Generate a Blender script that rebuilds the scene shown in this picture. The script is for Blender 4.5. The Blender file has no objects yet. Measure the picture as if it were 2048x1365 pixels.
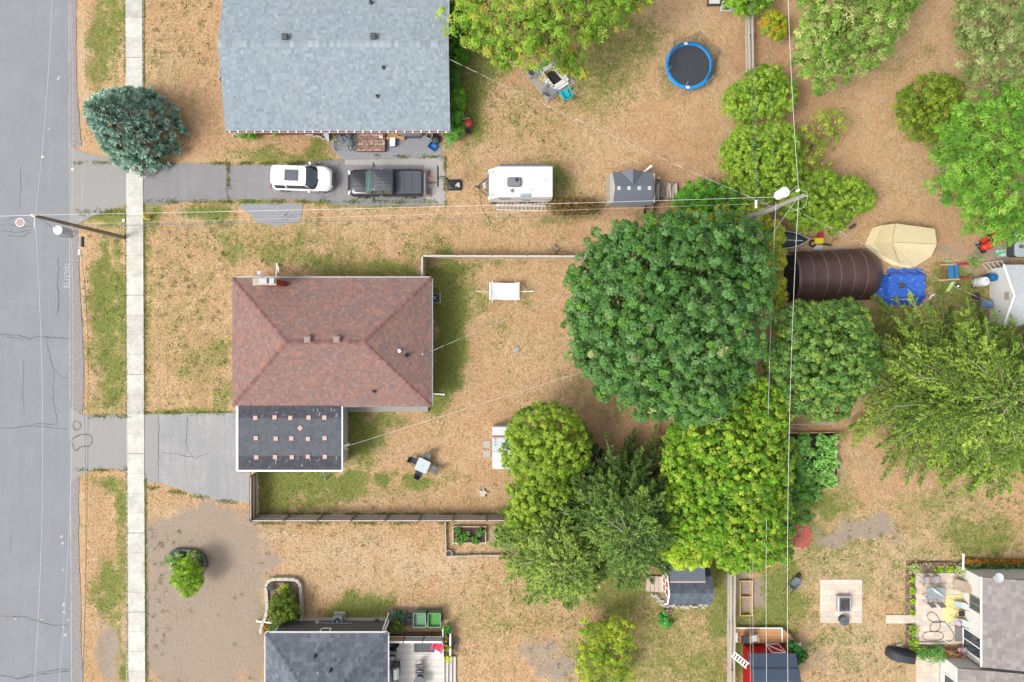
import bpy, bmesh, math, random
import numpy as np
from mathutils import Vector, Matrix
random.seed(7); np.random.seed(7)
R = math.radians
# ------------------------------------------------------------------ camera, sky, sun, exposure
S = 26.5            # photograph pixels per metre on the ground
H = 51.5            # flying height of the camera in metres
NX, NY = 1024.0, 660.0   # the point straight below the camera, in photograph pixels
scene = bpy.context.scene
COL = scene.collection
cam_data = bpy.data.cameras.new('camera')
cam_data.sensor_fit = 'HORIZONTAL'; cam_data.sensor_width = 36.0
cam_data.lens = 36.0 * H * S / 2048.0
cam_data.shift_y = -(682.5 - NY) / 2048.0
cam_data.clip_start = 0.5; cam_data.clip_end = 3000.0
cam = bpy.data.objects.new('camera', cam_data); COL.objects.link(cam)
cam.location = (0, 0, H); cam.rotation_euler = (0, 0, 0)
scene.camera = cam
SUN_EL, SUN_AZ = R(52), R(205)     # azimuth: direction the light comes from, counter-clockwise from +x
world = bpy.data.worlds.new('World'); scene.world = world; world.use_nodes = True
wn = world.node_tree; wn.nodes.clear()
sky = wn.nodes.new('ShaderNodeTexSky'); sky.sky_type = 'NISHITA'; sky.sun_disc = False
sky.sun_elevation = SUN_EL; sky.sun_rotation = R(90) - SUN_AZ
sky.air_density = 1.0; sky.dust_density = 4.0; sky.ozone_density = 1.0
hs = wn.nodes.new('ShaderNodeHueSaturation'); hs.inputs['Saturation'].default_value = 0.22
bg = wn.nodes.new('ShaderNodeBackground'); bg.inputs['Strength'].default_value = 0.15
wo = wn.nodes.new('ShaderNodeOutputWorld')
wn.links.new(sky.outputs[0], hs.inputs['Color']); wn.links.new(hs.outputs[0], bg.inputs['Color']); wn.links.new(bg.outputs[0], wo.inputs[0])
sun_data = bpy.data.lights.new('sun', 'SUN'); sun_data.energy = 1.1; sun_data.angle = R(17); sun_data.color = (1.0, 0.95, 0.87)
sun = bpy.data.objects.new('sun', sun_data); COL.objects.link(sun)
sd = Vector((math.cos(SUN_AZ) * math.cos(SUN_EL), math.sin(SUN_AZ) * math.cos(SUN_EL), math.sin(SUN_EL)))
sun.rotation_euler = sd.to_track_quat('Z', 'Y').to_euler(); sun.location = (-60, -30, 80)
vs = scene.view_settings
vs.view_transform = 'Standard'; vs.look = 'None'; vs.exposure = 1.13; vs.gamma = 1.0; vs.use_curve_mapping = False
scene.cycles.max_bounces = 6; scene.cycles.diffuse_bounces = 3; scene.cycles.glossy_bounces = 2
scene.cycles.transmission_bounces = 4; scene.cycles.transparent_max_bounces = 8
scene.cycles.use_denoising = True

# ------------------------------------------------------------------ helpers
def P(px, py, z=0.0):
    k = (H - z) / (H * S)
    return Vector(((px - NX) * k, -(py - NY) * k, z))

def lin(u):
    u /= 255.0
    return u / 12.92 if u <= 0.04045 else ((u + 0.055) / 1.055) ** 2.4
ALB = 0.56
def c(r, g, b, f=1.0):
    return (min(lin(r) * ALB * f, 0.85), min(lin(g) * ALB * f, 0.85), min(lin(b) * ALB * f, 0.85), 1.0)

def tag(o, label=None, cat=None, group=None, kind=None):
    if label: o['label'] = label
    if cat: o['category'] = cat
    if group: o['group'] = group
    if kind: o['kind'] = kind
    return o

def link(o, parent=None):
    COL.objects.link(o)
    if parent is not None: o.parent = parent
    return o

def thing(name, label, cat, px, py, z=0.0, rz=0.0, group=None):
    o = bpy.data.objects.new(name, None); link(o)
    o.empty_display_size = 0.2
    o.location = P(px, py, z); o.rotation_euler = (0, 0, rz)
    return tag(o, label, cat, group)

def root_matrix(o):
    while o.parent is not None: o = o.parent
    return Matrix.Translation(o.location) @ Matrix.Rotation(o.rotation_euler.z, 4, 'Z')

class MB:
    """collects faces for ONE mesh"""
    def __init__(s): s.v = []; s.f = []; s.c = []; s.has = False
    def add(s, vs_, fs, col=None):
        n = len(s.v); s.v.extend([tuple(v) for v in vs_]); s.f.extend([tuple(i + n for i in f) for f in fs])
        if col is not None: s.has = True
        s.c.extend([col] * len(fs)); return s
    def box(s, x0, x1, y0, y1, z0, z1, col=None):
        return s.add([(x0,y0,z0),(x1,y0,z0),(x1,y1,z0),(x0,y1,z0),(x0,y0,z1),(x1,y0,z1),(x1,y1,z1),(x0,y1,z1)],
                     [(3,2,1,0),(4,5,6,7),(0,1,5,4),(1,2,6,5),(2,3,7,6),(3,0,4,7)], col)
    def bx(s, ctr, size, rz=0, rx=0, ry=0, col=None):
        m = Matrix.Translation(ctr) @ Matrix.Rotation(rz,4,'Z') @ Matrix.Rotation(ry,4,'Y') @ Matrix.Rotation(rx,4,'X')
        hx, hy, hz = [q/2 for q in size]
        p = [m @ Vector(q) for q in ((-hx,-hy,-hz),(hx,-hy,-hz),(hx,hy,-hz),(-hx,hy,-hz),(-hx,-hy,hz),(hx,-hy,hz),(hx,hy,hz),(-hx,hy,hz))]
        return s.add(p, [(3,2,1,0),(4,5,6,7),(0,1,5,4),(1,2,6,5),(2,3,7,6),(3,0,4,7)], col)
    def bar(s, a, b, w, t, up=(0,0,1), col=None):
        a = Vector(a); b = Vector(b); d = (b-a).normalized(); u = Vector(up)
        if abs(d.dot(u)) > 0.98: u = Vector((1,0,0))
        sx = d.cross(u).normalized() * (w/2); n = sx.cross(d).normalized() * (t/2)
        p = [a-sx-n, a+sx-n, a+sx+n, a-sx+n, b-sx-n, b+sx-n, b+sx+n, b-sx+n]
        return s.add(p, [(0,1,2,3),(7,6,5,4),(4,5,1,0),(5,6,2,1),(6,7,3,2),(7,4,0,3)], col)
    def tube(s, pts, r, n=6, col=None, closed=False):
        pts = [Vector(p) for p in pts]; m = len(pts)
        rr = r if isinstance(r, (list, tuple)) else [r]*m
        vs_ = []; fs = []
        for i, p in enumerate(pts):
            a = pts[(i-1) % m] if (closed or i > 0) else pts[i]; b = pts[(i+1) % m] if (closed or i < m-1) else pts[i]
            d = (b-a)
            d = d.normalized() if d.length > 1e-9 else Vector((0,0,1))
            u = Vector((0,0,1)) if abs(d.z) < 0.95 else Vector((1,0,0))
            x = d.cross(u).normalized(); y = d.cross(x).normalized()
            for k in range(n):
                t = 2*math.pi*k/n
                vs_.append(p + x*(rr[i]*math.cos(t)) + y*(rr[i]*math.sin(t)))
        for i in range(m if closed else m-1):
            j = (i+1) % m
            for k in range(n):
                k2 = (k+1) % n
                fs.append((i*n+k, i*n+k2, j*n+k2, j*n+k))
        if not closed:
            fs.append(tuple(reversed(range(n)))); fs.append(tuple(range((m-1)*n, m*n)))
        return s.add(vs_, fs, col)
    def prism(s, pts, z0, z1, col=None):
        n = len(pts)
        vs_ = [(p[0],p[1],z0) for p in pts] + [(p[0],p[1],z1) for p in pts]
        fs = [tuple(reversed(range(n))), tuple(range(n, 2*n))] + [(i,(i+1)%n,n+(i+1)%n,n+i) for i in range(n)]
        return s.add(vs_, fs, col)
    def loft(s, rings, cap0=True, cap1=True, col=None):
        n = len(rings[0]); vs_ = [v for r in rings for v in r]; fs = []
        for i in range(len(rings)-1):
            for k in range(n):
                fs.append((i*n+k, i*n+(k+1)%n, (i+1)*n+(k+1)%n, (i+1)*n+k))
        if cap0: fs.append(tuple(reversed(range(n))))
        if cap1: fs.append(tuple(range((len(rings)-1)*n, len(rings)*n)))
        return s.add(vs_, fs, col)
    def lathe(s, prof, ctr=(0,0,0), n=16, col=None, cap0=True, cap1=True):
        return s.loft([[(ctr[0]+r*math.cos(2*math.pi*k/n), ctr[1]+r*math.sin(2*math.pi*k/n), ctr[2]+z) for k in range(n)] for r, z in prof], cap0, cap1, col)
    def disc(s, ctr, r, n=16, z=0, col=None):
        return s.add([(ctr[0]+r*math.cos(2*math.pi*k/n), ctr[1]+r*math.sin(2*math.pi*k/n), ctr[2]+z) for k in range(n)], [tuple(range(n))], col)
    def blob(s, ctr, rad, jit=0.18, sub=2, seed=0, col=None, flat=None):
        bm = bmesh.new(); bmesh.ops.create_icosphere(bm, subdivisions=sub, radius=1.0)
        rnd = random.Random(seed); vs_ = []
        ph = [rnd.uniform(0,6.28) for _ in range(6)]
        for v in bm.verts:
            q = v.co; k = 1 + jit*(math.sin(2.1*q.x+ph[0]+1.7*q.y)+math.sin(2.7*q.y+ph[1]-2*q.z)+math.sin(3.1*q.z+ph[2]+2.3*q.x))/2 + rnd.uniform(-jit,jit)*0.25
            z = q.z*k*rad[2]
            if flat is not None: z = max(z, flat)
            vs_.append((ctr[0]+q.x*k*rad[0], ctr[1]+q.y*k*rad[1], ctr[2]+z))
        fs = [[v.index for v in f.verts] for f in bm.faces]; bm.free()
        return s.add(vs_, fs, col)
    def mesh(s, name):
        me = bpy.data.meshes.new(name); me.from_pydata(s.v, [], s.f)
        if s.has:
            at = me.color_attributes.new('Col', 'FLOAT_COLOR', 'CORNER')
            buf = []
            for f, cc in zip(s.f, s.c):
                cc = cc if cc is not None else (0.5,0.5,0.5,1.0)
                buf.extend((list(cc[:3]) + [1.0]) * len(f))
            at.data.foreach_set('color', buf)
        return me
    def build(s, name, mat, parent=None, world=False, bevel=0.0, smooth=False, kind=None, seg=2):
        if world and parent is not None:
            mi = root_matrix(parent).inverted(); s.v = [tuple(mi @ Vector(v)) for v in s.v]
        me = s.mesh(name)
        me.materials.append(mat)
        if smooth:
            me.polygons.foreach_set('use_smooth', [True]*len(me.polygons))
            if hasattr(me, 'set_sharp_from_angle'): me.set_sharp_from_angle(angle=R(38))
        o = bpy.data.objects.new(name, me); link(o, parent)
        if bevel > 0:
            b = o.modifiers.new('bevel', 'BEVEL'); b.width = bevel; b.segments = seg; b.limit_method = 'ANGLE'; b.angle_limit = R(40)
        if kind: o['kind'] = kind
        return o

def dup(o, loc=None, rz=None, parent=None, label=None):
    q = o.copy(); COL.objects.link(q)
    if parent is not None: q.parent = parent
    if loc is not None: q.location = loc
    if rz is not None: q.rotation_euler = (0,0,rz)
    if label: q['label'] = label
    for ch in list(o.children): dup(ch, parent=q)
    return q

def rrect(x0, x1, y0, y1, rl, rr, n=5):
    """rounded rectangle outline, rl radius at the x0 end, rr at the x1 end"""
    pts = []
    for cx_, cy_, a0, r in ((x1-rr, y1-rr, 0, rr), (x0+rl, y1-rl, 90, rl), (x0+rl, y0+rl, 180, rl), (x1-rr, y0+rr, 270, rr)):
        for k in range(n+1):
            a = R(a0 + 90*k/n); pts.append((cx_ + r*math.cos(a), cy_ + r*math.sin(a)))
    return pts
def ring(pts, z): return [(p[0], p[1], z) for p in pts]
def circ(r, n=16, cx_=0, cy_=0): return [(cx_+r*math.cos(2*math.pi*k/n), cy_+r*math.sin(2*math.pi*k/n)) for k in range(n)]
def lerp(a, b, t): return a + (b - a) * t
def poly_px(pts, z=0.0): return [tuple(P(x, y, z))[:2] for x, y in pts]

# ------------------------------------------------------------------ materials
MATS = {}
def mat(name, col, rough=0.8, var=0.12, scale=6.0, bump=0.0, metal=0.0, attr=False, spec=0.3, col2=None, coat=0.0, alpha=1.0, coords='Object', detail=4.0, bscale=None):
    if name in MATS: return MATS[name]
    m = bpy.data.materials.new(name); m.use_nodes = True; nt = m.node_tree; N = nt.nodes; L = nt.links
    b = N['Principled BSDF']; b.inputs['Roughness'].default_value = rough; b.inputs['Metallic'].default_value = metal
    b.inputs['Specular IOR Level'].default_value = spec
    if coat: b.inputs['Coat Weight'].default_value = coat; b.inputs['Coat Roughness'].default_value = 0.08
    if alpha < 1: b.inputs['Alpha'].default_value = alpha
    tc = N.new('ShaderNodeTexCoord'); nz = N.new('ShaderNodeTexNoise'); nz.inputs['Scale'].default_value = scale; nz.inputs['Detail'].default_value = detail
    L.new(tc.outputs[coords], nz.inputs['Vector'])
    if attr:
        src = N.new('ShaderNodeVertexColor'); src.layer_name = 'Col'; base = src.outputs['Color']
    else:
        src = N.new('ShaderNodeRGB'); src.outputs[0].default_value = col; base = src.outputs[0]
    if col2 is not None:
        mx = N.new('ShaderNodeMix'); mx.data_type = 'RGBA'; rp = N.new('ShaderNodeValToRGB'); rp.color_ramp.elements[0].position = 0.4; rp.color_ramp.elements[1].position = 0.62
        L.new(nz.outputs['Fac'], rp.inputs[0]); L.new(rp.outputs[0], mx.inputs[0]); L.new(base, mx.inputs[6]); mx.inputs[7].default_value = col2; base = mx.outputs[2]
    mr = N.new('ShaderNodeMapRange'); mr.inputs['From Min'].default_value = 0.3; mr.inputs['From Max'].default_value = 0.7; mr.inputs['To Min'].default_value = 1-var; mr.inputs['To Max'].default_value = 1+var
    nz2 = N.new('ShaderNodeTexNoise'); nz2.inputs['Scale'].default_value = scale*3.7; nz2.inputs['Detail'].default_value = 5; L.new(tc.outputs[coords], nz2.inputs['Vector'])
    L.new(nz2.outputs['Fac'], mr.inputs['Value'])
    mul = N.new('ShaderNodeVectorMath'); mul.operation = 'SCALE'; L.new(base, mul.inputs[0]); L.new(mr.outputs[0], mul.inputs['Scale'])
    L.new(mul.outputs[0], b.inputs['Base Color'])
    if bump:
        bp = N.new('ShaderNodeBump'); bp.inputs['Strength'].default_value = min(1.0, bump); bp.inputs['Distance'].default_value = 0.02
        bn = N.new('ShaderNodeTexNoise'); bn.inputs['Scale'].default_value = bscale or scale*5; bn.inputs['Detail'].default_value = 6; L.new(tc.outputs[coords], bn.inputs['Vector'])
        L.new(bn.outputs['Fac'], bp.inputs['Height']); L.new(bp.outputs[0], b.inputs['Normal'])
    MATS[name] = m; return m

def leaf_mat(name, trans=0.38, rough=0.55):
    if name in MATS: return MATS[name]
    m = bpy.data.materials.new(name); m.use_nodes = True; nt = m.node_tree; N = nt.nodes; L = nt.links
    b = N['Principled BSDF']; b.inputs['Roughness'].default_value = rough; b.inputs['Specular IOR Level'].default_value = 0.25
    a = N.new('ShaderNodeVertexColor'); a.layer_name = 'Col'
    t = N.new('ShaderNodeBsdfTranslucent'); mx = N.new('ShaderNodeMixShader'); mx.inputs[0].default_value = trans
    L.new(a.outputs[0], b.inputs['Base Color']); L.new(a.outputs[0], t.inputs[0])
    L.new(b.outputs[0], mx.inputs[1]); L.new(t.outputs[0], mx.inputs[2]); L.new(mx.outputs[0], N['Material Output'].inputs[0])
    MATS[name] = m; return m
M_LEAF = leaf_mat('leaf')
M_NEEDLE = leaf_mat('needle', 0.15, 0.6)
M_BARK = mat('bark', c(120,105,92), 0.9, 0.3, 5, 0.6)
M_TWIG = mat('twig', c(165,152,138), 0.9, 0.25, 9)
M_CONC = mat('concrete', c(224,221,212), 0.9, 0.05, 1.2, 0.15, col2=c(226,224,216))
M_WHITE = mat('white_paint', (0.8,0.8,0.79,1), 0.5, 0.04, 3)
M_BLACK = mat('black_plastic', (0.018,0.019,0.021,1), 0.5, 0.15, 6)
M_DGREY = mat('dark_grey', (0.05,0.053,0.058,1), 0.6, 0.12, 6)
M_GREY = mat('grey_plastic', c(140,145,150), 0.6, 0.1, 6)
M_LGREY = mat('light_grey', c(200,203,206), 0.6, 0.08, 5)
M_GALV = mat('galvanised_steel', (0.45,0.46,0.47,1), 0.4, 0.1, 6, metal=0.7)
M_ALU = mat('aluminium', (0.6,0.61,0.62,1), 0.4, 0.08, 6, metal=0.5)
M_RUBBER = mat('rubber', (0.02,0.02,0.02,1), 0.8, 0.2, 8)
M_GLASS = mat('window_glass', (0.03,0.045,0.05,1), 0.05, 0.1, 2, spec=0.8)
M_WOOD = mat('weathered_wood', c(196,186,170), 0.85, 0.2, 4, 0.3)
M_CEDAR = mat('cedar_wood', c(214,168,122), 0.8, 0.18, 4, 0.2)
M_BROWNWOOD = mat('brown_wood', c(150,112,88), 0.85, 0.25, 4, 0.3)
# ------------------------------------------------------------------ ground
def vnoise(x, y, cell, seed):
    g = np.random.RandomState(seed).rand(256, 256)
    u = x/cell + 1000; v = y/cell + 1000
    i = np.floor(u).astype(int); j = np.floor(v).astype(int); fu = u-i; fv = v-j
    fu = fu*fu*(3-2*fu); fv = fv*fv*(3-2*fv)
    a = g[i%256, j%256]; b = g[(i+1)%256, j%256]; d = g[i%256, (j+1)%256]; e = g[(i+1)%256, (j+1)%256]
    return (a*(1-fu)+b*fu)*(1-fv) + (d*(1-fu)+e*fu)*fv
def fbm(x, y, cell, seed, n=4):
    t = 0; w = 0
    for k in range(n):
        t = t + vnoise(x, y, cell/2**k, seed+k)*0.55**k; w += 0.55**k
    return t/w

# blobs: px, py, rx, ry, strength
GREEN = [  # living grass
 (208,60,34,110,.8),(205,120,30,60,.8),(212,20,30,60,.8),(232,80,14,160,.45),(176,250,20,60,-.4),(200,440,60,26,1.0),(228,428,28,22,1.1),(210,600,26,160,.95),(240,600,14,190,.8),(215,760,34,90,.8),(240,760,14,70,.9),
 (210,965,50,26,.9),(240,1010,14,60,.9),(215,1180,26,70,.9),(243,1130,12,110,.7),(235,1280,16,60,.8),(250,1340,16,40,.9),
 (300,430,22,60,.7),(297,600,12,250,.5),(410,425,60,22,.9),(450,440,50,50,.5),(470,500,36,40,.7),(350,660,70,60,.25),(400,730,60,80,.5),(440,700,30,50,.6),(455,790,30,40,.6),(370,822,90,8,.8),
 (560,315,110,18,.75),(640,300,40,24,.9),(660,322,24,10,1.1),(520,405,60,10,1.0),(640,400,60,10,.8),(740,407,120,9,.8),(800,404,60,8,.8),(500,302,60,10,.6),
 (560,510,60,40,.7),(660,530,90,36,.75),(780,535,80,26,.8),(700,500,60,26,.4),(850,470,60,26,.3),(835,500,40,30,.4),
 (892,650,42,180,1.25),(905,545,60,40,1.0),(880,760,30,70,1.15),(930,580,50,60,.6),(1000,645,30,30,.4),(1010,525,60,14,.4),(1050,600,20,20,.4),(1000,690,20,20,.4),(1045,690,24,24,.3),
 (720,870,50,70,.95),(705,850,30,40,1.2),(760,850,60,40,.7),(600,965,90,36,1.2),(690,975,60,40,1.1),(560,985,50,50,.9),(530,960,26,40,.9),(640,1000,60,20,.7),(775,957,26,20,1.1),(840,965,26,18,1.2),(800,945,14,8,.7),(880,960,40,16,.4),(520,1010,20,30,.6),
 (720,1225,70,40,1.2),(760,1205,50,30,1.0),(500,1240,40,60,.85),(480,1270,30,40,.8),(510,1200,20,40,.5),(690,1240,40,20,.8),
 (920,120,44,200,.95),(925,220,50,60,1.0),(960,255,44,40,.8),(960,150,50,60,.8),(1190,140,100,90,.6),(1250,80,90,80,.6),(1050,230,50,50,.35),(1190,200,90,50,.35),(1300,60,40,60,.3),(1090,260,90,40,.25),(1330,170,20,30,.4),
 (1115,345,26,30,.8),(1125,375,30,40,.6),(1000,440,60,26,.3),(1130,445,80,24,.5),(1290,430,40,16,.5),(1000,500,40,20,.3),
 (1150,780,60,50,.3),(1260,800,60,60,.3),(905,950,30,16,.3),
 (960,1200,80,60,.25),(1060,1220,40,40,.3),(1250,1190,100,60,.8),(1330,1260,120,70,.55),(1400,1160,50,60,1.0),(1300,1330,140,60,.6),(1440,1200,30,120,.9),(1180,1340,60,40,.9),(1140,1290,30,20,.5),
 (1520,1180,70,40,.9),(1540,1230,60,60,.95),(1500,1240,40,80,.8),(1590,1130,40,30,.8),(1560,1290,30,40,.8),(1480,1300,20,80,.9),(1460,1210,20,80,.7),
 (1630,1060,26,30,.9),(1700,1050,30,40,.5),(1660,1005,70,30,.9),(1690,960,40,60,.4),(1900,1010,140,30,.5),(1960,1090,90,40,.8),(2000,1060,60,40,.6),(1850,1110,60,30,.4),(1800,1250,30,120,.3),(1760,1160,60,60,.3),(1640,1290,26,30,.5),(1880,1010,200,14,.4),(1620,1180,30,50,.4),
 (1905,570,60,40,.9),(1925,600,60,40,.9),(1760,640,40,30,.5),(1900,540,60,14,.4),(1790,480,40,40,.0),(1700,530,30,20,.2),(1860,110,20,20,.4),(1800,130,60,30,.3),
]
GREEN += [(1560,1200,80,80,.9),(1660,1090,80,60,.5),(1960,1080,110,50,.75),(1420,1330,60,60,.7),(1700,1130,160,90,.38),(1900,1060,160,60,.42),(1700,1300,90,70,.35),(1000,1230,160,70,.36),(1330,1300,200,90,.42),(560,470,200,60,.34),(360,600,90,160,.3),(620,1060,300,40,.16),(1100,250,120,90,.26),(350,90,80,120,.22),(760,980,90,30,.4)]
SOIL = [(410,1110,140,110,1.3),(400,1240,140,160,1.4),(340,1060,80,40,1.2),(470,1060,70,40,1.1),(520,1130,50,24,.8),(500,1340,40,80,.8),(215,1310,36,60,1.0),(200,1250,26,50,.5),(480,1180,40,60,.8),
 (1712,1066,88,28,1.3),(1480,1165,40,40,1.2),(1500,1190,26,50,.9),(1920,490,40,30,.6),(1990,500,60,40,1.0),(1960,550,40,40,.6),(1080,1310,40,50,.7),(1110,1350,60,30,.9),(1130,1280,20,30,.5),(950,1030,30,16,.0),(985,1080,24,40,.6),(1730,1330,60,60,.35),(1640,1330,40,40,.5),(1480,1230,14,20,.6)]
PALE = [(1760,1120,220,110,.75),(1720,1290,120,80,.8),(1900,1040,150,60,.5),(700,1130,260,70,.6),(900,1250,120,90,.4),(560,1080,70,30,.9),(700,1100,140,40,.8),(850,1130,130,40,.8),(900,1180,80,40,.5),(960,1130,60,50,.5),(385,430,50,20,1.1),(600,1140,60,30,.5),(1100,1320,60,40,.7),(340,1020,50,16,.6),(760,1010,120,26,.5),(950,900,70,50,.4),(830,900,60,40,.35),(200,340,16,60,.5),(168,130,14,130,.8),(172,600,10,60,.8),(246,200,10,150,.4),(330,130,50,110,.5),(420,170,40,60,.3),(320,760,40,40,.4),(1000,310,120,40,.45),(1170,290,90,50,.4),(1250,400,60,60,.0),(1380,40,60,40,.5),(1400,240,50,60,.3),(1750,120,80,60,.3),(1780,330,60,60,.4),(1760,210,40,60,.4),(1880,420,60,40,.3),(1740,950,60,80,.4),(1720,1280,80,80,.7),(1800,1330,60,60,.5),(1850,1070,90,40,.4),(1650,1120,60,30,.6),(900,740,60,50,.3),(350,540,50,60,.3),(700,440,150,26,.4),(880,460,40,20,.4)]
LITTER = [(1170,1230,50,40,.5),(1120,1240,50,30,.4),(1400,420,120,60,.8),(1300,430,90,50,.6),(1520,120,70,60,.9),(1600,190,60,60,.8),(1400,300,50,110,.6),(1330,340,60,80,.6),(1300,860,70,80,.7),(1230,830,80,70,.5),(1640,250,60,60,.6),(1650,330,60,50,.5),(1800,640,60,60,.8),(1900,450,90,50,.5),(1180,700,90,160,.35),(1260,790,60,40,.5),(1180,440,120,40,.5),(430,255,60,60,.45),(930,180,30,60,.2),(1930,960,100,40,.35),(1600,480,100,40,.5),(1150,820,60,40,.4),(1560,40,60,60,.6),(1620,860,100,30,.6),(1210,1240,60,40,.3)]
gx = np.concatenate([[-1500,-600,-250,-120,-70], np.arange(-46, 46.01, 0.22), [70,120,250,600,1500]])
gy = np.concatenate([[-1500,-600,-250,-120,-60], np.arange(-31, 29.01, 0.22), [60,120,250,600,1500]])
GX, GY = np.meshgrid(gx, gy)
PXg = GX*S + NX; PYg = -GY*S + NY
wx = (fbm(GX, GY, 2.0, 11, 5)-0.5)*80; wy = (fbm(GX, GY, 2.0, 31, 5)-0.5)*80
def paint(blobs):
    a = np.zeros_like(GX)
    for px, py, rx, ry, s in blobs:
        if s == 0: continue
        d = np.sqrt(((PXg+wx*min(1,rx/30)-px)/rx)**2 + ((PYg+wy*min(1,ry/30)-py)/ry)**2)
        t = np.clip((1.45-d)/1.15, 0, 1); t = t*t*(3-2*t)
        a = np.maximum(a, t*s) if s > 0 else a*(1-t*-s)
    return a
chan = {'green': paint(GREEN)*1.18+.03, 'soil': paint(SOIL), 'pale': paint(PALE), 'litter': paint(LITTER)}
nxg, nyg = len(gx), len(gy)
gz = (fbm(GX, GY, 1.2, 5)-0.5)*0.05
ditch = np.exp(-((PXg-(206+PYg*0.006))/22.0)**2) * ((PYg<270)|((PYg>455)&(PYg<800))|(PYg>960))
gz = gz - 0.12*ditch - 0.03
far = (np.abs(GX) > 47) | (np.abs(GY) > 32); gz[far] = -0.05
me = bpy.data.meshes.new('ground')
idx = np.arange(nxg*nyg).reshape(nyg, nxg)
quads = np.stack([idx[:-1,:-1], idx[:-1,1:], idx[1:,1:], idx[1:,:-1]], -1).reshape(-1, 4)
me.vertices.add(nxg*nyg); me.vertices.foreach_set('co', np.stack([GX,GY,gz],-1).ravel())
me.loops.add(len(quads)*4); me.loops.foreach_set('vertex_index', quads.ravel())
me.polygons.add(len(quads)); me.polygons.foreach_set('loop_start', np.arange(len(quads))*4); me.polygons.foreach_set('loop_total', np.full(len(quads),4))
me.polygons.foreach_set('use_smooth', np.ones(len(quads), bool))
me.update()
for k, a in chan.items():
    at = me.attributes.new(k, 'FLOAT', 'POINT'); at.data.foreach_set('value', a.ravel().astype(np.float32))
def ground_material():
    m = bpy.data.materials.new('lawn'); m.use_nodes = True; nt = m.node_tree; N = nt.nodes; L = nt.links
    b = N['Principled BSDF']; b.inputs['Roughness'].default_value = 0.95; b.inputs['Specular IOR Level'].default_value = 0.1
    tc = N.new('ShaderNodeTexCoord')
    def noise(scale, det=4, rough=0.6, vec=None):
        n = N.new('ShaderNodeTexNoise'); n.inputs['Scale'].default_value = scale; n.inputs['Detail'].default_value = det; n.inputs['Roughness'].default_value = rough
        L.new(vec or tc.outputs['Object'], n.inputs['Vector']); return n.outputs['Fac']
    def ramp(v, p0, p1, c0=(0,0,0,1), c1=(1,1,1,1)):
        r = N.new('ShaderNodeValToRGB'); r.color_ramp.elements[0].position = p0; r.color_ramp.elements[1].position = p1
        r.color_ramp.elements[0].color = c0; r.color_ramp.elements[1].color = c1; L.new(v, r.inputs[0]); return r.outputs[0]
    def mixc(f, a, bb):
        x = N.new('ShaderNodeMix'); x.data_type = 'RGBA'
        if isinstance(f, float): x.inputs[0].default_value = f
        else: L.new(f, x.inputs[0])
        for i, q in ((6, a), (7, bb)):
            if isinstance(q, tuple): x.inputs[i].default_value = q
            else: L.new(q, x.inputs[i])
        return x.outputs[2]
    def math_(op, a, bb):
        x = N.new('ShaderNodeMath'); x.operation = op
        for i, q in ((0, a), (1, bb)):
            if isinstance(q, (int, float)): x.inputs[i].default_value = q
            else: L.new(q, x.inputs[i])
        return x.outputs[0]
    def attr(n):
        a = N.new('ShaderNodeAttribute'); a.attribute_name = n; return a.outputs['Fac']
    n_big = noise(0.22, 5); n_mid = noise(1.1, 5, .65); n_s = noise(4.5, 5, .7); n_f = noise(13, 4, .75); n_ff = noise(34, 3, .7)
    # stretched noise reads as lying straw
    mp = N.new('ShaderNodeMapping'); mp.inputs['Scale'].default_value = (9, 26, 9); mp.inputs['Rotation'].default_value = (0,0,0.6); L.new(tc.outputs['Object'], mp.inputs[0])
    n_straw = noise(1.0, 4, .7, mp.outputs[0])
    mp2 = N.new('ShaderNodeMapping'); mp2.inputs['Scale'].default_value = (28, 8, 9); mp2.inputs['Rotation'].default_value = (0,0,0.3); L.new(tc.outputs['Object'], mp2.inputs[0])
    n_straw2 = noise(1.0, 4, .7, mp2.outputs[0])
    tone = mixc(ramp(n_big, .38, .62), c(207,160,112), c(227,192,147))
    tone = mixc(math_('MULTIPLY', ramp(noise(.45, 6, .7), .5, .7), .5), tone, c(184,154,98))
    tone = mixc(math_('MULTIPLY', ramp(noise(.7, 6, .7), .48, .66), .7), tone, c(233,203,163))
    dry = mixc(math_('MULTIPLY', ramp(n_mid, .36, .7), .55), tone, c(211,167,121))
    dry = mixc(math_('MULTIPLY', ramp(n_s, .42, .64), .6), dry, c(197,152,106))
    dry = mixc(math_('MULTIPLY', ramp(n_straw, .48, .66), 0.9), dry, c(241,214,177))
    dry = mixc(math_('MULTIPLY', ramp(n_straw2, .52, .66), 0.7), dry, c(166,124,80))
    dry = mixc(math_('MULTIPLY', ramp(n_f, .54, .7), 0.5), dry, c(158,134,80))
    pale = mixc(ramp(n_straw, .4, .6), c(208,180,142), c(232,208,174))
    dry = mixc(math_('MULTIPLY', ramp(math_('ADD', attr('pale'), math_('MULTIPLY', math_('SUBTRACT', n_mid, .5), 1.2)), .3, 1.0), 0.8), dry, pale)
    lit = mixc(ramp(n_f, .42, .6), c(182,138,104), c(214,168,130))
    dry = mixc(math_('MULTIPLY', ramp(math_('ADD', attr('litter'), math_('MULTIPLY', math_('SUBTRACT', n_mid, .5), .9)), .2, .9), 0.85), dry, lit)
    gr = mixc(ramp(n_s, .38, .62), c(108,128,50), c(146,150,74))
    gr = mixc(ramp(n_f, .45, .65), gr, c(96,132,44))
    gr = mixc(math_('MULTIPLY', ramp(n_straw, .5, .68), 0.7), gr, c(196,178,114))
    g = math_('ADD', attr('green'), math_('MULTIPLY', math_('SUBTRACT', n_mid, .5), 1.9))
    g = math_('ADD', g, math_('MULTIPLY', math_('SUBTRACT', n_s, .5), 1.5))
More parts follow.
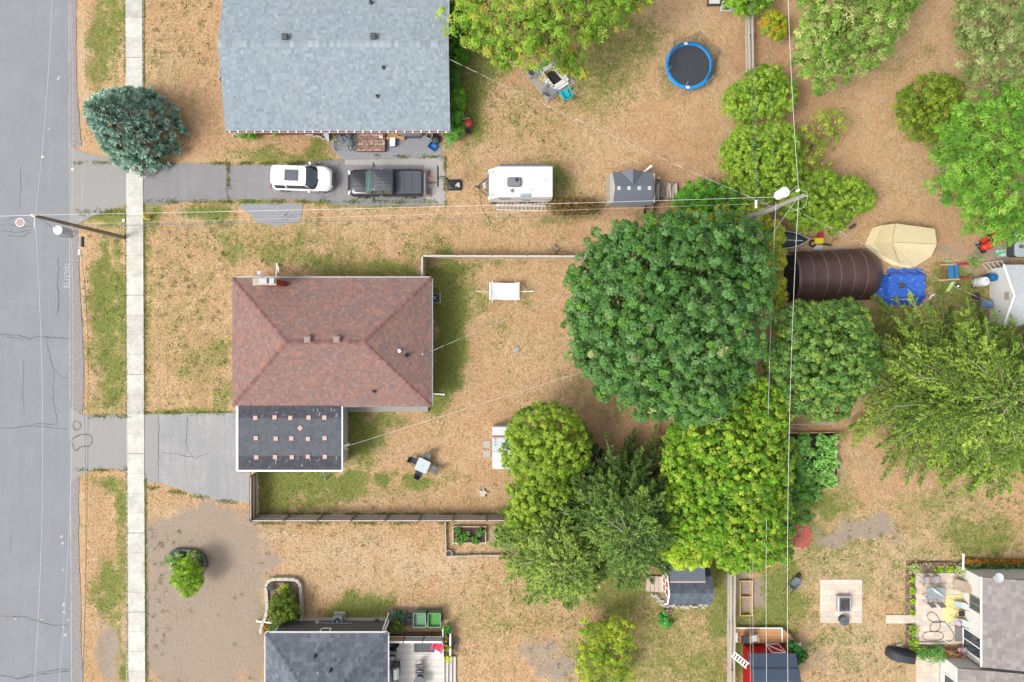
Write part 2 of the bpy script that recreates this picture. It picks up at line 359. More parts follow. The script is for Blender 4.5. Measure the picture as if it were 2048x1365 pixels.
    g = math_('ADD', g, math_('MULTIPLY', math_('SUBTRACT', n_f, .5), 0.9))
    col = mixc(math_('MULTIPLY', ramp(g, .2, 1.1), 0.95), dry, gr)
    # sparse living tufts everywhere
    t = math_('MULTIPLY', ramp(noise(1.7, 6, .75), .5, .66), ramp(n_big, .36, .6))
    col = mixc(math_('MULTIPLY', t, 0.62), col, c(150,142,76))
    so = mixc(ramp(n_s, .35, .65), c(174,156,138), c(188,171,153))
    so = mixc(ramp(n_ff, .5, .64), so, c(154,136,118))
    s_ = math_('ADD', attr('soil'), math_('ADD', math_('MULTIPLY', math_('SUBTRACT', n_mid, .5), .9), math_('MULTIPLY', math_('SUBTRACT', n_f, .5), .6)))
    col = mixc(ramp(s_, .3, .78), col, so)
    v = N.new('ShaderNodeMapRange'); v.inputs['From Min'].default_value = .32; v.inputs['From Max'].default_value = .68; v.inputs['To Min'].default_value = .86; v.inputs['To Max'].default_value = 1.14
    L.new(n_ff, v.inputs['Value'])
    sc = N.new('ShaderNodeVectorMath'); sc.operation = 'SCALE'; hsv = N.new('ShaderNodeHueSaturation'); hsv.inputs['Saturation'].default_value = .97; L.new(col, hsv.inputs['Color']); L.new(hsv.outputs[0], sc.inputs[0]); L.new(v.outputs[0], sc.inputs['Scale'])
    L.new(sc.outputs[0], b.inputs['Base Color'])
    bp = N.new('ShaderNodeBump'); bp.inputs['Strength'].default_value = 0.8; bp.inputs['Distance'].default_value = 0.06
    hgt = math_('ADD', n_f, math_('ADD', math_('MULTIPLY', n_straw, .6), math_('MULTIPLY', n_s, 1.2)))
    L.new(hgt, bp.inputs['Height']); L.new(bp.outputs[0], b.inputs['Normal'])
    return m
me.materials.append(ground_material())
ground = bpy.data.objects.new('ground', me); link(ground); tag(ground, kind='structure')

def asphalt(name, base, dark, light, sc=1.0, blotch=0.5):
    m = bpy.data.materials.new(name); m.use_nodes = True; nt = m.node_tree; N = nt.nodes; L = nt.links
    b = N['Principled BSDF']; b.inputs['Roughness'].default_value = 0.92; b.inputs['Specular IOR Level'].default_value = 0.2
    tc = N.new('ShaderNodeTexCoord')
    def nz(s, d=4, st=None):
        n = N.new('ShaderNodeTexNoise'); n.inputs['Scale'].default_value = s; n.inputs['Detail'].default_value = d; n.inputs['Roughness'].default_value = .65
        if st:
            mp = N.new('ShaderNodeMapping'); mp.inputs['Scale'].default_value = st; L.new(tc.outputs['Object'], mp.inputs[0]); L.new(mp.outputs[0], n.inputs[0])
        else: L.new(tc.outputs['Object'], n.inputs[0])
        return n.outputs[0]
    def mx(f, a, bb, k=1.0):
        r = N.new('ShaderNodeMapRange'); r.inputs['From Min'].default_value = .4; r.inputs['From Max'].default_value = .65; r.inputs['To Max'].default_value = k; L.new(f, r.inputs[0])
        x = N.new('ShaderNodeMix'); x.data_type = 'RGBA'; L.new(r.outputs[0], x.inputs[0])
        for i, q in ((6, a), (7, bb)):
            if isinstance(q, tuple): x.inputs[i].default_value = q
            else: L.new(q, x.inputs[i])
        return x.outputs[2]
    col = mx(nz(.35*sc, 5), base, light, blotch)
    col = mx(nz(1.0, 5, (2.2*sc, .12*sc, 1)), col, dark, blotch*.6)
    col = mx(nz(2.2*sc, 6), col, dark, blotch*.5); col = mx(nz(9, 5), col, dark, .4); col = mx(nz(5.3, 5), col, light, .35)
    col = mx(nz(30, 2), col, dark, .35); col = mx(nz(55, 2), col, light, .4)
    L.new(col, b.inputs['Base Color'])
    bp = N.new('ShaderNodeBump'); bp.inputs['Strength'].default_value = .35; bp.inputs['Distance'].default_value = .01; L.new(nz(60, 3), bp.inputs['Height']); L.new(bp.outputs[0], b.inputs['Normal'])
    MATS[name] = m; return m
M_ROAD = asphalt('road_asphalt', c(148,150,155), c(130,132,138), c(164,166,170), 1, .75)
M_DRIVE = asphalt('drive_asphalt', c(152,149,152), c(132,131,134), c(168,165,165), 1, .8)
M_DRIVE2 = asphalt('south_drive_asphalt', c(164,164,165), c(142,144,148), c(194,192,188), 1.2, 1.2)
M_APRON = asphalt('apron_asphalt', c(165,162,160), c(151,149,148), c(177,174,171))
M_SLABCONC = asphalt('pad_concrete', c(186,182,178), c(166,163,160), c(200,196,190), 1.5, .8)
M_GRAVEL = mat('gravel', c(168,169,172), 0.95, 0.3, 9, 0.9, col2=c(150,151,156))
M_SHOULDER = mat('shoulder_gravel', c(166,160,160), 0.95, 0.3, 7, 0.9, col2=c(144,140,142))
M_CRACK = mat('crack_filler', c(96,96,102), 0.9, 0.3, 9)

def sheet(name, pts, z, m, parent=None, thick=0.06, wob=0.0, sub=0.5):
    """flat slab of ground paving from a pixel outline; wob = ragged edge in metres"""
    pp = [P(x, y, 0) for x, y in pts]
    if wob:
        out = []
        for i, a in enumerate(pp):
            b = pp[(i+1) % len(pp)]; d = b-a; n = max(1, int(d.length/sub))
            pr = Vector((d.y, -d.x, 0)).normalized()
            for k in range(n):
                q = a + d*(k/n)
                out.append(q + (pr*random.uniform(-wob, wob) if k else Vector((0,0,0))))
        pp = out
    mb = MB(); mb.prism([(p.x, p.y) for p in pp], z-thick, z)
    o = mb.build(name, m, parent)
    if parent is None: tag(o, kind='structure')
    return o
road = sheet('road', [(-900,-900),(138,-900),(137,0),(138,300),(140,800),(141,1000),(142,1365),(143,2300),(-900,2300)], 0.004, M_ROAD, thick=0.15)
sh = sheet('road_shoulder', [(136,-500),(152,-500),(152,60),(153,160),(158,240),(163,292),(136,292)], 0.0, M_SHOULDER, thick=0.15, wob=.05)
sh2 = sheet('road_shoulder', [(136,450),(156,450),(158,520),(160,600),(166,680),(167,760),(164,826),(136,826)], 0.0, M_SHOULDER, thick=0.15, wob=.06)
sh3 = sheet('road_shoulder', [(136,940),(157,950),(158,1100),(165,1365),(166,1800),(136,1800)], 0.0, M_SHOULDER, thick=0.15, wob=.05)
apron_n = sheet('driveway_apron', [(137,284),(150,296),(168,306),(200,313),(253,318),(254,408),(225,418),(190,430),(160,446),(138,458)], 0.008, M_APRON, thick=.15)
drive_n = sheet('driveway', [(284,322),(340,326),(452,330),(560,330),(640,322),(700,318),(890,318),(890,410),(700,412),(600,400),(500,399),(380,404),(300,410),(285,408)], 0.006, M_DRIVE, thick=.15, wob=.04)
pad_n = sheet('concrete_pad', [(690,320),(889,317),(891,408),(852,409),(848,330),(690,330)], 0.012, M_SLABCONC, drive_n, thick=.05)
gravel_n = sheet('gravel_strip', [(655,262),(880,262),(886,318),(690,322),(664,300)], 0.0, M_GRAVEL, thick=.12, wob=.08)
gravel_s = sheet('gravel_parking', [(478,408),(500,406),(560,406),(606,410),(600,442),(560,452),(515,448)], 0.0, M_GRAVEL, thick=.12, wob=.12)
apron_s = sheet('driveway_apron', [(139,812),(150,822),(165,830),(256,830),(258,950),(240,940),(215,937),(185,940),(160,952),(140,966)], 0.008, M_APRON, thick=.15)
strip_s = sheet('driveway_strip', [(286,829),(317,829),(317,966),(300,965),(288,960)], 0.010, M_APRON, thick=.15)
drive_s = sheet('driveway', [(316,829),(400,827),(476,824),(476,945),(500,945),(500,1004),(450,1004),(400,993),(350,976),(316,964)], 0.007, M_DRIVE2, thick=.15, wob=.03)

# sidewalk: one slab after another
def sw_x(py): return 251.5 + 0.0045*py
walk = bpy.data.objects.new('sidewalk', None); link(walk); tag(walk, kind='structure')
k = 0; y = -200.0; slab_mats = [mat('slab_%d' % i, c(219+d, 217+d, 209+d), .9, .1, .9, .25, col2=c(205+d,202+d,192+d)) for i, d in enumerate((0,-14,6,-6))]
while y < 1600:
    L_ = 39.6 if k % 4 else 39.0
    x0 = sw_x(y); a, b = P(x0, y+L_-(.9 if k % 4 == 3 else .25)), P(x0+33.5, y)
    mb = MB(); mb.box(a.x, b.x, a.y, b.y, -.1, .05 + random.uniform(-.006,.006))
    o = mb.build('slab', slab_mats[random.choice((0,0,1,2,3))], walk, bevel=.005)
    y += L_ + (0.5 if k % 4 == 3 else 0); k += 1
mb = MB(); a, b = P(sw_x(-200)+2, 1600), P(sw_x(1365)+30, -200); mb.box(a.x, b.x, a.y, b.y, -.12, .02); mb.build('bedding', mat('slab_joint', c(180,175,163), .95), walk)

# cracks, sealed seams, stains: thin ribbons lying on the paving
def ribbon(name, pts, w, z, m, parent, jit=1.2, step=7):
    path = []
    for i in range(len(pts)-1):
        (x0,y0),(x1,y1) = pts[i], pts[i+1]; n = max(1, int(math.hypot(x1-x0,y1-y0)/step))
        for q in range(n):
            t = q/n; path.append((lerp(x0,x1,t)+random.uniform(-jit,jit), lerp(y0,y1,t)+random.uniform(-jit,jit)))
    path.append(pts[-1]); mb = MB(); vs_ = []
    for i, p in enumerate(path):
        a = path[max(0,i-1)]; b = path[min(len(path)-1,i+1)]; dx, dy = b[0]-a[0], b[1]-a[1]; l = math.hypot(dx,dy) or 1
        ww = w*random.uniform(.4,1.2)*(0.4 if i in (0,len(path)-1) else 1)/2
        nx_, ny_ = -dy/l*ww, dx/l*ww
        for s_ in (1,-1): vs_.append(P(p[0]+nx_*s_, p[1]+ny_*s_, z))
    mb.add(vs_, [(2*i,2*i+1,2*i+3,2*i+2) for i in range(len(path)-1)])
    return mb.build(name, m, parent)
for pts, w in [([(0,668),(40,672),(60,678),(80,674),(139,678)],1.6),([(0,672),(30,676),(50,681)],1.2),([(92,676),(97,700),(108,740),(106,800),(112,830),(115,850)],1.2),
     ([(116,516),(117,545),(115,570),(118,600),(115,630)],1.6),([(0,857),(40,855),(70,852),(100,856),(135,860)],1.5),([(60,850),(80,846),(112,851)],1.2),([(0,1352),(40,1358),(80,1350),(141,1342)],1.8),([(30,1359),(80,1345),(141,1338)],1.5),
     ([(0,1232),(50,1234),(80,1244),(110,1252),(141,1250)],1.3),([(108,740),(125,755),(139,757)],.9),([(47,720),(46,790),(48,830)],.9),([(20,1060),(22,1090),(19,1110)],.8),([(40,330),(42,380),(38,420)],.9),
     ([(0,452),(20,448),(40,456),(70,452)],1.2),([(0,461),(30,466),(58,462),(70,455)],1.2),([(10,443),(22,436),(34,433),(52,437),(62,447)],1.1),([(14,470),(40,475),(66,464)],1.0)]:
    ribbon('crack', pts, w, .0085, M_CRACK, road)
M_SEAL = mat('seal_edge', c(196,192,192), .9, .1, 5)
for pts, w in [([(138,0),(138.5,300)],1.6),([(139,455),(140,812)],1.6),([(141,962),(143,1365)],1.6)]:
    ribbon('edge_line', pts, w, .0085, M_SEAL, road, .2, 12)
for pts, w in [([(640,405),(650,385),(662,370),(672,350),(680,325)],1.3),([(655,330),(662,345),(668,352)],1.0),([(630,385),(650,396),(665,392)],1.2),([(668,352),(676,366),(668,380),(672,396)],1.3),([(452,318),(455,345),(453,375),(456,398)],1.6),([(706,318),(704,330)],1.0)]:
    ribbon('crack', pts, w, .0125, M_CRACK, drive_n)
for pts, w in [([(376,832),(374,860),(372,885),(376,905),(388,915)],1.2),([(320,905),(350,908),(390,916),(420,905)],1.0),([(286.5,830),(286.5,960)],1.2),([(317,830),(317,965)],1.3)]:
    ribbon('crack', pts, w, .0135, M_CRACK, drive_s)
M_TAR = mat('tar_seal', c(116,112,116), .7, .2, 6)
def ring_mark(pts, parent):
    n = len(pts); sm = []
    for i in range(n):
        p0,p1,p2,p3 = pts[i-1],pts[i],pts[(i+1)%n],pts[(i+2)%n]
        for q in range(4):
            t=q/4; sm.append(tuple(.5*((2*p1[j])+(-p0[j]+p2[j])*t+(2*p0[j]-5*p1[j]+4*p2[j]-p3[j])*t*t+(-p0[j]+3*p1[j]-3*p2[j]+p3[j])*t**3) for j in (0,1)))
    ribbon('sealed_ring', sm+[sm[0]], 3.2, .0125, M_TAR, parent, .2, 99)
ring_mark([(147,846),(154,842),(161,848),(160,857),(152,860),(146,854)], apron_s)
ring_mark([(144,880),(156,872),(170,869),(183,873),(184,884),(178,893),(168,893),(160,895),(152,902),(146,892)], apron_s)
M_STAIN = mat('oil_stain', c(138,120,100), .85, .3, 5, col2=c(158,146,132))
def splat(name, px, py, rx, ry, z, m, parent, seed):
    rnd = random.Random(seed); n = 22; ph = [rnd.uniform(0,6.3) for _ in range(3)]
    pts = []
    for k in range(n):
        t = 2*math.pi*k/n; r = 1+.22*math.sin(2*t+ph[0])+.16*math.sin(3*t+ph[1])+.1*math.sin(5*t+ph[2])
        pts.append(P(px+rx*r*math.cos(t), py+ry*r*math.sin(t), z))
    mb = MB(); mb.add(pts, [tuple(reversed(range(n)))]); return mb.build(name, m, parent)
for i, (x,y,a,b) in enumerate([(857,347,6,6),(859,385,5,10),(818,337,4,2.4),(865,366,7,4)]): splat('oil_stain', x, y, a, b, .0165, M_STAIN, drive_n, i)
# sprayed marking on the asphalt
M_SPRAY = mat('spray_paint', c(196,197,200), .8, .2, 9)
txt = bpy.data.curves.new('lettering', 'FONT'); txt.body = 'LUCITTE'; txt.size = .62; txt.space_character = 1.12
to = bpy.data.objects.new('lettering', txt); link(to, road); to.location = P(130, 527, .0095); to.rotation_euler = (0,0,R(-93)); txt.materials.append(M_SPRAY); to.scale = (.72,1,1)
for pts in ([(134,505),(134,522)],[(133,521),(138,518)],[(133,521),(131,516)]): ribbon('arrow_mark', pts, 1.3, .0095, M_SPRAY, road, .1, 9)
M_YELLOW = mat('yellow_spray', c(226,208,130), .8, .2, 9)
for x, y in ((30,1239),(83,1240),(137,1241)):
    ribbon('survey_mark', [(x-3,y),(x+4,y-1)], 2.2, .0095, M_YELLOW, road, .6, 2)
for i, (x,y,a) in enumerate([(123,1074,2.5),(125,1087,2.5),(127,1210,3),(128,1225,2.5),(126,1140,2),(130,1270,3),(127,1255,2),(98,130,0),(117,157,3),(97,258,2)]):
    if a: splat('patch', x, y, a, a*1.2, .0092, M_SEAL, road, i+40)
# ------------------------------------------------------------------ vegetation builders
def quads_mesh(name, C0, U, V, colr, m, parent=None, kind=None):
    """one mesh of lozenge leaves: centre C0, half-length U, half-width V (n x 3 arrays)"""
    n = len(C0)
    co = np.stack([C0-U, C0+V-U*.1, C0+U, C0-V-U*.1], 1).reshape(-1, 3)
    me = bpy.data.meshes.new(name)
    me.vertices.add(n*4); me.vertices.foreach_set('co', co.ravel().astype(np.float32))
    me.loops.add(n*4); me.loops.foreach_set('vertex_index', np.arange(n*4, dtype=np.int32))
    me.polygons.add(n); me.polygons.foreach_set('loop_start', np.arange(n, dtype=np.int32)*4); me.polygons.foreach_set('loop_total', np.full(n, 4, np.int32))
    me.update()
    at = me.color_attributes.new('Col', 'FLOAT_COLOR', 'CORNER')
    cc = np.ones((n, 4, 4), np.float32); cc[:, :, :3] = colr[:, None, :]
    at.data.foreach_set('color', cc.ravel())
    me.materials.append(m)
    o = bpy.data.objects.new(name, me); link(o, parent)
    if kind: o['kind'] = kind
    return o
def unit(a): return a/np.maximum(np.linalg.norm(a, axis=-1, keepdims=True), 1e-9)
RS = np.random.RandomState(3)
def rdir(n):
    return unit(RS.normal(size=(n, 3)))
def pal(cols, n, w=None, var=.14):
    a = np.array([q[:3] for q in cols]); i = RS.choice(len(cols), n, p=w); j = RS.choice(len(cols), n, p=w); t = RS.rand(n, 1)*.5
    return np.clip((a[i]*(1-t)+a[j]*t)*(1+RS.uniform(-var, var, (n,1))), .004, .8)

def foliage(blobs, cols, n_clump, n_leaf, leaf, clump_r=.55, asp=.55, w=None, up=.55, zmin=-.35, droop=0.0, outward=0.0, fill=.25, cvar=.16, rough=.12):
    """leaf arrays for a crown: world blobs (x,y,z,rx,ry,rz); clumps of leaves spread over the crown's surface"""
    B = np.array(blobs, float); area = B[:,3]*B[:,4] + B[:,4]*B[:,5]; pr = area/area.sum()
    cc = []; cn = []
    while len(cc) < n_clump:
        k = RS.choice(len(B), n_clump, p=pr); d = rdir(n_clump); d[:,2] = np.where(d[:,2] < zmin, -d[:,2]*.6, d[:,2]); d = unit(d)
        rad = RS.uniform(1-rough*2.2, 1+rough, (n_clump,1))
        p = B[k,:3] + d*B[k,3:6]*rad
        dist = np.sqrt((((p[:,None,:]-B[None,:,:3])/B[None,:,3:6])**2).sum(-1)); dist[np.arange(n_clump), k] = 9
        ok = dist.min(1) > .86
        cc.extend(p[ok]); cn.extend(d[ok])
    cc = np.array(cc[:n_clump]); cn = np.array(cn[:n_clump])
    ccol = pal(cols, n_clump, w, cvar)
    cr = clump_r*RS.uniform(.6, 1.3, n_clump)
    i = np.repeat(np.arange(n_clump), n_leaf); n = len(i)
    d = unit(rdir(n) + cn[i]*.75 + np.array([0,0,.35]))
    pos = cc[i] + d*(cr[i][:,None])*RS.uniform(.55, 1.08, (n,1))*np.array([1,1,.75])
    nrm = unit(d*.8 + np.array([0,0,up]) + rdir(n)*.55)
    t = rdir(n); 
    if outward: t = unit(t + cn[i]*outward*np.array([1,1,.2]) + np.array([0,0,-droop]))
    u = unit(np.cross(nrm, np.cross(t, nrm)) + 1e-6); v = np.cross(nrm, u)
    sz = leaf*RS.uniform(.65, 1.3, (n,1))
    U = u*sz*.5; V = v*sz*.5*asp
    col = np.clip(ccol[i]*(1+RS.uniform(-.2,.2,(n,1))) + RS.uniform(-.006,.006,(n,3)), .004, .8)
    # loose inner leaves so that gaps look into foliage, not through it
    m_ = int(n*fill); k = RS.choice(len(B), m_, p=pr); d = rdir(m_); p = B[k,:3] + d*B[k,3:6]*RS.uniform(.25,.85,(m_,1)); nr = unit(rdir(m_)+np.array([0,0,.8]))
    u = unit(np.cross(nr, rdir(m_))); v = np.cross(nr, u); sz = leaf*1.5*RS.uniform(.7,1.3,(m_,1))
    return (np.concatenate([pos,p]), np.concatenate([U,u*sz*.5]), np.concatenate([V,v*sz*.5*asp]), np.concatenate([col,pal(cols,m_,w,.2)]))

def pxblob(px, py, r, z, rz=None, ry=None):
    k = (H-z)/(H*S); p = P(px, py, z); rr = r*k
    return (p.x, p.y, z, rr, (ry*k if ry else rr), rz if rz else rr*.8)

def crown_tree(name, label, cat, blobs, base, cols, n_clump, n_leaf, leaf, trunk_r=.2, group=None, trunk=True, limbs=6, mat_=None, bark=None, **kw):
    """blobs in pixels: (px,py,r,z[,rz,ry])"""
    B = [pxblob(*b) for b in blobs]
    t = thing(name, label, cat, base[0], base[1], -.04, 0, group)
    a = foliage(B, cols, n_clump, n_leaf, leaf, **kw)
    off = np.array(t.location)
    quads_mesh('crown', a[0]-off, a[1], a[2], a[3], mat_ or M_LEAF, t)
    if trunk:
        mb = MB(); b0 = t.location; cx_ = Vector(np.mean([b[:3] for b in B], 0))
        top = Vector((cx_.x, cx_.y, max(b[2] for b in B)))
        mb.tube([Vector((0,0,-.1)), (top-b0)*.3+Vector((.05,.04,0)), (top-b0)*.65, (top-b0)], [trunk_r*1.25, trunk_r, trunk_r*.6, trunk_r*.2], 8)
        for q in range(min(limbs, len(B)*3)):
            b = B[q % len(B)]; e = Vector(b[:3]) + Vector((random.uniform(-.6,.6)*b[3], random.uniform(-.6,.6)*b[4], b[5]*.3)) - b0
            st = (top-b0)*random.uniform(.25,.6); mid = (st+e)*.5 + Vector((0,0,.25))
            mb.tube([st, mid, e], [trunk_r*.5, trunk_r*.32, trunk_r*.08], 6)
        mb.build('trunk', bark or M_BARK, t, smooth=True)
    return t

def conifer(name, label, cat, base, height, radius, cols, n_branch=90, h0=.12, droop=.25, twig=.5, needle=.22, dens=26, group=None, rise=.25, w=None, lean=None, bare=.0, power=1.0, nw=.16, seg=9):
    """radiating boughs with flat sprays of needles; height, radius in metres"""
    t = thing(name, label, cat, base[0], base[1], -.04, 0, group)
    Cs, Us, Vs, Ks = [], [], [], []
    wood = MB(); bareb = MB()
    lx, ly = lean or (0,0)
    wood.tube([(0,0,-.1),(lx*.5,ly*.5,height*.5),(lx,ly,height*.97)], [.26*radius/4, .17*radius/4, .02], 8)
    for b in range(n_branch):
        f = (b+.5)/n_branch; h = lerp(h0, .97, f)
        Lb = radius*max(.06, (1-h))**power*random.uniform(.68,1.1)/max(.05,(1-h0))**power
        az = b*2.399963 + random.uniform(-.25,.25)
        d = np.array([math.cos(az), math.sin(az), 0]); sd_ = np.array([-d[1], d[0], 0])
        o = np.array([lx*h, ly*h, h*height])
        ns = max(3, int(seg*Lb/radius)+2)
        s = np.linspace(.04, 1, ns)
        bend = random.uniform(-.32,.32)*Lb
        path = o + d[None]*(s*Lb)[:,None] + sd_[None]*(bend*s*s)[:,None] + np.array([0,0,1])[None]*((rise*s - (droop+rise*.6)*s*s)*Lb)[:,None]
        pp = [Vector(o)] + [Vector(q) for q in path]
        if random.random() < bare: bareb.tube([q_+Vector((0,0,.12)) for q_ in pp[len(pp)//2:]], [.028]*len(pp[len(pp)//2:]), 4)
        else: wood.tube(pp, [max(.006,.03*Lb/radius*(1-q/len(pp))) for q in range(len(pp))], 4)
        bc = pal(cols, 1, w, .16)[0]
        n = max(6, int(dens*Lb/radius))
        tt = np.concatenate([np.linspace(.1, .98, n-3), [.97,1,1.02]]) + RS.uniform(-.03,.03,n)
        q = tt*(ns-1); i = np.clip(q.astype(int), 0, ns-2); fr = (q-i)[:,None]
        pos = path[i]*(1-fr) + path[i+1]*fr
        side = np.where(np.arange(n) % 2, 1, -1); wid = twig*np.minimum(1.15-tt, tt*1.6+.1)*RS.uniform(.6,1.25,n) + .1
        dirv = unit(d[None]*RS.uniform(.5,1.1,(n,1)) + sd_[None]*(side*RS.uniform(.35,1.1,n)*(tt < .95))[:,None] + np.stack([np.zeros(n),np.zeros(n),RS.uniform(-.25,.2,n)],1))
        # each spray carries several needles bunches along its length
        m_ = 12
        ii = np.repeat(np.arange(n), m_); along = np.tile(np.linspace(.12,1,m_), n)
        c0 = pos[ii] + dirv[ii]*(wid[ii]*along)[:,None] + RS.normal(scale=.055,size=(n*m_,3))
        du = unit(dirv[ii] + rdir(n*m_)*.75); nn = unit(np.array([0,0,1.0]) + rdir(n*m_)*.7); vv = unit(np.cross(nn, du))
        sz = needle*RS.uniform(.6,1.25,(n*m_,1))
        Cs.append(c0); Us.append(du*sz*.5); Vs.append(vv*sz*.5*nw*2)
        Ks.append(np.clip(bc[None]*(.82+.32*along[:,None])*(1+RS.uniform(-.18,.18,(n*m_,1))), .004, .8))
    quads_mesh('crown', np.concatenate(Cs), np.concatenate(Us), np.concatenate(Vs), np.concatenate(Ks), M_NEEDLE, t)
    wood.build('trunk', M_BARK, t, smooth=True)
    if bareb.v: bareb.build('bare_branch', M_TWIG, t, kind='stuff')
    return t

def spruce(name, label, base, height, radius, cols, n_clump=330, n_needle=60, size=.4, group=None):
    t = thing(name, label, 'tree', base[0], base[1], -.04, 0, group)
    Cs, Us, Vs, Ks = [], [], [], []
    wood = MB(); wood.tube([(0,0,-.1),(0,0,height*.5),(0,0,height*.98)], [.2,.13,.02], 8)
    for b in range(n_clump):
        f = ((b+.5)/n_clump); h = 1-(1-f)**.55*.96
        az = b*2.399963 + random.uniform(-.2,.2)
        rr = radius*(1-h)**.8*random.uniform(.72,1.08)+.05
        d = np.array([math.cos(az), math.sin(az), 0]); p = np.array([d[0]*rr, d[1]*rr, h*height + random.uniform(-.15,.15)])
        ax = unit(d*.8 + np.array([0,0,.55]) + RS.normal(scale=.15,size=3))
        if random.random() < .35: wood.tube([(0,0,h*height-.1*rr), Vector(p)], [.03,.01], 4)
        n = n_needle; dd = unit(ax[None] + rdir(n)*.75)
        r = RS.uniform(.15,1,(n,1))*size*random.uniform(.75,1.2)
        nn = unit(rdir(n)+np.array([0,0,.6])); vv = unit(np.cross(nn, dd))
        c0 = p[None] + dd*r
        sz = .26*RS.uniform(.6,1.2,(n,1))
        Cs.append(c0); Us.append(dd*sz*.5); Vs.append(vv*sz*.22)
        bc = pal(cols, 1, None, .14)[0]
        Ks.append(np.clip(bc[None]*(.8+.4*(r/size))*(1+RS.uniform(-.15,.15,(n,1))), .004,.8))
    quads_mesh('crown', np.concatenate(Cs), np.concatenate(Us), np.concatenate(Vs), np.concatenate(Ks), M_NEEDLE, t)
    wood.build('trunk', M_BARK, t, smooth=True)
    return t

def plant(name, label, px, py, r, h, cols, n=14, nl=14, leaf=.14, cat='plant', group=None, z0=0.0, w=None, flowers=None, ry=None, **kw):
    """low bushy plant: foliage part (and blossoms part)"""
    t = thing(name, label, cat, px, py, z0, 0, group)
    k = (H-h)/(H*S)
    B = [(0,0,h*.45,r*k,(ry or r)*k,h*.5)]
    kw.setdefault('clump_r', max(.08, r*k*.35)); kw.setdefault('fill', .3); kw.setdefault('zmin', 0.0)
    a = foliage(B, [tuple(min(.8,q*1.4) for q in cc_[:3]) for cc_ in cols], n, nl, leaf, w=w, **kw)
    quads_mesh('foliage', a[0], a[1], a[2], a[3], M_LEAF, t)
    mb = MB(); mb.tube([(0,0,-.05),(0.01,0,h*.5)], [.03,.012], 5); mb.build('stem', M_BARK, t)
    if flowers:
        fc, nf, fs = flowers
        d = rdir(nf); d[:,2] = np.abs(d[:,2])*.8+.25; d = unit(d)
        pos = np.array([0,0,h*.45]) + d*np.array([r*k,(ry or r)*k,h*.55])*RS.uniform(.75,1.12,(nf,1))
        pos = np.repeat(pos, 4, 0) + RS.normal(scale=fs*.25, size=(nf*4,3)); N_ = nf*4
        nn = unit(rdir(N_)*.6+np.array([0,0,1.2])); u = unit(np.cross(nn, rdir(N_))); v = np.cross(nn,u); sz = fs*RS.uniform(.7,1.2,(N_,1))
        quads_mesh('blossom', pos, u*sz*.5, v*sz*.5, pal(fc, N_, None, .1), M_LEAF, t, kind='stuff')
    return t
g_ = lambda r, g, b, f=1.0: c(min(255,r*1.03), g, b*.84, f*1.42)

# ------------------------------------------------------------------ trees
MAPLE = [g_(76,124,72,1.1), g_(94,140,90,1.1), g_(114,154,112,1.1), g_(70,112,50,1.05), g_(94,142,60,1.15), g_(150,168,132,1.15)]
crown_tree('maple_tree', 'huge dark green maple tree with broad crown behind the brown roofed house', 'tree',
    [(1236,602,84,7.6,2.6),(1222,690,66,7.0,2.3),(1300,530,82,8.2,2.6),(1400,530,92,8.6,2.8),(1468,560,66,8.0,2.6),(1345,630,118,9.6,3.2),(1435,640,88,9.0,2.8),(1280,710,88,8.2,2.6),(1385,745,84,8.2,2.6),(1395,800,48,6.6,1.6),(1300,780,54,7.0,1.8),(1185,560,44,6.2,1.4),(1190,650,52,6.2,1.5),(1360,475,46,7,1.4),(1450,480,46,7,1.4),(1215,500,38,6.2,1.2),(1232,745,34,6,1.1),(1166,580,22,5.6,.9),(1166,648,24,5.6,1),(1174,712,28,5.8,1),(1215,768,24,5.4,.9),(1262,765,34,6,1.1),(1330,800,34,6,1.1),(1420,815,34,6,1.1),(1290,490,34,6.6,1.1),(1250,470,26,6,.9),(1500,480,30,6.4,1),(1460,712,52,7.6,2)],
    (1300,645), MAPLE, 1900, 40, .19, .34, limbs=14, clump_r=.34, asp=.75, fill=.22, w=[.28,.28,.1,.18,.14,.02], cvar=.18, rough=.2)
LIME = [g_(102,154,44,1.06), g_(120,170,48,1.1), g_(146,184,64,1.1), g_(78,128,42,.98), g_(110,162,46,1.08), g_(170,190,80,1.05)]
crown_tree('lime_green_tree', 'bright lime green tree with spreading crown between the maple and the garden', 'tree',
    [(1450,870,80,5.6,2.2),(1410,940,74,5.4,2.0),(1490,930,80,5.8,2.2),(1400,1020,66,5.2,1.8),(1480,1010,78,5.6,2.0),(1440,1062,58,4.8,1.6),(1500,1075,58,4.6,1.5),(1520,850,52,5.6,1.6),(1535,810,34,5.6,1.1),(1490,790,44,5.6,1.3),(1555,900,30,4.8,1),(1548,1010,30,4.4,1),(1345,920,22,4,.8),(1370,880,36,4.4,1.2),(1462,1105,36,4,1),(1385,1058,40,4.4,1.2),(1530,960,46,5.2,1.3),(1365,960,30,4.4,1)],
    (1430,950), LIME, 2300, 30, .16, .24, limbs=12, clump_r=.24, asp=.6, fill=.3, cvar=.26, rough=.16)
crown_tree('understory_tree', 'yellow green bushy tree reaching over the dark barn shed roof', 'tree',
    [(1370,1096,34,4.6,1.1),(1348,1088,28,4.4,1),(1400,1112,18,4.4,.7),(1362,1122,12,4.2,.5)], (1375,1070), [g_(150,184,52,1.2),g_(172,196,74,1.2),g_(120,158,44,1.1)], 110, 46, .24, .1, limbs=4, clump_r=.34, asp=.45, outward=.8)
GREENT = [g_(92,140,76,1.0), g_(110,158,90,1.05), g_(128,170,98,1.05), g_(78,122,62,.95), g_(142,174,88,1.0)]
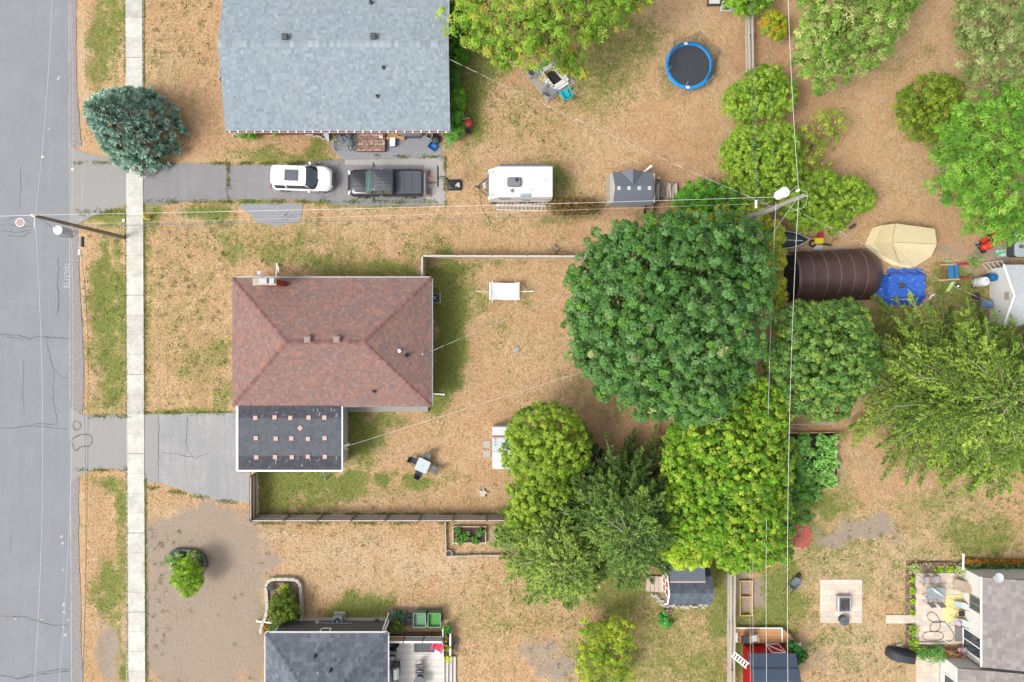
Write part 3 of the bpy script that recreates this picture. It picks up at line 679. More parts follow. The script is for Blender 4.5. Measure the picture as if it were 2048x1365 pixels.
crown_tree('round_green_tree', 'round mid green tree beside the brown tarp shelter', 'tree',
    [(1640,700,92,5.4,2.6),(1690,730,58,5.0,2.0),(1600,760,64,5.0,2.0),(1600,660,52,5.0,1.8),(1680,660,56,4.8,1.8),(1650,790,52,4.4,1.6),(1565,720,34,4.6,1.4),(1720,690,30,4.4,1.3)],
    (1600,700), GREENT, 1000, 34, .17, .22, limbs=10, clump_r=.26, asp=.6, cvar=.15, rough=.08)
PINE = [g_(100,132,58,1.0), g_(118,150,64,1.05), g_(84,116,50,.95), g_(140,166,78,1.05)]
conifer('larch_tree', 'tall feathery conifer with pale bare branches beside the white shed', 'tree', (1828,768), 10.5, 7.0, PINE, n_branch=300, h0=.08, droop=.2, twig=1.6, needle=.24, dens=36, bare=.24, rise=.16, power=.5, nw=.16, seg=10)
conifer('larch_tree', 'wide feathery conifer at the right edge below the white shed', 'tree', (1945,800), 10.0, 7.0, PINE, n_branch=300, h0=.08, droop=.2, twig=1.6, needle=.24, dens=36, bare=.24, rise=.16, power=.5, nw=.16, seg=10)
DPINE = [g_(82,116,60,.9), g_(98,134,66,.95), g_(122,154,78,1.0), g_(66,98,50,.85)]
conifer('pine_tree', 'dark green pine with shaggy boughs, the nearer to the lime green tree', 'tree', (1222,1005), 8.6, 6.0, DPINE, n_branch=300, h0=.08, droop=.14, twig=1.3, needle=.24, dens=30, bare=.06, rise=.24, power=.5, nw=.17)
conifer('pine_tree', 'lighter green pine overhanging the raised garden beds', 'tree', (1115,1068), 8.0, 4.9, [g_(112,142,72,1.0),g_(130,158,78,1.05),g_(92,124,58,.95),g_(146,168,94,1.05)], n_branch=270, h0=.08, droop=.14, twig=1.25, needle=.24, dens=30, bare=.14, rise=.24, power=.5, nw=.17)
BLUE = [c(128,162,146,1.65), c(146,178,160,1.65), c(112,146,128,1.55), c(168,194,174,1.55)]
spruce('blue_spruce', 'blue green spruce standing over the sidewalk beside the upper driveway', (292,268), 6.6, 3.0, BLUE, n_clump=420, n_needle=80, size=.46)
CEDAR = [g_(122,158,50,1.1), g_(140,174,60,1.1), g_(100,138,46,1.05), g_(156,182,78,1.1)]
crown_tree('cedar_tree', 'plump light green cedar beside the white cabinet in the lawn', 'tree',
    [(1092,880,74,4.6,2.2),(1075,970,56,3.8,1.9),(1130,900,48,3.6,1.8),(1050,900,46,3.4,1.8),(1060,1030,44,3.2,1.6),(1100,985,44,3.6,1.6)], (1080,900), CEDAR, 800, 34, .17, .16, limbs=5, clump_r=.24, asp=.5, cvar=.14, rough=.06, outward=.5)
crown_tree('plum_bush', 'dark purple leaved bush squeezed between the cedar and the pine', 'bush',
    [(1182,912,22,1.8,1),(1170,935,24,1.8,1)], (1170,915), [g_(58,52,66),g_(76,68,84),g_(44,46,50)], 60, 30, .16, .05, limbs=3, clump_r=.26)
YG = [g_(122,164,60,1.1), g_(142,178,68,1.1), g_(172,180,82,1.05), g_(104,148,56,1.1), g_(194,174,84,.95), g_(156,186,90,1.1)]
crown_tree('honey_locust_tree', 'large yellowing green tree over the lawn beside the blue grey roof', 'tree',
    [(960,30,62,6.4,1.9),(1040,10,84,7.4,2.4),(1120,20,84,7.2,2.3),(1070,75,60,6.6,1.9),(1000,80,44,6,1.4),(1120,105,34,5.4,1),(1200,10,56,6.4,1.6),(1260,5,36,5.8,1.1),(950,75,34,5.4,1.1),(1060,-60,110,7.6,2.6),(1180,-60,90,7,2.3),(1010,120,24,5,.8),(1145,135,26,4.6,.8),(1170,60,36,5.6,1.1),(1290,-15,30,5.4,1)],
    (1060,40), YG, 800, 44, .19, .3, w=[.3,.25,.12,.21,.04,.08], limbs=16, clump_r=.36, asp=.42, cvar=.22, rough=.3, outward=.9, droop=.3, fill=.14)
GG = [g_(112,156,66,1.0), g_(132,172,82,1.0), g_(96,138,54,1.0), g_(158,186,112,1.0), g_(184,200,146,1.0)]
crown_tree('silver_maple_tree', 'pale green tree with silvery leaves above the long fence', 'tree',
    [(1690,30,76,6.2,2),(1650,80,50,5.6,1.5),(1740,50,60,5.8,1.6),(1630,130,36,4.8,1.1),(1690,110,44,5.2,1.3),(1770,10,50,5.4,1.4),(1630,20,36,5.2,1.1),(1700,-60,90,6.4,2.2),(1745,100,26,4.8,.8),(1640,165,20,4,.7),(1810,-10,40,5,1.2)],
    (1640,80), GG, 430, 46, .22, .22, limbs=11, clump_r=.42, asp=.42, cvar=.2, rough=.18, outward=.9, droop=.3, fill=.14)
SG = [g_(146,168,116,.95), g_(164,182,138,.95), g_(126,152,96,.95), g_(104,132,76,.9)]
crown_tree('sumac_tree', 'grey green feathery tree in the far top right corner', 'tree',
    [(1990,50,62,5.6,1.4),(2040,100,56,5.4,1.4),(1960,110,44,4.8,1),(2060,30,70,5.8,1.6),(1985,160,40,4.4,.9),(1950,30,38,4.8,.9),(2020,-20,60,5.4,1.4),(1935,75,22,4,.6)],
    (1960,90), SG, 300, 42, .22, .18, limbs=10, clump_r=.44, asp=.4, cvar=.18, rough=.2, outward=.9, fill=.12, up=.9)
BG = [g_(98,154,54,1.05), g_(118,172,64,1.1), g_(82,134,48,1.0), g_(140,186,88,1.1)]
crown_tree('ash_tree', 'vivid green tree with drooping leaves above the red lawn tractor', 'tree',
    [(1975,280,82,6,2),(1930,340,62,5.4,1.6),(2000,370,76,5.8,1.9),(2050,300,70,6,2),(2040,220,50,5.4,1.5),(1900,300,36,4.6,1.1),(1960,420,44,4.8,1.2),(2020,440,46,4.8,1.2),(1900,375,30,4.4,.9),(2050,420,50,5,1.4),(1935,255,34,4.8,1),(2040,190,30,5,1)],
    (1930,345), BG, 500, 50, .26, .24, limbs=11, clump_r=.42, asp=.26, cvar=.16, rough=.14, outward=1.4, droop=.35, fill=.16)
crown_tree('lilac_bush', 'rounded olive green bush on the dry lawn near the top right', 'bush',
    [(1858,200,46,1.9,1.2),(1880,225,42,1.8,1.1),(1835,240,38,1.7,1),(1890,190,32,1.6,.9),(1850,260,26,1.4,.8),(1815,205,24,1.4,.7)], (1850,225), [g_(112,146,50,1.1),g_(132,164,56,1.15),g_(150,158,72,1.05),g_(92,126,44)], 330, 42, .13, .07, limbs=8, clump_r=.26, asp=.6, cvar=.16, rough=.1)
HEDGE = [g_(122,164,54,1.1), g_(142,180,66,1.1), g_(102,142,48,1.05), g_(158,188,84,1.1)]
for nm, lab, bl, base, n in [
   ('cedar_bush', 'clipped round cedar bush below the end of the grey fence', [(1520,190,46,2.2,1.5),(1485,205,36,1.9,1.3),(1550,195,38,2,1.3),(1535,165,30,1.9,1.1),(1500,218,24,1.6,.9)], (1510,195), 330),
   ('cedar_bush', 'largest of the round cedar bushes, second down from the grey fence', [(1500,300,46,2.6,1.7),(1545,295,46,2.6,1.7),(1490,340,44,2.2,1.5),(1550,345,46,2.4,1.6),(1470,310,30,2,1.2),(1520,375,34,2,1.2)], (1500,320), 480),
   ('cedar_bush', 'broad light green cedar bush right of the transformer pole', [(1640,390,44,2.4,1.5),(1600,410,40,2.2,1.4),(1690,395,40,2.2,1.4),(1660,430,36,1.9,1.2),(1720,400,24,1.8,1),(1600,375,30,2,1.2),(1615,440,28,1.8,1.1)], (1630,410), 420)]:
    crown_tree(nm, lab, 'bush', bl, base, HEDGE, int(n*1.5), 30, .15, .1, limbs=5, clump_r=.21, asp=.45, cvar=.12, rough=.06, outward=.5, group='cedar bushes along the back line')
crown_tree('juniper_bush', 'loose bright green bush between the firewood and the big maple', 'bush',
    [(1400,395,34,1.6,1),(1440,405,34,1.6,1),(1370,408,24,1.3,.8),(1420,425,30,1.4,.8),(1465,420,26,1.5,.8)], (1410,405), [g_(84,152,48,1.1),g_(104,172,60,1.15),g_(72,128,44)], 200, 36, .2, .06, limbs=6, clump_r=.3, asp=.3, outward=1.0)
crown_tree('hedge_bush', 'yellow green hedge peeking out behind the right side of the maple', 'bush',
    [(1530,470,30,2.4,1.2),(1540,520,26,2.4,1.2),(1500,445,30,2.4,1.2),(1545,570,22,2.2,1),(1440,455,34,2.6,1.2),(1390,450,30,2.6,1.1),(1550,600,18,2,.9),(1350,458,26,2.4,1)], (1510,480), [g_(160,182,58,1.15),g_(140,168,50,1.15),g_(184,184,86,1.1)], 330, 36, .17, .06, limbs=5, clump_r=.27, asp=.5)
crown_tree('forsythia_bush', 'sparse yellow green bush right of the round cedar bushes', 'bush',
    [(1640,265,34,1.8,.9),(1670,245,24,1.7,.7),(1615,300,30,1.5,.9),(1630,325,24,1.3,.7),(1600,280,24,1.5,.8),(1600,335,20,1.2,.6)], (1612,300), [g_(150,178,70,1.1),g_(130,158,62,1.05),g_(178,194,96,1.05),g_(108,136,58)], 120, 30, .15, .05, limbs=10, clump_r=.3, asp=.5, rough=.25, fill=.08)
crown_tree('burning_bush', 'small bush turning orange beside the overhead wires at the top', 'bush',
    [(1548,55,24,1.5,.9),(1540,40,16,1.3,.7),(1556,66,14,1.2,.6)], (1540,56), [g_(140,172,48,1.1),g_(124,162,44,1.1),g_(214,156,58,.95),g_(180,180,58,1.0)], 100, 34, .14, .05, limbs=4, clump_r=.24)
crown_tree('shade_bush', 'bright green bush at the top end of the grey fence', 'bush',
    [(1490,-4,36,2,1.2),(1465,-8,26,1.8,1),(1520,-6,22,1.8,1)], (1480,-5), [g_(112,162,48,1.1),g_(134,180,60,1.15),g_(92,140,42)], 130, 36, .17, .06, limbs=4, clump_r=.26)
crown_tree('barberry_bush', 'low rusty brown bush below the travel trailer ladder', 'bush',
    [(1120,415,22,.9,.5,16),(1150,416,24,.9,.5,17),(1180,415,20,.8,.45,15)], (1150,414), [g_(132,110,66),g_(116,104,58),g_(150,108,78),g_(104,100,50)], 170, 26, .1, .04, limbs=5, clump_r=.2, rough=.2, fill=.2)
crown_tree('golden_shrub', 'yellow green shrub on the lawn at the bottom, left of the barn shed', 'shrub',
    [(1190,1270,30,2,.9),(1240,1255,26,2.1,.9),(1235,1290,28,2,.8),(1185,1310,30,1.9,.9),(1210,1340,36,1.9,.9),(1180,1345,26,1.7,.8),(1245,1340,20,1.5,.7),(1215,1300,26,2,.8)], (1205,1285), [g_(126,164,52,1.1),g_(152,182,58,1.1),g_(184,192,70,1.05),g_(104,144,46,1.1)], 260, 38, .14, .08, limbs=12, clump_r=.3, asp=.5, rough=.22, fill=.12)
crown_tree('corner_shrub', 'dark green shrub bordering the red mulch below the lime green tree', 'shrub',
    [(1540,1075,30,2,1),(1560,1095,26,1.8,.9),(1510,1105,28,1.8,.9),(1560,1050,26,2,1),(1500,1118,20,1.6,.8)], (1535,1080), [g_(84,142,58,1.1),g_(104,158,64,1.1),g_(150,174,60,1.1),g_(68,116,50)], 210, 34, .16, .06, limbs=5, clump_r=.27)
crown_tree('dogwood_shrub', 'dark green loose shrub along the lower side of the vegetable garden', 'shrub',
    [(1580,1000,32,1.9,1),(1600,1020,24,1.6,.8),(1570,960,24,1.9,1),(1560,1025,26,1.9,1),(1610,990,16,1.4,.7)], (1575,1000), [g_(82,134,66,1.1),g_(100,152,70,1.1),g_(66,110,54)], 170, 34, .17, .05, limbs=6, clump_r=.3, asp=.4, rough=.2, fill=.14)
crown_tree('ornamental_tree', 'little bright green tree growing from the round planter on the bare soil', 'tree',
    [(375,1150,22,1.7,.8),(362,1155,14,1.6,.6),(392,1158,14,1.6,.6),(378,1172,16,1.5,.6),(374,1135,14,1.7,.6)], (378,1142), [g_(122,166,44,1.15),g_(146,184,52,1.2),g_(98,138,40,1.1)], 120, 30, .2, .05, limbs=6, clump_r=.26, asp=.3, outward=1.3, fill=.1)
# shrubs along the east wall of the upper house
for i, (x, y, r, h, lab, cols) in enumerate([
    (912,45,26,1.3,'dark green shrub against the blue grey roofed house, partly under the yellowing tree', (g_(72,126,44),g_(92,146,50))),
    (912,105,22,1.2,'fern like shrub by the gable wall, below the yellowing tree', (g_(92,154,54,1.1),g_(76,130,48))),
    (906,160,14,1.0,'grey green shrub halfway down the gable wall', (g_(98,146,74),g_(84,128,64))),
    (912,200,20,1.0,'leafy shrub above the corner bush by the gable wall', (g_(98,156,56,1.1),g_(116,168,60,1.1))),
    (906,250,24,1.1,'bushy corner shrub under the lower right end of the blue grey roof', (g_(94,158,72,1.1),g_(112,172,80,1.1)))]):
    crown_tree('foundation_shrub', lab, 'shrub', [(x,y,r*.8,h,.6,r*1.1),(x+4,y+r*.5,r*.6,h*.8,.5)], (x,y), list(cols)+[cols[0]], 80, 30, .17, .04, limbs=3, clump_r=.25, asp=.4, outward=.6)
# ------------------------------------------------------------------ roofs and houses
def shingles(mb, A, B, C_, D, expo, tab, cols, thick=.012, wts=None, jit=.3, over=.02):
    """courses of shingle tabs on the plane A-B (eave) to D-C_ (top)"""
    A, B, C_, D = [Vector(q) for q in (A, B, C_, D)]
    up = ((D+C_)/2 - (A+B)/2); nrm = (B-A).cross(up).normalized()
    if nrm.z < 0: nrm = -nrm
    run = abs(up.dot(nrm.cross((B-A).normalized()))); n = max(1, int(run/expo)); cols = list(cols); mean = [sum(q_[j_] for q_ in cols)/len(cols) for j_ in (0,1,2)]
    for i in range(n):
        t0, t1 = i/n, min(1.0, (i+1.25)/n)
        L0, R0, L1, R1 = A.lerp(D,t0), B.lerp(C_,t0), A.lerp(D,t1), B.lerp(C_,t1)
        ed = (B-A).normalized(); w0 = (R0-L0).length
        if w0 < .02: continue
        lo, hi, lo1, hi1 = (L0-A).dot(ed), (R0-A).dot(ed), (L1-A).dot(ed), (R1-A).dot(ed)
        s = lo-random.random()*tab; edges = [lo]
        while s < hi:
            s += tab*random.uniform(1-jit,1+jit)
            if lo+0.03 < s < hi-.03: edges.append(s)
        edges.append(hi)
        for e0, e1 in zip(edges[:-1], edges[1:]):
            th = thick*random.uniform(.7,1.35); e0 += .004; e1 -= .004
            q0, q1 = min(max(e0,lo1),hi1), min(max(e1,lo1),hi1)
            a, b = L0+ed*(e0-lo), L0+ed*(e1-lo); d, e = L1+ed*(q0-lo1), L1+ed*(q1-lo1)
            if i == 0: a = a-up.normalized()*over; b = b-up.normalized()*over
            k = random.uniform(.94,1.06); q = random.choices(cols, wts)[0]; q = [(q[j_]*.6+mean[j_]*.4)*1.04 for j_ in (0,1,2)]; col = (q[0]*k,q[1]*k,q[2]*k,1)
            mb.add([a+nrm*.003, b+nrm*.003, a+nrm*th, b+nrm*th, e+nrm*.004, d+nrm*.004], [(0,1,3,2),(2,3,4,5)], col)
def cap_row(mb, a, b, w, cols, pitch=.2, lift=.02, drop=.3):
    """ridge or hip cap shingles from a to b"""
    a, b = Vector(a), Vector(b); d = (b-a); n = max(1,int(d.length/pitch)); d.normalize(); sx = d.cross(Vector((0,0,1))).normalized()*w
    for i in range(n):
        p, q = a.lerp(b,i/n), a.lerp(b,min(1,(i+1.2)/n)); k = random.uniform(.86,1.12); cc = random.choice(cols); col = (cc[0]*k,cc[1]*k,cc[2]*k,1)
        z0, z1 = Vector((0,0,lift+.014)), Vector((0,0,lift)); dn = Vector((0,0,-w*drop))
        mb.add([p-sx+z0+dn, p+z0, p+sx+z0+dn, q-sx+z1+dn, q+z1, q+sx+z1+dn], [(0,1,4,3),(1,2,5,4)], col)
M_SHINGLE = mat('shingle', None, .92, .16, 7, .35, attr=True, spec=.15)
def roof_vent(parent, px, py, z, s=.42, m=None):
    mb = MB(); p = P(px, py, z+.25)
    mb.box(p.x-s*.4,p.x+s*.4,p.y-s*.4,p.y+s*.4,z-.25,z+.2)
    mb.loft([[(p.x-s*.5,p.y-s*.5,z+.2),(p.x+s*.5,p.y-s*.5,z+.2),(p.x+s*.5,p.y+s*.5,z+.2),(p.x-s*.5,p.y+s*.5,z+.2)],[(p.x-s*.5,p.y-s*.5,z+.27),(p.x+s*.5,p.y-s*.5,z+.27),(p.x+s*.5,p.y+s*.5,z+.27),(p.x-s*.5,p.y+s*.5,z+.27)],[(p.x-s*.34,p.y-s*.34,z+.31),(p.x+s*.34,p.y-s*.34,z+.31),(p.x+s*.34,p.y+s*.34,z+.31),(p.x-s*.34,p.y+s*.34,z+.31)]])
    return mb.build('roof_vent', m, parent, world=True, bevel=.01)
def vent_pipe(parent, px, py, z, h=.35, r=.055, m=None):
    mb = MB(); p = P(px, py, z); mb.lathe([(r*2.6,-.05),(r*2.4,.03),(r*1.3,.07)], (p.x,p.y,z), 12); mb.lathe([(r,-.1),(r,h),(r*.75,h),(r*.75,h-.1)], (p.x,p.y,z), 12)
    return mb.build('vent_pipe', m or M_DGREY, parent, world=True)
def gutter(mb, a, b, out, w=.12, h=.1):
    """open trough from a to b"""
    a, b, o = Vector(a), Vector(b), Vector(out).normalized()
    for off, t in ((0,.012),(w,.012)):
        q = o*off; mb.add([a+q-Vector((0,0,h)), b+q-Vector((0,0,h)), b+q, a+q, a+q+o*t-Vector((0,0,h)), b+q+o*t-Vector((0,0,h)), b+q+o*t, a+q+o*t], [(0,1,2,3),(7,6,5,4),(3,2,6,7),(1,0,4,5),(0,3,7,4),(2,1,5,6)])
    mb.add([a-Vector((0,0,h)), b-Vector((0,0,h)), b+o*(w+.012)-Vector((0,0,h)), a+o*(w+.012)-Vector((0,0,h)), a-Vector((0,0,h*.9)), b-Vector((0,0,h*.9)), b+o*(w+.012)-Vector((0,0,h*.9)), a+o*(w+.012)-Vector((0,0,h*.9))], [(3,2,1,0),(4,5,6,7),(0,1,5,4),(1,2,6,5),(2,3,7,6),(3,0,4,7)])
def window(parent, x0, x1, y0, y1, z0, z1, axis, sgn, m_frame=None):
    """wall window; axis 'x' = in a wall whose normal is +-x at x0"""
    fr = MB(); gl = MB(); d = .05*sgn
    if axis == 'x':
        for a in ((y0,y0+.06,z0,z1),(y1-.06,y1,z0,z1),(y0,y1,z0,z0+.06),(y0,y1,z1-.06,z1),((y0+y1)/2-.03,(y0+y1)/2+.03,z0+.06,z1-.06)):
            fr.box(min(x0,x0+d), max(x0,x0+d), a[0], a[1], a[2], a[3])
        gl.box(min(x0,x0+d*.4), max(x0,x0+d*.4), y0+.06, y1-.06, z0+.06, z1-.06)
    else:
        for a in ((x0,x0+.06,z0,z1),(x1-.06,x1,z0,z1),(x0,x1,z0,z0+.06),(x0,x1,z1-.06,z1)):
            fr.box(a[0], a[1], min(y0,y0+d), max(y0,y0+d), a[2], a[3])
        gl.box(x0+.06, x1-.06, min(y0,y0+d*.4), max(y0,y0+d*.4), z0+.06, z1-.06)
    w = fr.build('window', m_frame or M_WHITE, parent, world=True); gl.build('pane', M_GLASS, w, world=True); return w

# --- brown hip-roofed house
BZ, BR = 2.7, 4.6
bh = thing('brick_house', 'house with brown hip roof and red brick chimney beside the flat black carport roof', 'house', 662, 685)
EA, EB, EC, ED = P(465.5,812,BZ), P(862,812,BZ), P(862,557,BZ), P(465.5,557,BZ)
R1, R2 = P(573.5,684.5,BR), P(727.5,684.5,BR)
mb = MB(); mb.add([EA,EB,EC,ED,R1,R2,EA-Vector((0,0,.14)),EB-Vector((0,0,.14)),EC-Vector((0,0,.14)),ED-Vector((0,0,.14))], [(0,1,5,4),(1,2,5),(2,3,4,5),(3,0,4),(0,6,7,1),(1,7,8,2),(2,8,9,3),(3,9,6,0),(9,8,7,6)])
roof = mb.build('roof', mat('roof_underlay', c(110,90,82), .9), bh, world=True)
BROWN = [c(150,120,113), c(142,117,113), c(158,122,112), c(176,128,108), c(130,114,114), c(146,112,103), c(162,134,125), c(122,110,112)]
BW = [3,2.4,2,1.5,1.8,1.6,1.4,1]
mb = MB()
for q in ((EA,EB,R2,R1),(EB,EC,R2,R2),(EC,ED,R1,R2),(ED,EA,R1,R1)): shingles(mb, q[0], q[1], q[2], q[3], .17, .22, BROWN, .016, BW, .55)
mb.build('shingle', M_SHINGLE, roof, world=True, kind='stuff')
mb = MB(); HC = [c(142,104,96), c(156,114,103), c(132,102,97)]
for a, b in ((EA,R1),(ED,R1),(EB,R2),(EC,R2),(R1,R2)): cap_row(mb, a, b, .16, HC, .17, .02, .38)
mb.build('ridge_cap', M_SHINGLE, roof, world=True, kind='stuff')
M_BRICK = mat('red_brick', c(158,70,58), .85, .25, 8, .3)
wx0, wx1, wy0, wy1 = EA.x+.4, EB.x-.4, EA.y+.4, EC.y-.4
mb = MB(); mb.box(wx0,wx1,wy0,wy1,-.1,BZ-.1); mb.build('wall', M_BRICK, bh, world=True)
mb = MB(); gutter(mb, EC+Vector((-.0,0,.0)), EB, (1,0,0)); gutter(mb, ED+Vector((0,0,0)), EC, (0,1,0)); gutter(mb, P(668,812.2,BZ), EB, (0,-1,0), .07)
mb.build('gutter', mat('gutter_metal', c(206,208,212), .5, .1, 4), bh, world=True)
vm = mat('brown_metal', c(160,134,128), .5, .08, 5)
roof_vent(bh, 615, 679, BR-.08, .46, vm); roof_vent(bh, 673.5, 679, BR-.08, .46, vm)
vent_pipe(bh, 799, 702, 3.75, .2, .05, M_WHITE); vent_pipe(bh, 813, 711, 3.55, .4, .06, M_BLACK); vent_pipe(bh, 748, 783, 3.2, .4, .06, M_DGREY)
# chimney
cz0, cz1 = 0, 5.3
ca, cb = P(505,557,cz1), P(552.5,571,cz1)
ch = MB(); ch.box(ca.x+.06,cb.x-.06,cb.y+.06,ca.y-.06,-.1,cz1-.12); chim = ch.build('chimney', mat('chimney_brick', c(164,66,52), .85, .25, 10, .3), bh, world=True)
ch = MB(); ch.box(ca.x,cb.x,cb.y,ca.y,cz1-.12,cz1); ch.build('chimney_cap', mat('chimney_cap', c(206,194,168), .9, .12, 3, .3, col2=c(186,176,156)), chim, world=True, bevel=.02)
for px, w_, hh in ((526,.46,.22),(543,.26,.16)):
    p = P(px,562.5,cz1+.2); ch = MB(); ch.box(p.x-w_/2,p.x+w_/2,p.y-.16,p.y+.16,cz1,cz1+hh); ch.box(p.x-w_/2-.03,p.x+w_/2+.03,p.y-.19,p.y+.19,cz1+hh,cz1+hh+.03); ch.build('flue', M_LGREY, chim, world=True)
p = P(524,553,cz1); ch = MB(); ch.tube([(p.x,p.y-.1,cz1-.3),(p.x,p.y,cz1+.15),(p.x-.12,p.y+.2,cz1+.35)],.02,6); ch.tube([(p.x,p.y,cz1+.1),(p.x+.2,p.y+.35,cz1+.2)],.025,6); q = P(518,546,cz1+.35)
ch.lathe([(.02,-.02),(.1,0),(.13,.05)], (q.x,q.y,cz1+.33), 12); ch.build('antenna', M_LGREY, bh, world=True)
# service mast, step, downspouts
p = P(848,708,3.2); mb = MB(); mb.tube([(p.x,p.y,2.9),(p.x,p.y,3.9),(p.x+.1,p.y,4.0)],.035,8); mb.lathe([(.05,0),(.07,.1),(.03,.16)],(p.x,p.y,3.85),8); mb.build('service_mast', M_LGREY, bh, world=True)
a, b = P(690,811,.0), P(857,821,.0); mb = MB(); mb.box(a.x,b.x,b.y-.08,a.y+.6,-.05,.3); mb.build('step', mat('old_concrete', c(176,170,162),.9,.15,3,.3), bh, world=True, bevel=.02)
def downspout(parent, a, b, m=None, w=.08):
    mb = MB(); mb.bar(a, b, w, .06); mb.bx(Vector(b), (.12,.12,.05)); return mb.build('downspout', m or M_WHITE, parent, world=True)
downspout(bh, P(863,788,.25), P(888,789.5,.08))
downspout(bh, P(552,557,1.9), P(554,529,.1)); downspout(bh, P(557,545,.4), P(556,532,.1))
window(bh, wx1, 0, wy0+1.2, wy0+2.6, 1.0, 2.2, 'x', 1); window(bh, wx1, 0, wy1-3.0, wy1-1.6, 1.0, 2.2, 'x', 1)
window(bh, wx0, 0, wy0+1.6, wy0+3.6, .9, 2.2, 'x', -1); window(bh, wx0, 0, wy1-3.4, wy1-1.4, .9, 2.2, 'x', -1)
# flat roofed carport / garage: part of the same building
GZ = 2.75
ga, gb = P(473,942,GZ), P(684.5,811.5,GZ)
mb = MB(); mb.box(ga.x+.3,gb.x-.25,ga.y+.25,gb.y,-.1,GZ-.2); mb.build('garage_wall', mat('garage_siding', c(226,224,218), .7, .05, 3), bh, world=True)
mb = MB(); mb.box(ga.x,gb.x,ga.y,gb.y-.02,GZ-.2,GZ); gr = mb.build('flat_roof', mat('roof_membrane', c(84,88,96), .7, .12, 2.5, .2, col2=c(96,100,108)), bh, world=True)
M_SEAM = mat('membrane_lap', c(60,62,70), .75, .2, 3.5, .2, col2=c(78,80,88))
y1, y2 = P(0,837,GZ).y, P(0,913,GZ).y
mb = MB(); mb.box(ga.x+.14,gb.x-.1,y1,gb.y-.05,GZ,GZ+.006); mb.build('membrane_strip', M_SEAM, gr, world=True)
mb = MB(); mb.box(ga.x+.14,gb.x-.1,ga.y+.1,y2,GZ,GZ+.006); mb.build('membrane_strip', M_SEAM, gr, world=True)
mb = MB(); mb.box(ga.x-.02,ga.x+.13,ga.y-.02,gb.y-.03,GZ-.22,GZ+.035); mb.box(ga.x+.13,gb.x+.02,ga.y-.05,ga.y+.06,GZ-.22,GZ+.035); mb.box(gb.x-.03,gb.x+.03,ga.y+.06,gb.y-.03,GZ-.22,GZ+.03); mb.build('fascia', M_WHITE, gr, world=True, bevel=.01)
M_CHALK = mat('chalky_streak', c(168,170,174), .9, .2, 7)
rnd = random.Random(5)
for i in range(26):
    x = rnd.uniform(482,678); y = rnd.choice((rnd.uniform(917,936), rnd.uniform(816,834))); h = rnd.uniform(2,7)
    p, q = P(x-.7,y+h/2,GZ), P(x+.7,y-h/2,GZ); m2 = MB(); m2.box(p.x,q.x,p.y,q.y,GZ+.0065,GZ+.0085); m2.build('chalk_streak', M_CHALK, gr, world=True)
p = P(676,938,GZ); mb = MB(); mb.tube([P(646,941,2.4),P(648,950,1.2),P(651,955,.4),P(649,962,.1)],.05,8); mb.build('downspout', mat('green_pipe', c(150,178,166),.6), bh, world=True)
mb = MB(); q = P(687,894,3.2); mb.tube([(q.x-.1,q.y,2.4),(q.x-.06,q.y,3.3)],.03,6); mb.tube([(q.x-.1,q.y,3.1),P(699,888,3.2)],.02,5); mb.tube([(q.x-.1,q.y,3.2),P(697,900,3.1)],.02,5); mb.build('service_bracket', M_GALV, bh, world=True)
M_PINK = mat('clay_paver', c(214,180,170), .9, .12, 6, .2)
k = 0
rows = [('top',[(511,836),(549.5,835),(581,836),(617.5,835.5),(649,835.5)]),('middle',[(512,876.5),(552,877.5),(583,877),(616,878),(649.5,876.5)]),('bottom',[(513,915),(550.5,914.5),(584,914.5),(616,913.5),(650,914)])]
ordw = ['first','second','third','fourth','last']
for rn, row in rows:
    for j, (x,y) in enumerate(row):
        o = thing('paver', 'pink square paver on the flat black roof, %s from the left in the %s row' % (ordw[j], rn), 'paver', x, y, GZ+.012, random.uniform(-.05,.05), 'pavers weighing down the flat roof')
        m2 = MB(); m2.box(-.15,.15,-.15,.15,0,.05); m2.build('slab', M_PINK, o, bevel=.008)
o = thing('paver', 'pink square paver turned diagonally between two rows on the flat black roof', 'paver', 600.5, 856.5, GZ+.004, R(45), 'pavers weighing down the flat roof'); m2 = MB(); m2.box(-.15,.15,-.15,.15,0,.05); m2.build('slab', M_PINK, o, bevel=.008)

# --- upper house, blue grey gable roof
NZ, NR = 2.7, 3.95
nh = thing('grey_house', 'long house with blue grey shingle gable roof above the upper driveway', 'house', 670, 88)
A, B = P(450,262,NZ), P(900,262,NZ); xr0, xr1 = P(437,88,NR).x, P(898,88,NR).x
xr0 = (xr0+A.x)/2; xr1 = (xr1+B.x)/2; A.x = xr0; B.x = xr1
yr = P(0,88,NR).y; yn = yr + (yr-A.y)
C1, D1 = Vector((xr1,yr,NR)), Vector((xr0,yr,NR)); C2, D2 = Vector((xr1,yn,NZ)), Vector((xr0,yn,NZ))
dz = Vector((0,0,.14))
mb = MB(); mb.add([A,B,C1,D1,C2,D2,A-dz,B-dz,C1-dz,D1-dz,C2-dz,D2-dz], [(0,1,2,3),(3,2,4,5),(6,7,1,0),(1,7,8,2),(2,8,10,4),(4,10,11,5),(5,11,9,3),(3,9,6,0),(9,8,7,6),(11,10,8,9)])
roof = mb.build('roof', mat('roof_underlay_grey', c(120,130,138), .9), nh, world=True)
BG_ = [c(148,160,169), c(155,167,175), c(161,172,180), c(142,154,163), c(172,182,188), c(133,145,155)]
mb = MB(); shingles(mb, A, B, C1, D1, .21, .22, BG_, .02, [3,3,2.4,1.6,.8,.7], .3); shingles(mb, C2, D2, D1, C1, .21, .22, BG_, .02, [3,3,2.4,1.6,.8,.7], .3)
mb.build('shingle', M_SHINGLE, roof, world=True, kind='stuff')
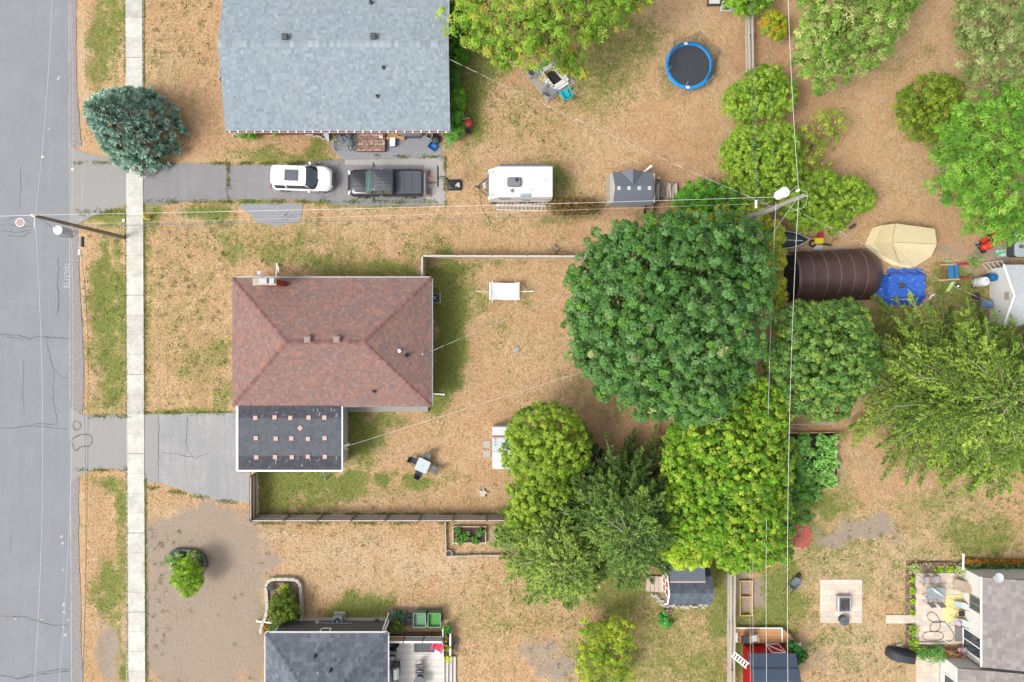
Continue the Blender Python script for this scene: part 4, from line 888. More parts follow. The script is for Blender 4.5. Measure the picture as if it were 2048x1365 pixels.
mb = MB(); cap_row(mb, D1+Vector((0,0,.0)), C1, .24, [c(160,171,179),c(168,179,186),c(154,166,174)], .25, .02, .2); mb.build('ridge_cap', M_SHINGLE, roof, world=True, kind='stuff')
mb = MB(); mb.box(xr0+.35,xr1-.35,A.y+.5,yn-.5,-.1,NZ-.1); 
mb.add([(xr0+.35,A.y+.5,NZ-.1),(xr0+.35,yn-.5,NZ-.1),(xr0+.35,yr,NR-.25),(xr1-.35,A.y+.5,NZ-.1),(xr1-.35,yn-.5,NZ-.1),(xr1-.35,yr,NR-.25)],[(0,1,2),(5,4,3)])
mb.build('wall', M_BRICK, nh, world=True)
M_GUT = mat('red_gutter', c(150,92,84), .6, .2, 5)
mb = MB(); gutter(mb, A, B, (0,-1,0), .13); mb.build('gutter', mat('pale_gutter', c(220,222,222), .5), nh, world=True)
mb = MB(); mb.box(A.x,B.x,A.y-.125,A.y-.013,NZ-.089,NZ-.06); mb.build('gutter_debris', M_GUT, nh, world=True)
n = 27; br_m = None
for i in range(n):
    x = lerp(A.x+.3,B.x-.3,i/(n-1)); m2 = MB(); m2.box(x-.03,x+.03,A.y-.13,A.y+.05,NZ+.002,NZ+.02); m2.build('gutter_strap', M_WHITE, nh, world=True)
roof_vent(nh, 569, 73, NR-.08, .42, M_DGREY); roof_vent(nh, 746, 72, NR-.08, .42, M_DGREY)
vent_pipe(nh, 767, 136, 3.62, .3, .06); vent_pipe(nh, 755, 193, 3.22, .32, .055); vent_pipe(nh, 741.5, 5, 3.4, .3, .06)
p = P(886,118,3.7); mb = MB(); mb.tube([(p.x,p.y,3.4),(p.x,p.y,4.3),(p.x+.1,p.y+.05,4.38)],.03,8); mb.lathe([(.05,0),(.06,.1),(.02,.15)],(p.x,p.y,4.25),8); mb.build('service_mast', mat('rusty_white', c(222,214,206),.6,.15,6), nh, world=True)
mb = MB(); mb.box(A.x-.01,A.x+.03,A.y,yr-.1,NZ-.15,NZ-.1); 
window(nh, xr0+.35, 0, A.y+1.5, A.y+3.4, .9, 2.1, 'x', -1); window(nh, xr1-.35, 0, A.y+1.5, A.y+3.0, 1.0, 2.1, 'x', 1)
mb = MB(); mb.box(P(640,0).x,P(674,0).x,A.y+.45,A.y+.5,.0,2.1); 

# --- lower house, dark shingle roof, grey siding, deck
SZ, SR = 2.6, 4.9
shs = thing('dark_roof_house', 'house with charcoal shingle hip roof and grey siding at the bottom edge', 'house', 655, 1320)
a, b = P(532,1267,SZ), P(775,1267,SZ); hy = 7.6; w_ = b.x-a.x
D_, C_ = Vector((a.x,a.y,SZ)), Vector((b.x,a.y,SZ)); A_, B_ = Vector((a.x,a.y-w_-1.5,SZ)), Vector((b.x,a.y-w_-1.5,SZ))
ap = Vector(((a.x+b.x)/2, a.y-w_*.5, SR)); ap2 = Vector((ap.x, ap.y-1.5, SR))
mb = MB(); mb.add([A_,B_,C_,D_,ap,ap2,A_-dz,B_-dz,C_-dz,D_-dz], [(0,1,5),(1,2,4,5),(2,3,4),(3,0,5,4),(0,6,7,1),(1,7,8,2),(2,8,9,3),(3,9,6,0),(9,8,7,6)])
roof = mb.build('roof', mat('roof_underlay_dark', c(80,84,92), .9), shs, world=True)
CH = [c(112,118,128), c(104,110,120), c(120,126,136), c(94,100,110), c(128,134,144)]
mb = MB()
shingles(mb, C_, D_, ap, ap, .3, .3, CH, .016, None, .5); shingles(mb, D_, A_, ap2, ap, .3, .3, CH, .016, None, .5); shingles(mb, B_, C_, ap, ap2, .3, .3, CH, .016, None, .5); shingles(mb, A_, B_, ap2, ap2, .3, .3, CH, .016, None, .5)
mb.build('shingle', M_SHINGLE, roof, world=True, kind='stuff')
mb = MB(); HC = [c(100,106,116),c(112,118,128)]
for q in ((C_,ap),(D_,ap),(ap2,A_),(ap2,B_)): cap_row(mb, q[0], q[1], .17, HC, .2, .02, .4)
mb.build('ridge_cap', M_SHINGLE, roof, world=True, kind='stuff')
mb = MB(); mb.box(a.x+.45,b.x-.35,a.y-w_,a.y-.12,-.1,SZ-.1); mb.build('wall', mat('grey_siding', c(112,110,108), .7, .08, 3), shs, world=True)
yw = a.y-.12; sid = mat('grey_siding', None)
for i in range(12):
    m2 = MB(); z = .25+i*.19; m2.add([(a.x+.45,yw+.001,z+.19),(b.x-.35,yw+.001,z+.19),(b.x-.35,yw+.022,z),(a.x+.45,yw+.022,z)],[(3,2,1,0)]); m2.build('siding_board', sid, shs, world=True)
mb = MB(); mb.box(a.x+.43,b.x-.33,yw-.1,yw+.14,-.1,.22); mb.build('foundation', mat('pale_foundation', c(202,196,186), .9,.1,4,.2), shs, world=True)
mb = MB(); mb.box(a.x+.38,a.x+.47,yw-.05,yw+.03,.2,SZ-.1); mb.build('corner_trim', M_WHITE, shs, world=True); mb = MB(); mb.box(b.x-.37,b.x-.28,yw-.05,yw+.03,.2,SZ-.1); mb.build('corner_trim', M_WHITE, shs, world=True)
mb = MB(); gutter(mb, D_, C_, (0,1,0), .1); gutter(mb, C_, B_, (1,0,0), .1); gutter(mb, A_, D_, (-1,0,0), .1); mb.build('gutter', M_WHITE, shs, world=True)
vent_pipe(shs, 631, 1312, 3.7, .4, .06, M_BLACK); vent_pipe(shs, 662, 1340, 4.3, .4, .06, M_BLACK); vent_pipe(shs, 638, 1347, 4.4, .15, .06, M_GREY)
downspout(shs, P(561,1248,.7), P(514,1243,.12)); downspout(shs, P(765,1262,2.3), P(777,1228,.15), w=.1)
window(shs, P(655,0).x, P(675,0).x, yw+.02, yw+.02, 1.6, 2.4, 'y', 1)
mb = MB(); mb.bar(P(630,1246,.9), P(704,1247,.9), .03, .03); mb.bx(P(635,1244,.6),(.22,.16,.3)); mb.tube([P(640,1243,.8),P(643,1238,.6),P(646,1244,.4)],.02,5); mb.build('meter_box', M_LGREY, shs, world=True)
mb = MB(); p = P(753,1243,.4); mb.tube([Vector((p.x+.14*math.cos(t*.5), p.y+.14*math.sin(t*.5), .3+t*.006)) for t in range(40)],.02,5); mb.bx((p.x,p.y-.1,.4),(.3,.06,.3)); mb.build('hose_reel', M_BLACK, shs, world=True)

# --- right house with patio
EZ = 2.4
eh = thing('taupe_house', 'white walled house with taupe shingle roof in the bottom right corner', 'house', 1990, 1230)
wx = P(1924.5,0,0).x
e0, e1 = P(1965,1155,EZ), P(1967,1335,EZ)
rx_ = e0.x+7; RZ2 = EZ+1.7
A_, B_ = Vector((e0.x,e0.y,EZ)), Vector((e0.x,e1.y,EZ)); C_, D_ = Vector((rx_,e1.y,RZ2)), Vector((rx_,e0.y,RZ2))
mb = MB(); E2 = Vector((rx_+7,e0.y,EZ)); F2 = Vector((rx_+7,e1.y,EZ))
mb.add([A_,B_,C_,D_,E2,F2,A_-dz,B_-dz,C_-dz,D_-dz,E2-dz,F2-dz],[(3,2,1,0),(4,5,2,3),(0,1,7,6),(1,2,8,7),(2,5,11,8),(5,4,10,11),(4,3,9,10),(3,0,6,9),(6,7,8,9),(9,8,11,10)])
roof = mb.build('roof', mat('roof_underlay_taupe', c(150,140,136), .9), eh, world=True)
TP = [c(156,149,146), c(162,155,151), c(149,142,140), c(169,162,158), c(142,135,134)]
mb = MB(); shingles(mb, B_, A_, D_, C_, .3, .34, TP, .016, None, .35); shingles(mb, E2, F2, C_, D_, .3, .34, TP, .016, None, .35); mb.build('shingle', M_SHINGLE, roof, world=True, kind='stuff')
M_STUCCO = mat('white_stucco', c(242,240,234), .85, .04, 4, .15)
mb = MB(); mb.box(wx,wx+13.5,e1.y-.1,e0.y-.15,-.1,EZ-.1); mb.build('wall', M_STUCCO, eh, world=True)
mb = MB(); gutter(mb, A_, B_, (-1,0,0), .1); mb.build('gutter', M_WHITE, eh, world=True)
window(eh, wx, 0, P(0,1207).y, P(0,1178).y, .85, 2.15, 'x', -1, mat('tan_frame', c(178,166,156), .6)); 
window(eh, wx, 0, P(0,1295).y, P(0,1252).y, .12, 2.1, 'x', -1)
mb = MB(); mb.lathe([(.03,0),(.07,.06),(.05,.16)], (wx-.12,P(0,1259).y,1.8), 10); mb.box(wx-.12,wx,P(0,1259).y-.03,P(0,1259).y+.03,1.8,1.86); mb.build('wall_lamp', M_BLACK, eh, world=True)
mb = MB(); mb.bar(P(1927,1108,.3),P(1926,1140,.6),.1,.08); mb.build('downspout', M_WHITE, eh, world=True)
# lower wing
lw = P(1880,0).x; l0, l1 = P(1915,1337,EZ-.1), P(1915,1500,EZ-.1); lz = EZ-.1
A_, B_ = Vector((l0.x,l0.y,lz)), Vector((l0.x,l1.y,lz)); C_, D_ = Vector((l0.x+5.6,l1.y,lz+1.1)), Vector((l0.x+5.6,l0.y-.3,lz+1.1))
D_.y = l0.y
mb = MB(); mb.add([A_,B_,C_,D_,A_-dz,B_-dz,C_-dz,D_-dz],[(3,2,1,0),(0,1,5,4),(1,2,6,5),(2,3,7,6),(3,0,4,7),(4,5,6,7)]); wr = mb.build('wing_roof', mat('roof_underlay_taupe', None), eh, world=True)
mb = MB(); shingles(mb, B_, A_, D_, C_, .3, .34, TP, .016, None, .35); mb.build('shingle', M_SHINGLE, wr, world=True, kind='stuff')
mb = MB(); mb.box(lw,l0.x+5.5,l1.y,l0.y-.12,-.1,lz-.1); mb.build('wing_wall', M_STUCCO, eh, world=True)
mb = MB(); gutter(mb, A_, B_, (-1,0,0), .1); mb.build('gutter', M_WHITE, eh, world=True)
window(eh, lw, 0, P(0,1400).y, P(0,1338).y, .5, 2.0, 'x', -1)
ds = thing('satellite_dish', 'white round satellite dish on the corner of the taupe roof', 'satellite dish', 1988, 1152, 2.3)
mb = MB(); mb.lathe([(.02,.0),(.2,.03),(.36,.12),(.37,.13),(.2,.05),(.02,.02)], (0,0,.35), 20); mb.build('reflector', M_LGREY, ds, smooth=True)
mb = MB(); mb.tube([(0,0,0),(0,0,.36)],.03,6); mb.build('mount', M_GALV, ds); mb = MB(); mb.tube([(0,0,.36),(-.4,.12,.62)],.015,5); mb.bx((-.42,.13,.63),(.18,.12,.08)); mb.build('receiver_arm', M_LGREY, ds)
# ------------------------------------------------------------------ vehicles
def wheel(parent, x, y, r, w, m_rim):
    mb = MB(); n = 20
    prof = [(r*.62,-w/2),(r*.94,-w/2),(r,-w*.3),(r,w*.3),(r*.94,w/2),(r*.62,w/2)]
    rings = [[(x+q*math.cos(2*math.pi*k/n), y+o_, r+q*math.sin(2*math.pi*k/n)) for k in range(n)] for q, o_ in prof]
    mb.loft(rings, True, True); t = mb.build('wheel', M_RUBBER, parent, smooth=True)
    s_ = 1 if y > 0 else -1; mb = MB(); yy = y+s_*(w/2+.004)
    for k in range(5):
        a = 2*math.pi*k/5; d = Vector((math.cos(a),0,math.sin(a))); mb.bar(Vector((x,yy,r))+d*.03, Vector((x,yy,r))+d*r*.6, .05, .02, up=(0,1,0))
    mb.build('rim', m_rim, t); return t
def stack(mb, levels): return mb.loft([ring(p, z) for p, z in levels])
M_CARWHITE = mat('car_white', (.8,.8,.81,1), .25, .02, 3, coat=.6)
M_CARBLACK = mat('car_black', c(42,45,51), .3, .05, 3, coat=.5)
M_AUTOGLASS = mat('auto_glass', (.02,.03,.035,1), .04, .05, 2, spec=.9)
M_RED = mat('red_lens', (.35,.01,.015,1), .25, .05, 3)
M_LENS = mat('lamp_lens', (.6,.62,.62,1), .15, .05, 3)
# white SUV, nose to the right
cw = thing('parked_car', 'white sport utility car with dark sunroof parked on the upper driveway', 'car', 611, 361, .01, R(-1.5))
L2, W2 = 2.28, .93
body = MB()
def car_pts(x0,x1,hw,rf,rr): return rrect(x0,x1,-hw,hw,rr,rf,6)
stack(body, [(car_pts(-2.2,2.18,.84,.5,.35),.22),(car_pts(-2.28,2.26,.92,.62,.38),.45),(car_pts(-2.27,2.22,.925,.68,.4),.72),(car_pts(-2.22,2.1,.89,.7,.42),.9),(car_pts(-2.12,1.96,.8,.66,.42),1.0),(car_pts(-2.0,1.7,.66,.55,.42),1.05)])
body.build('body', M_CARWHITE, cw, smooth=True)
gl = MB(); stack(gl, [(car_pts(-2.05,1.3,.86,.42,.3),.98),(car_pts(-1.98,.95,.78,.34,.3),1.35),(car_pts(-1.9,.5,.70,.26,.28),1.6)]); gl.build('windows', M_AUTOGLASS, cw, smooth=True)
rf = MB(); stack(rf, [(car_pts(-2.08,.52,.735,.25,.3),1.56),(car_pts(-2.05,.5,.72,.25,.3),1.62),(car_pts(-1.92,.4,.6,.2,.26),1.66)]); roofp = rf.build('roof', M_CARWHITE, cw, smooth=True)
sr = MB(); sr.prism(rrect(-1.05,-.0,-.42,.42,.06,.06,3),1.655,1.672); sr.build('sunroof', mat('sunroof_glass',(.05,.06,.07,1),.08,.05,2,spec=.8), roofp)
for s_ in (1,-1):
    
    for q in (((.62,s_*.79,1.33),(.45,s_*.735,1.6),.08),((-1.0,s_*.82,1.2),(-1.0,s_*.735,1.6),.09)): m2 = MB(); m2.bar(q[0],q[1],q[2],.05); m2.build('pillar', M_CARWHITE, cw)
    m2 = MB(); m2.bx((.62,s_*1.03,1.08),(.14,.22,.14),rz=s_*.15); m2.build('mirror', M_CARWHITE, cw, bevel=.03)
    m2 = MB(); m2.bar((-1.8,s_*.68,1.69),(.2,s_*.68,1.69),.035,.03); m2.build('roof_rail', M_GALV, cw)
    for x in (-1.42,1.42): wheel(cw, x, s_*.82, .35, .23, M_GALV)
    m2 = MB(); m2.add([(2.18,s_*.5,.74),(1.78,s_*.86,.82),(1.5,s_*.88,.86),(1.78,s_*.74,.935),(2.1,s_*.42,.86)],[(0,1,2,3,4)] if s_>0 else [(4,3,2,1,0)]); m2.build('headlight', M_LENS, cw)
    m2 = MB(); m2.bx((-2.27,s_*.62,.85),(.05,.4,.14)); m2.build('tail_light', M_RED, cw, bevel=.02)
m2 = MB(); m2.bx((2.22,0,.66),(.1,.95,.2)); m2.build('grille', M_BLACK, cw, bevel=.03)
m2 = MB(); m2.add([(1.22,-.5,1.09),(1.3,-.1,1.1),(1.0,-.35,1.2),(.98,-.4,1.2)],[(0,1,2,3)]); m2.build('wiper', M_BLACK, cw)
# black pickup, nose to the left
pt = thing('pickup_truck', 'black pickup truck with covered bed parked in front of the white car', 'truck', 776, 371.5, .016, R(180))
body = MB()
stack(body, [(car_pts(-2.75,2.72,.9,.35,.12),.42),(car_pts(-2.78,2.8,.98,.45,.12),.62),(car_pts(-2.76,2.76,.985,.5,.12),.9),(car_pts(-2.74,2.66,.95,.5,.12),1.06),(car_pts(-2.7,2.5,.86,.45,.12),1.14)])
bb = body.build('body', M_CARBLACK, pt, smooth=True)
hd = MB(); hd.loft([ring(rrect(1.25,2.5,-.78,.78,.1,.4,6),1.13),ring(rrect(1.3,2.4,-.6,.6,.1,.3,6),1.18)]); hd.build('hood', M_CARBLACK, pt, smooth=True)
hd = MB(); hd.bx((1.85,.3,1.19),(.9,.05,.03)); hd.build('hood_crease', M_CARBLACK, pt, bevel=.01); hd = MB(); hd.bx((1.85,-.3,1.19),(.9,.05,.03)); hd.build('hood_crease', M_CARBLACK, pt, bevel=.01)
gl = MB(); stack(gl, [(car_pts(-.7,1.5,.9,.28,.1),1.1),(car_pts(-.68,1.2,.83,.24,.1),1.45),(car_pts(-.66,.82,.76,.2,.1),1.76)]); gl.build('windows', mat('truck_glass',(.05,.085,.08,1),.04,.05,2,spec=.9), pt, smooth=True)
rf = MB(); stack(rf, [(car_pts(-.7,.85,.79,.2,.12),1.72),(car_pts(-.69,.82,.775,.2,.12),1.8),(car_pts(-.62,.72,.66,.16,.1),1.84)]); roofp = rf.build('roof', mat('truck_roof', c(62,66,75), .35, .04, 3, coat=.3), pt, smooth=True)
for x in (.28,-.25):
    for y in (-.5,-.25,0,.25,.5):
        m2 = MB(); m2.bx((x,y,1.843),(.34,.05,.016)); m2.build('roof_rib', M_CARBLACK, roofp)
bed = MB(); bed.prism(rrect(-2.68,-.78,-.84,.84,.08,.06,3),1.12,1.2); bc = bed.build('bed_cover', mat('tonneau', c(82,86,95), .6, .06, 3, .1), pt, bevel=.02)
for x in (-1.4,-2.0):
    m2 = MB(); m2.bx((x,0,1.203),(.025,1.6,.012)); m2.build('cover_seam', M_CARBLACK, bc)
for s_ in (1,-1):
    
    for q in (((.98,s_*.86,1.4),(.78,s_*.79,1.74),.09),((.1,s_*.89,1.2),(.1,s_*.785,1.76),.09),((-.62,s_*.89,1.15),(-.6,s_*.785,1.76),.16)): m2 = MB(); m2.bar(q[0],q[1],q[2],.05); m2.build('pillar', M_CARBLACK, pt)
    m2 = MB(); m2.bar((1.0,s_*.9,1.2),(.86,s_*1.22,1.24),.05,.05); m2.bx((.82,s_*1.28,1.22),(.12,.26,.24),rz=-s_*.3); m2.build('mirror', M_CARBLACK, pt, bevel=.02)
    for x in (-1.75,1.78): wheel(pt, x, s_*.86, .4, .27, M_GALV)
    m2 = MB(); m2.bx((2.66,s_*.72,.98),(.14,.34,.16),rz=-s_*.4); m2.build('headlight', M_LENS, pt, bevel=.03)
    m2 = MB(); m2.bx((-2.76,s_*.88,.95),(.07,.14,.36)); m2.build('tail_light', M_RED, pt, bevel=.02)
    m2 = MB(); m2.bar((-.7,s_*.95,1.02),(-2.6,s_*.95,1.02),.06,.22); m2.build('bed_side', M_CARBLACK, pt, bevel=.03)
    m2 = MB(); m2.bar((.4,s_*1.0,1.02),(.22,s_*1.0,1.02),.03,.03); m2.build('door_handle', M_GALV, pt)
m2 = MB(); m2.bx((2.76,0,.8),(.1,1.1,.3)); m2.build('grille', M_BLACK, pt, bevel=.03)
m2 = MB(); m2.bx((-2.84,0,.6),(.16,1.8,.16)); m2.build('rear_bumper', M_GALV, pt, bevel=.03)

# travel trailer
TZ = 2.5
tt = thing('travel_trailer', 'white travel trailer with grey roof air conditioner parked on the lawn', 'trailer', 1040, 373, .0)
tp = lambda x, y, z: P(x, y, z)
ra, rb = P(996,333,TZ), P(1105.5,394.5,TZ); fa = P(974,343,1.7)
body = MB(); x0, x1, y0, y1 = ra.x, rb.x, rb.y, ra.y
xf = P(976,0,1.2).x
body.add([(x0,y0,TZ),(x1,y0,TZ),(x1,y1,TZ),(x0,y1,TZ),(xf,y0,1.45),(xf,y1,1.45),(xf+.05,y0,.55),(xf+.05,y1,.55),(x1,y0,.55),(x1,y1,.55)],
  [(0,1,2,3),(4,0,3,5),(6,4,5,7),(6,8,1,0,4),(9,7,5,3,2),(8,9,2,1),(7,9,8,6)])
body.build('body', mat('trailer_white', c(250,248,246), .4, .03, 2, coat=.1), tt, world=True, bevel=.05, seg=3)
ac = MB(); p = P(1028,364,TZ+.25); ac.loft([ring(rrect(p.x-.5,p.x+.5,p.y-.33,p.y+.33,.14,.1,4),TZ),ring(rrect(p.x-.5,p.x+.5,p.y-.33,p.y+.33,.14,.1,4),TZ+.2),ring(rrect(p.x-.42,p.x+.44,p.y-.27,p.y+.27,.14,.1,4),TZ+.28)]); aco = ac.build('air_conditioner', mat('ac_grey', c(128,132,140), .6, .06, 4), tt, world=True, smooth=True)
ac = MB(); ac.disc((p.x+.22,p.y+.14,TZ+.283),.14,18); ac.build('fan_grille', M_BLACK, aco, world=True)
ac = MB(); q = P(1024,382,TZ+.05); ac.lathe([(.13,0),(.13,.08),(.08,.13)],(q.x,q.y,TZ),14); ac.build('roof_fan', M_GREY, tt, world=True)
ac = MB(); q = P(1051,391,TZ+.05); ac.loft([ring(rrect(q.x-.38,q.x+.38,q.y-.12,q.y+.12,.05,.05,3),TZ),ring(rrect(q.x-.36,q.x+.36,q.y-.1,q.y+.1,.05,.05,3),TZ+.12)]); ac.build('roof_hatch', mat('hatch_blue', c(158,184,194), .3, .05, 4), tt, world=True, smooth=True)
ac = MB(); ac.tube([P(999.5,331,TZ-.1),P(1097,331.5,TZ-.1)],.09,10); ac.build('awning_roll', mat('awning_grey', c(112,118,130), .6, .1, 5), tt, world=True, smooth=True)
for (x,y) in ((1091.5,362),(1064,381)):
    ac = MB(); q = P(x,y,TZ); ac.lathe([(.05,0),(.04,.06)],(q.x,q.y,TZ),8); ac.build('roof_vent', M_GREY, tt, world=True)
ac = MB(); ac.bar((xf+.02,y0+.35,1.5),(xf+.02,y1-.35,1.5),.03,.03)
zt = lambda t: (lerp(xf,x0,t)-.012, lerp(1.45,TZ,t)+.012)
for a_, b_ in (((.08,.12),(.08,.88)),((.62,.12),(.62,.88)),((.08,.12),(.62,.12)),((.08,.88),(.62,.88))):
    (xa,za),(xb,zb) = zt(a_[0]), zt(b_[0]); ac.bar((xa,lerp(y0,y1,a_[1]),za),(xb,lerp(y0,y1,b_[1]),zb),.035,.02)
ac.build('front_window', M_BLACK, tt, world=True)
ac = MB(); yy = y0-.012
ac.box(P(997,0,1.9).x,P(1021,0,1.9).x,yy-.01,yy,1.75,2.0); ac.build('side_decal', M_GREY, tt, world=True)
ac = MB(); ac.box(P(1043,0,1.6).x,P(1060,0,1.6).x,yy-.012,yy,1.0,1.55); ac.build('side_window', M_GLASS, tt, world=True)
ac = MB(); ac.box(x0+.2,x1-.1,yy-.006,yy,1.55,1.62); ac.build('side_stripe', mat('grey_stripe', c(176,172,172), .5), tt, world=True)
q = P(950,374,.5)
for s_ in (1,-1):
    ac = MB(); ac.bar((xf+.1,(y0+y1)/2+s_*.8,.5),(q.x+.15,q.y,.5),.08,.1); ac.build('tongue_bar', M_DGREY, tt, world=True)
ac = MB(); ac.tube([(q.x,q.y,.55),(q.x+.4,q.y,.55)],.05,8); ac.tube([(q.x+.3,q.y,.0),(q.x+.3,q.y,.9)],.035,8); ac.lathe([(.06,0),(.06,.14)],(q.x+.02,q.y,.5),8); ac.build('hitch', M_DGREY, tt, world=True)
for s_ in (.55,-.05):
    ac = MB(); ac.lathe([(.14,0),(.15,.05),(.15,.38),(.1,.46),(.04,.5)],(q.x+.75,q.y+s_*.35-.06,.55),12); ac.build('propane_tank', M_LGREY, tt, world=True, smooth=True)
for x in (x1-2.2,x1-1.4):
    for yy2, s_ in ((y0+.12,-1),(y1-.12,1)):
        m2 = MB(); n_ = 16
        m2.loft([[(x+rr*math.cos(2*math.pi*k/n_), yy2+o_, .33+rr*math.sin(2*math.pi*k/n_)) for k in range(n_)] for rr,o_ in ((.3,-.1),(.33,-.06),(.33,.06),(.3,.1))]); m2.build('wheel', M_RUBBER, tt, world=True, smooth=True)
m2 = MB(); m2.lathe([(.3,-.08),(.33,0),(.3,.08)],(0,0,0),16); m2.v = [(x1+.12+v[2], (y0+y1)/2+v[0]*.9, 1.0+v[1]) for v in m2.v]; m2.build('spare_wheel', M_GREY, tt, world=True, smooth=True)
m2 = MB(); m2.bx(P(987,405,.4),(.35,.2,.25)); m2.build('step', M_DGREY, tt, world=True)

# aluminium ladders lying by the trailer
def ladder(label, ax, ay, bx_, by_, z, w=.42, step=.3, name='ladder'):
    t = thing(name, label, 'ladder', (ax+bx_)/2, (ay+by_)/2, z)
    a, b = P(ax,ay,z), P(bx_,by_,z); d = (b-a); L_ = d.length; d.normalize(); s_ = Vector((-d.y,d.x,0))*w/2
    for sg in (1,-1):
        m2 = MB(); m2.bar(a+s_*sg+Vector((0,0,.04)), b+s_*sg+Vector((0,0,.04)), .05, .08); m2.build('rail', M_ALU, t, world=True)
    n_ = int(L_/step)
    for i in range(n_):
        p = a + d*((i+.5)*step); m2 = MB(); m2.bar(p-s_+Vector((0,0,.04)), p+s_+Vector((0,0,.04)), .035, .03); m2.build('rung', M_ALU, t, world=True)
    return t
ladder('aluminium ladder lying along the bottom side of the travel trailer', 992, 415, 1100, 417.5, .05, .38)
ladder('second aluminium ladder tucked under the edge of the travel trailer', 994, 407.5, 1102, 408.5, .16, .36)
# ------------------------------------------------------------------ poles and wires
M_POLE = mat('pole_wood', c(158,140,122), .9, .25, 5, .4); M_POLE2 = mat('pole_wood_pale', c(176,170,158), .9, .2, 5, .4)
M_XF = mat('transformer_grey', c(196,208,214), .5, .05, 4); M_XFW = mat('transformer_white', (.8,.8,.8,1), .45, .03, 4)
LT = Vector(P(252,476)); LTZ = 9.9
up = thing('utility_pole', 'leaning brown utility pole with transformer beside the sidewalk', 'utility pole', 251, 476, -.1)
top = P(69,432,LTZ); mb = MB(); mb.tube([P(251,476,-.2),P(160,453.5,5.6).lerp(P(251,476,0).lerp(top,.57),.9),top], [.15,.125,.1], 10); mb.build('shaft', M_POLE, up, world=True, smooth=True)
def can(parent, px, py, z, h, r, m, mtop=None):
    p = P(px,py,z); m2 = MB(); m2.lathe([(r*.8,-h*.5),(r,-h*.46),(r,h*.42),(r*1.05,h*.42),(r*1.05,h*.48)], p, 18); o = m2.build('transformer', m, parent, world=True, smooth=True)
    m2 = MB(); m2.lathe([(r*1.04,h*.48),(r*.6,h*.53),(r*.15,h*.55)], p, 18); m2.build('lid', mtop or m, o, world=True, smooth=True)
    m2 = MB(); m2.lathe([(.05,0),(.08,.06),(.05,.1),(.07,.16),(.03,.24)], (p.x-.1,p.y+r*.4,z+h*.52), 8); m2.build('bushing', M_WHITE, o, world=True); return o
can(up, 127, 463, 7.7, 1.15, .27, M_XF, M_XFW)
q = P(69,432,LTZ); mb = MB(); mb.lathe([(.05,0),(.09,.05),(.05,.1),(.1,.16),(.06,.22),(.04,.3)],(q.x,q.y,LTZ-.02),10); mb.build('insulator', M_WHITE, up, world=True)
mb = MB(); mb.bar(P(71,433,9.5),P(69,458,9.45),.07,.07); mb.build('bracket', M_LGREY, up, world=True)
mb = MB(); mb.tube([P(70,433,9.8),P(90,445,8.9),P(106,457,8.5)],.012,5); mb.build('jumper_wire', M_DGREY, up, world=True)
mb = MB(); mb.tube([P(118,472,7.4),P(136,475,7.2),P(150,472,6.9),P(154,463,6.7),P(150,461,6.6),P(145,466,6.7),P(143,480,6.7)],.02,5); mb.build('secondary_lead', M_BLACK, up, world=True)
p = P(165,483,5.2); mb = MB(); mb.bx(P(165,484,5.3),(.13,.7,.2)); mb.build('splice_box', M_BLACK, up, world=True, bevel=.02)
mb = MB(); mb.bx(P(159.5,505,5.3),(.16,.35,.14)); mb.tube([P(158,468,5.5),P(159,500,5.3),P(162,524,5.2)],.025,6); mb.build('cable_amplifier', M_GALV, up, world=True, bevel=.02)
# right pole
rp = thing('utility_pole', 'weathered grey utility pole with white transformer among the cedar bushes', 'utility pole', 1437, 462, -.1)
RTZ = 9.9; rtop = P(1606,392,RTZ); rbase = P(1437,462,0)
mb = MB(); mb.tube([rbase-Vector((0,0,.2)), rbase.lerp(rtop,.5), rtop], [.19,.16,.13], 10); mb.build('shaft', M_POLE2, rp, world=True, smooth=True)
can(rp, 1563, 388, 8.3, 1.05, .3, M_XFW, M_XFW)
mb = MB(); mb.bar(rbase.lerp(rtop,.985), P(1615,392,9.9), .06,.06); mb.build('bracket', M_LGREY, rp, world=True)
mb = MB(); mb.tube([P(1608,381,9.9),P(1614,386,10),P(1615,394,10),P(1612,408,9.9),P(1606,416,9.7),P(1598,418,9.6)],.014,5); mb.build('jumper_wire', M_LGREY, rp, world=True)
mb = MB(); mb.tube([P(1580,384,9),P(1594,372,9.8)],.014,5); mb.build('fuse_lead', M_LGREY, rp, world=True)
mb = MB(); mb.lathe([(.05,-.3),(.09,-.2),(.05,-.1),(.09,0),(.05,.1)], P(1597,381,9.9), 8); mb.build('insulator', M_WHITE, rp, world=True)
mb = MB(); mb.bx(P(1512,409,6.4),(.13,.5,.13)); mb.build('splice_box', M_WHITE, rp, world=True, bevel=.02)
mb = MB(); mb.tube([rbase.lerp(rtop,.3)+Vector((.05,-.14,0)), rbase.lerp(rtop,.75)+Vector((.05,-.14,0))],.03,6); mb.build('conduit', M_LGREY, rp, world=True)
mb = MB(); mb.tube([P(1483,421,5.4),P(1500,424,5.6),P(1512,424,5.9)],.05,6); mb.build('cable_clamp', M_DGREY, rp, world=True)
M_WIREW = mat('wire_pale', (.5,.5,.5,1), .45, .05, 3); M_WIREG = mat('wire_grey', c(126,134,148), .6, .1, 3); M_WIRED = mat('wire_dark', (.05,.05,.055,1), .6, .1, 3)
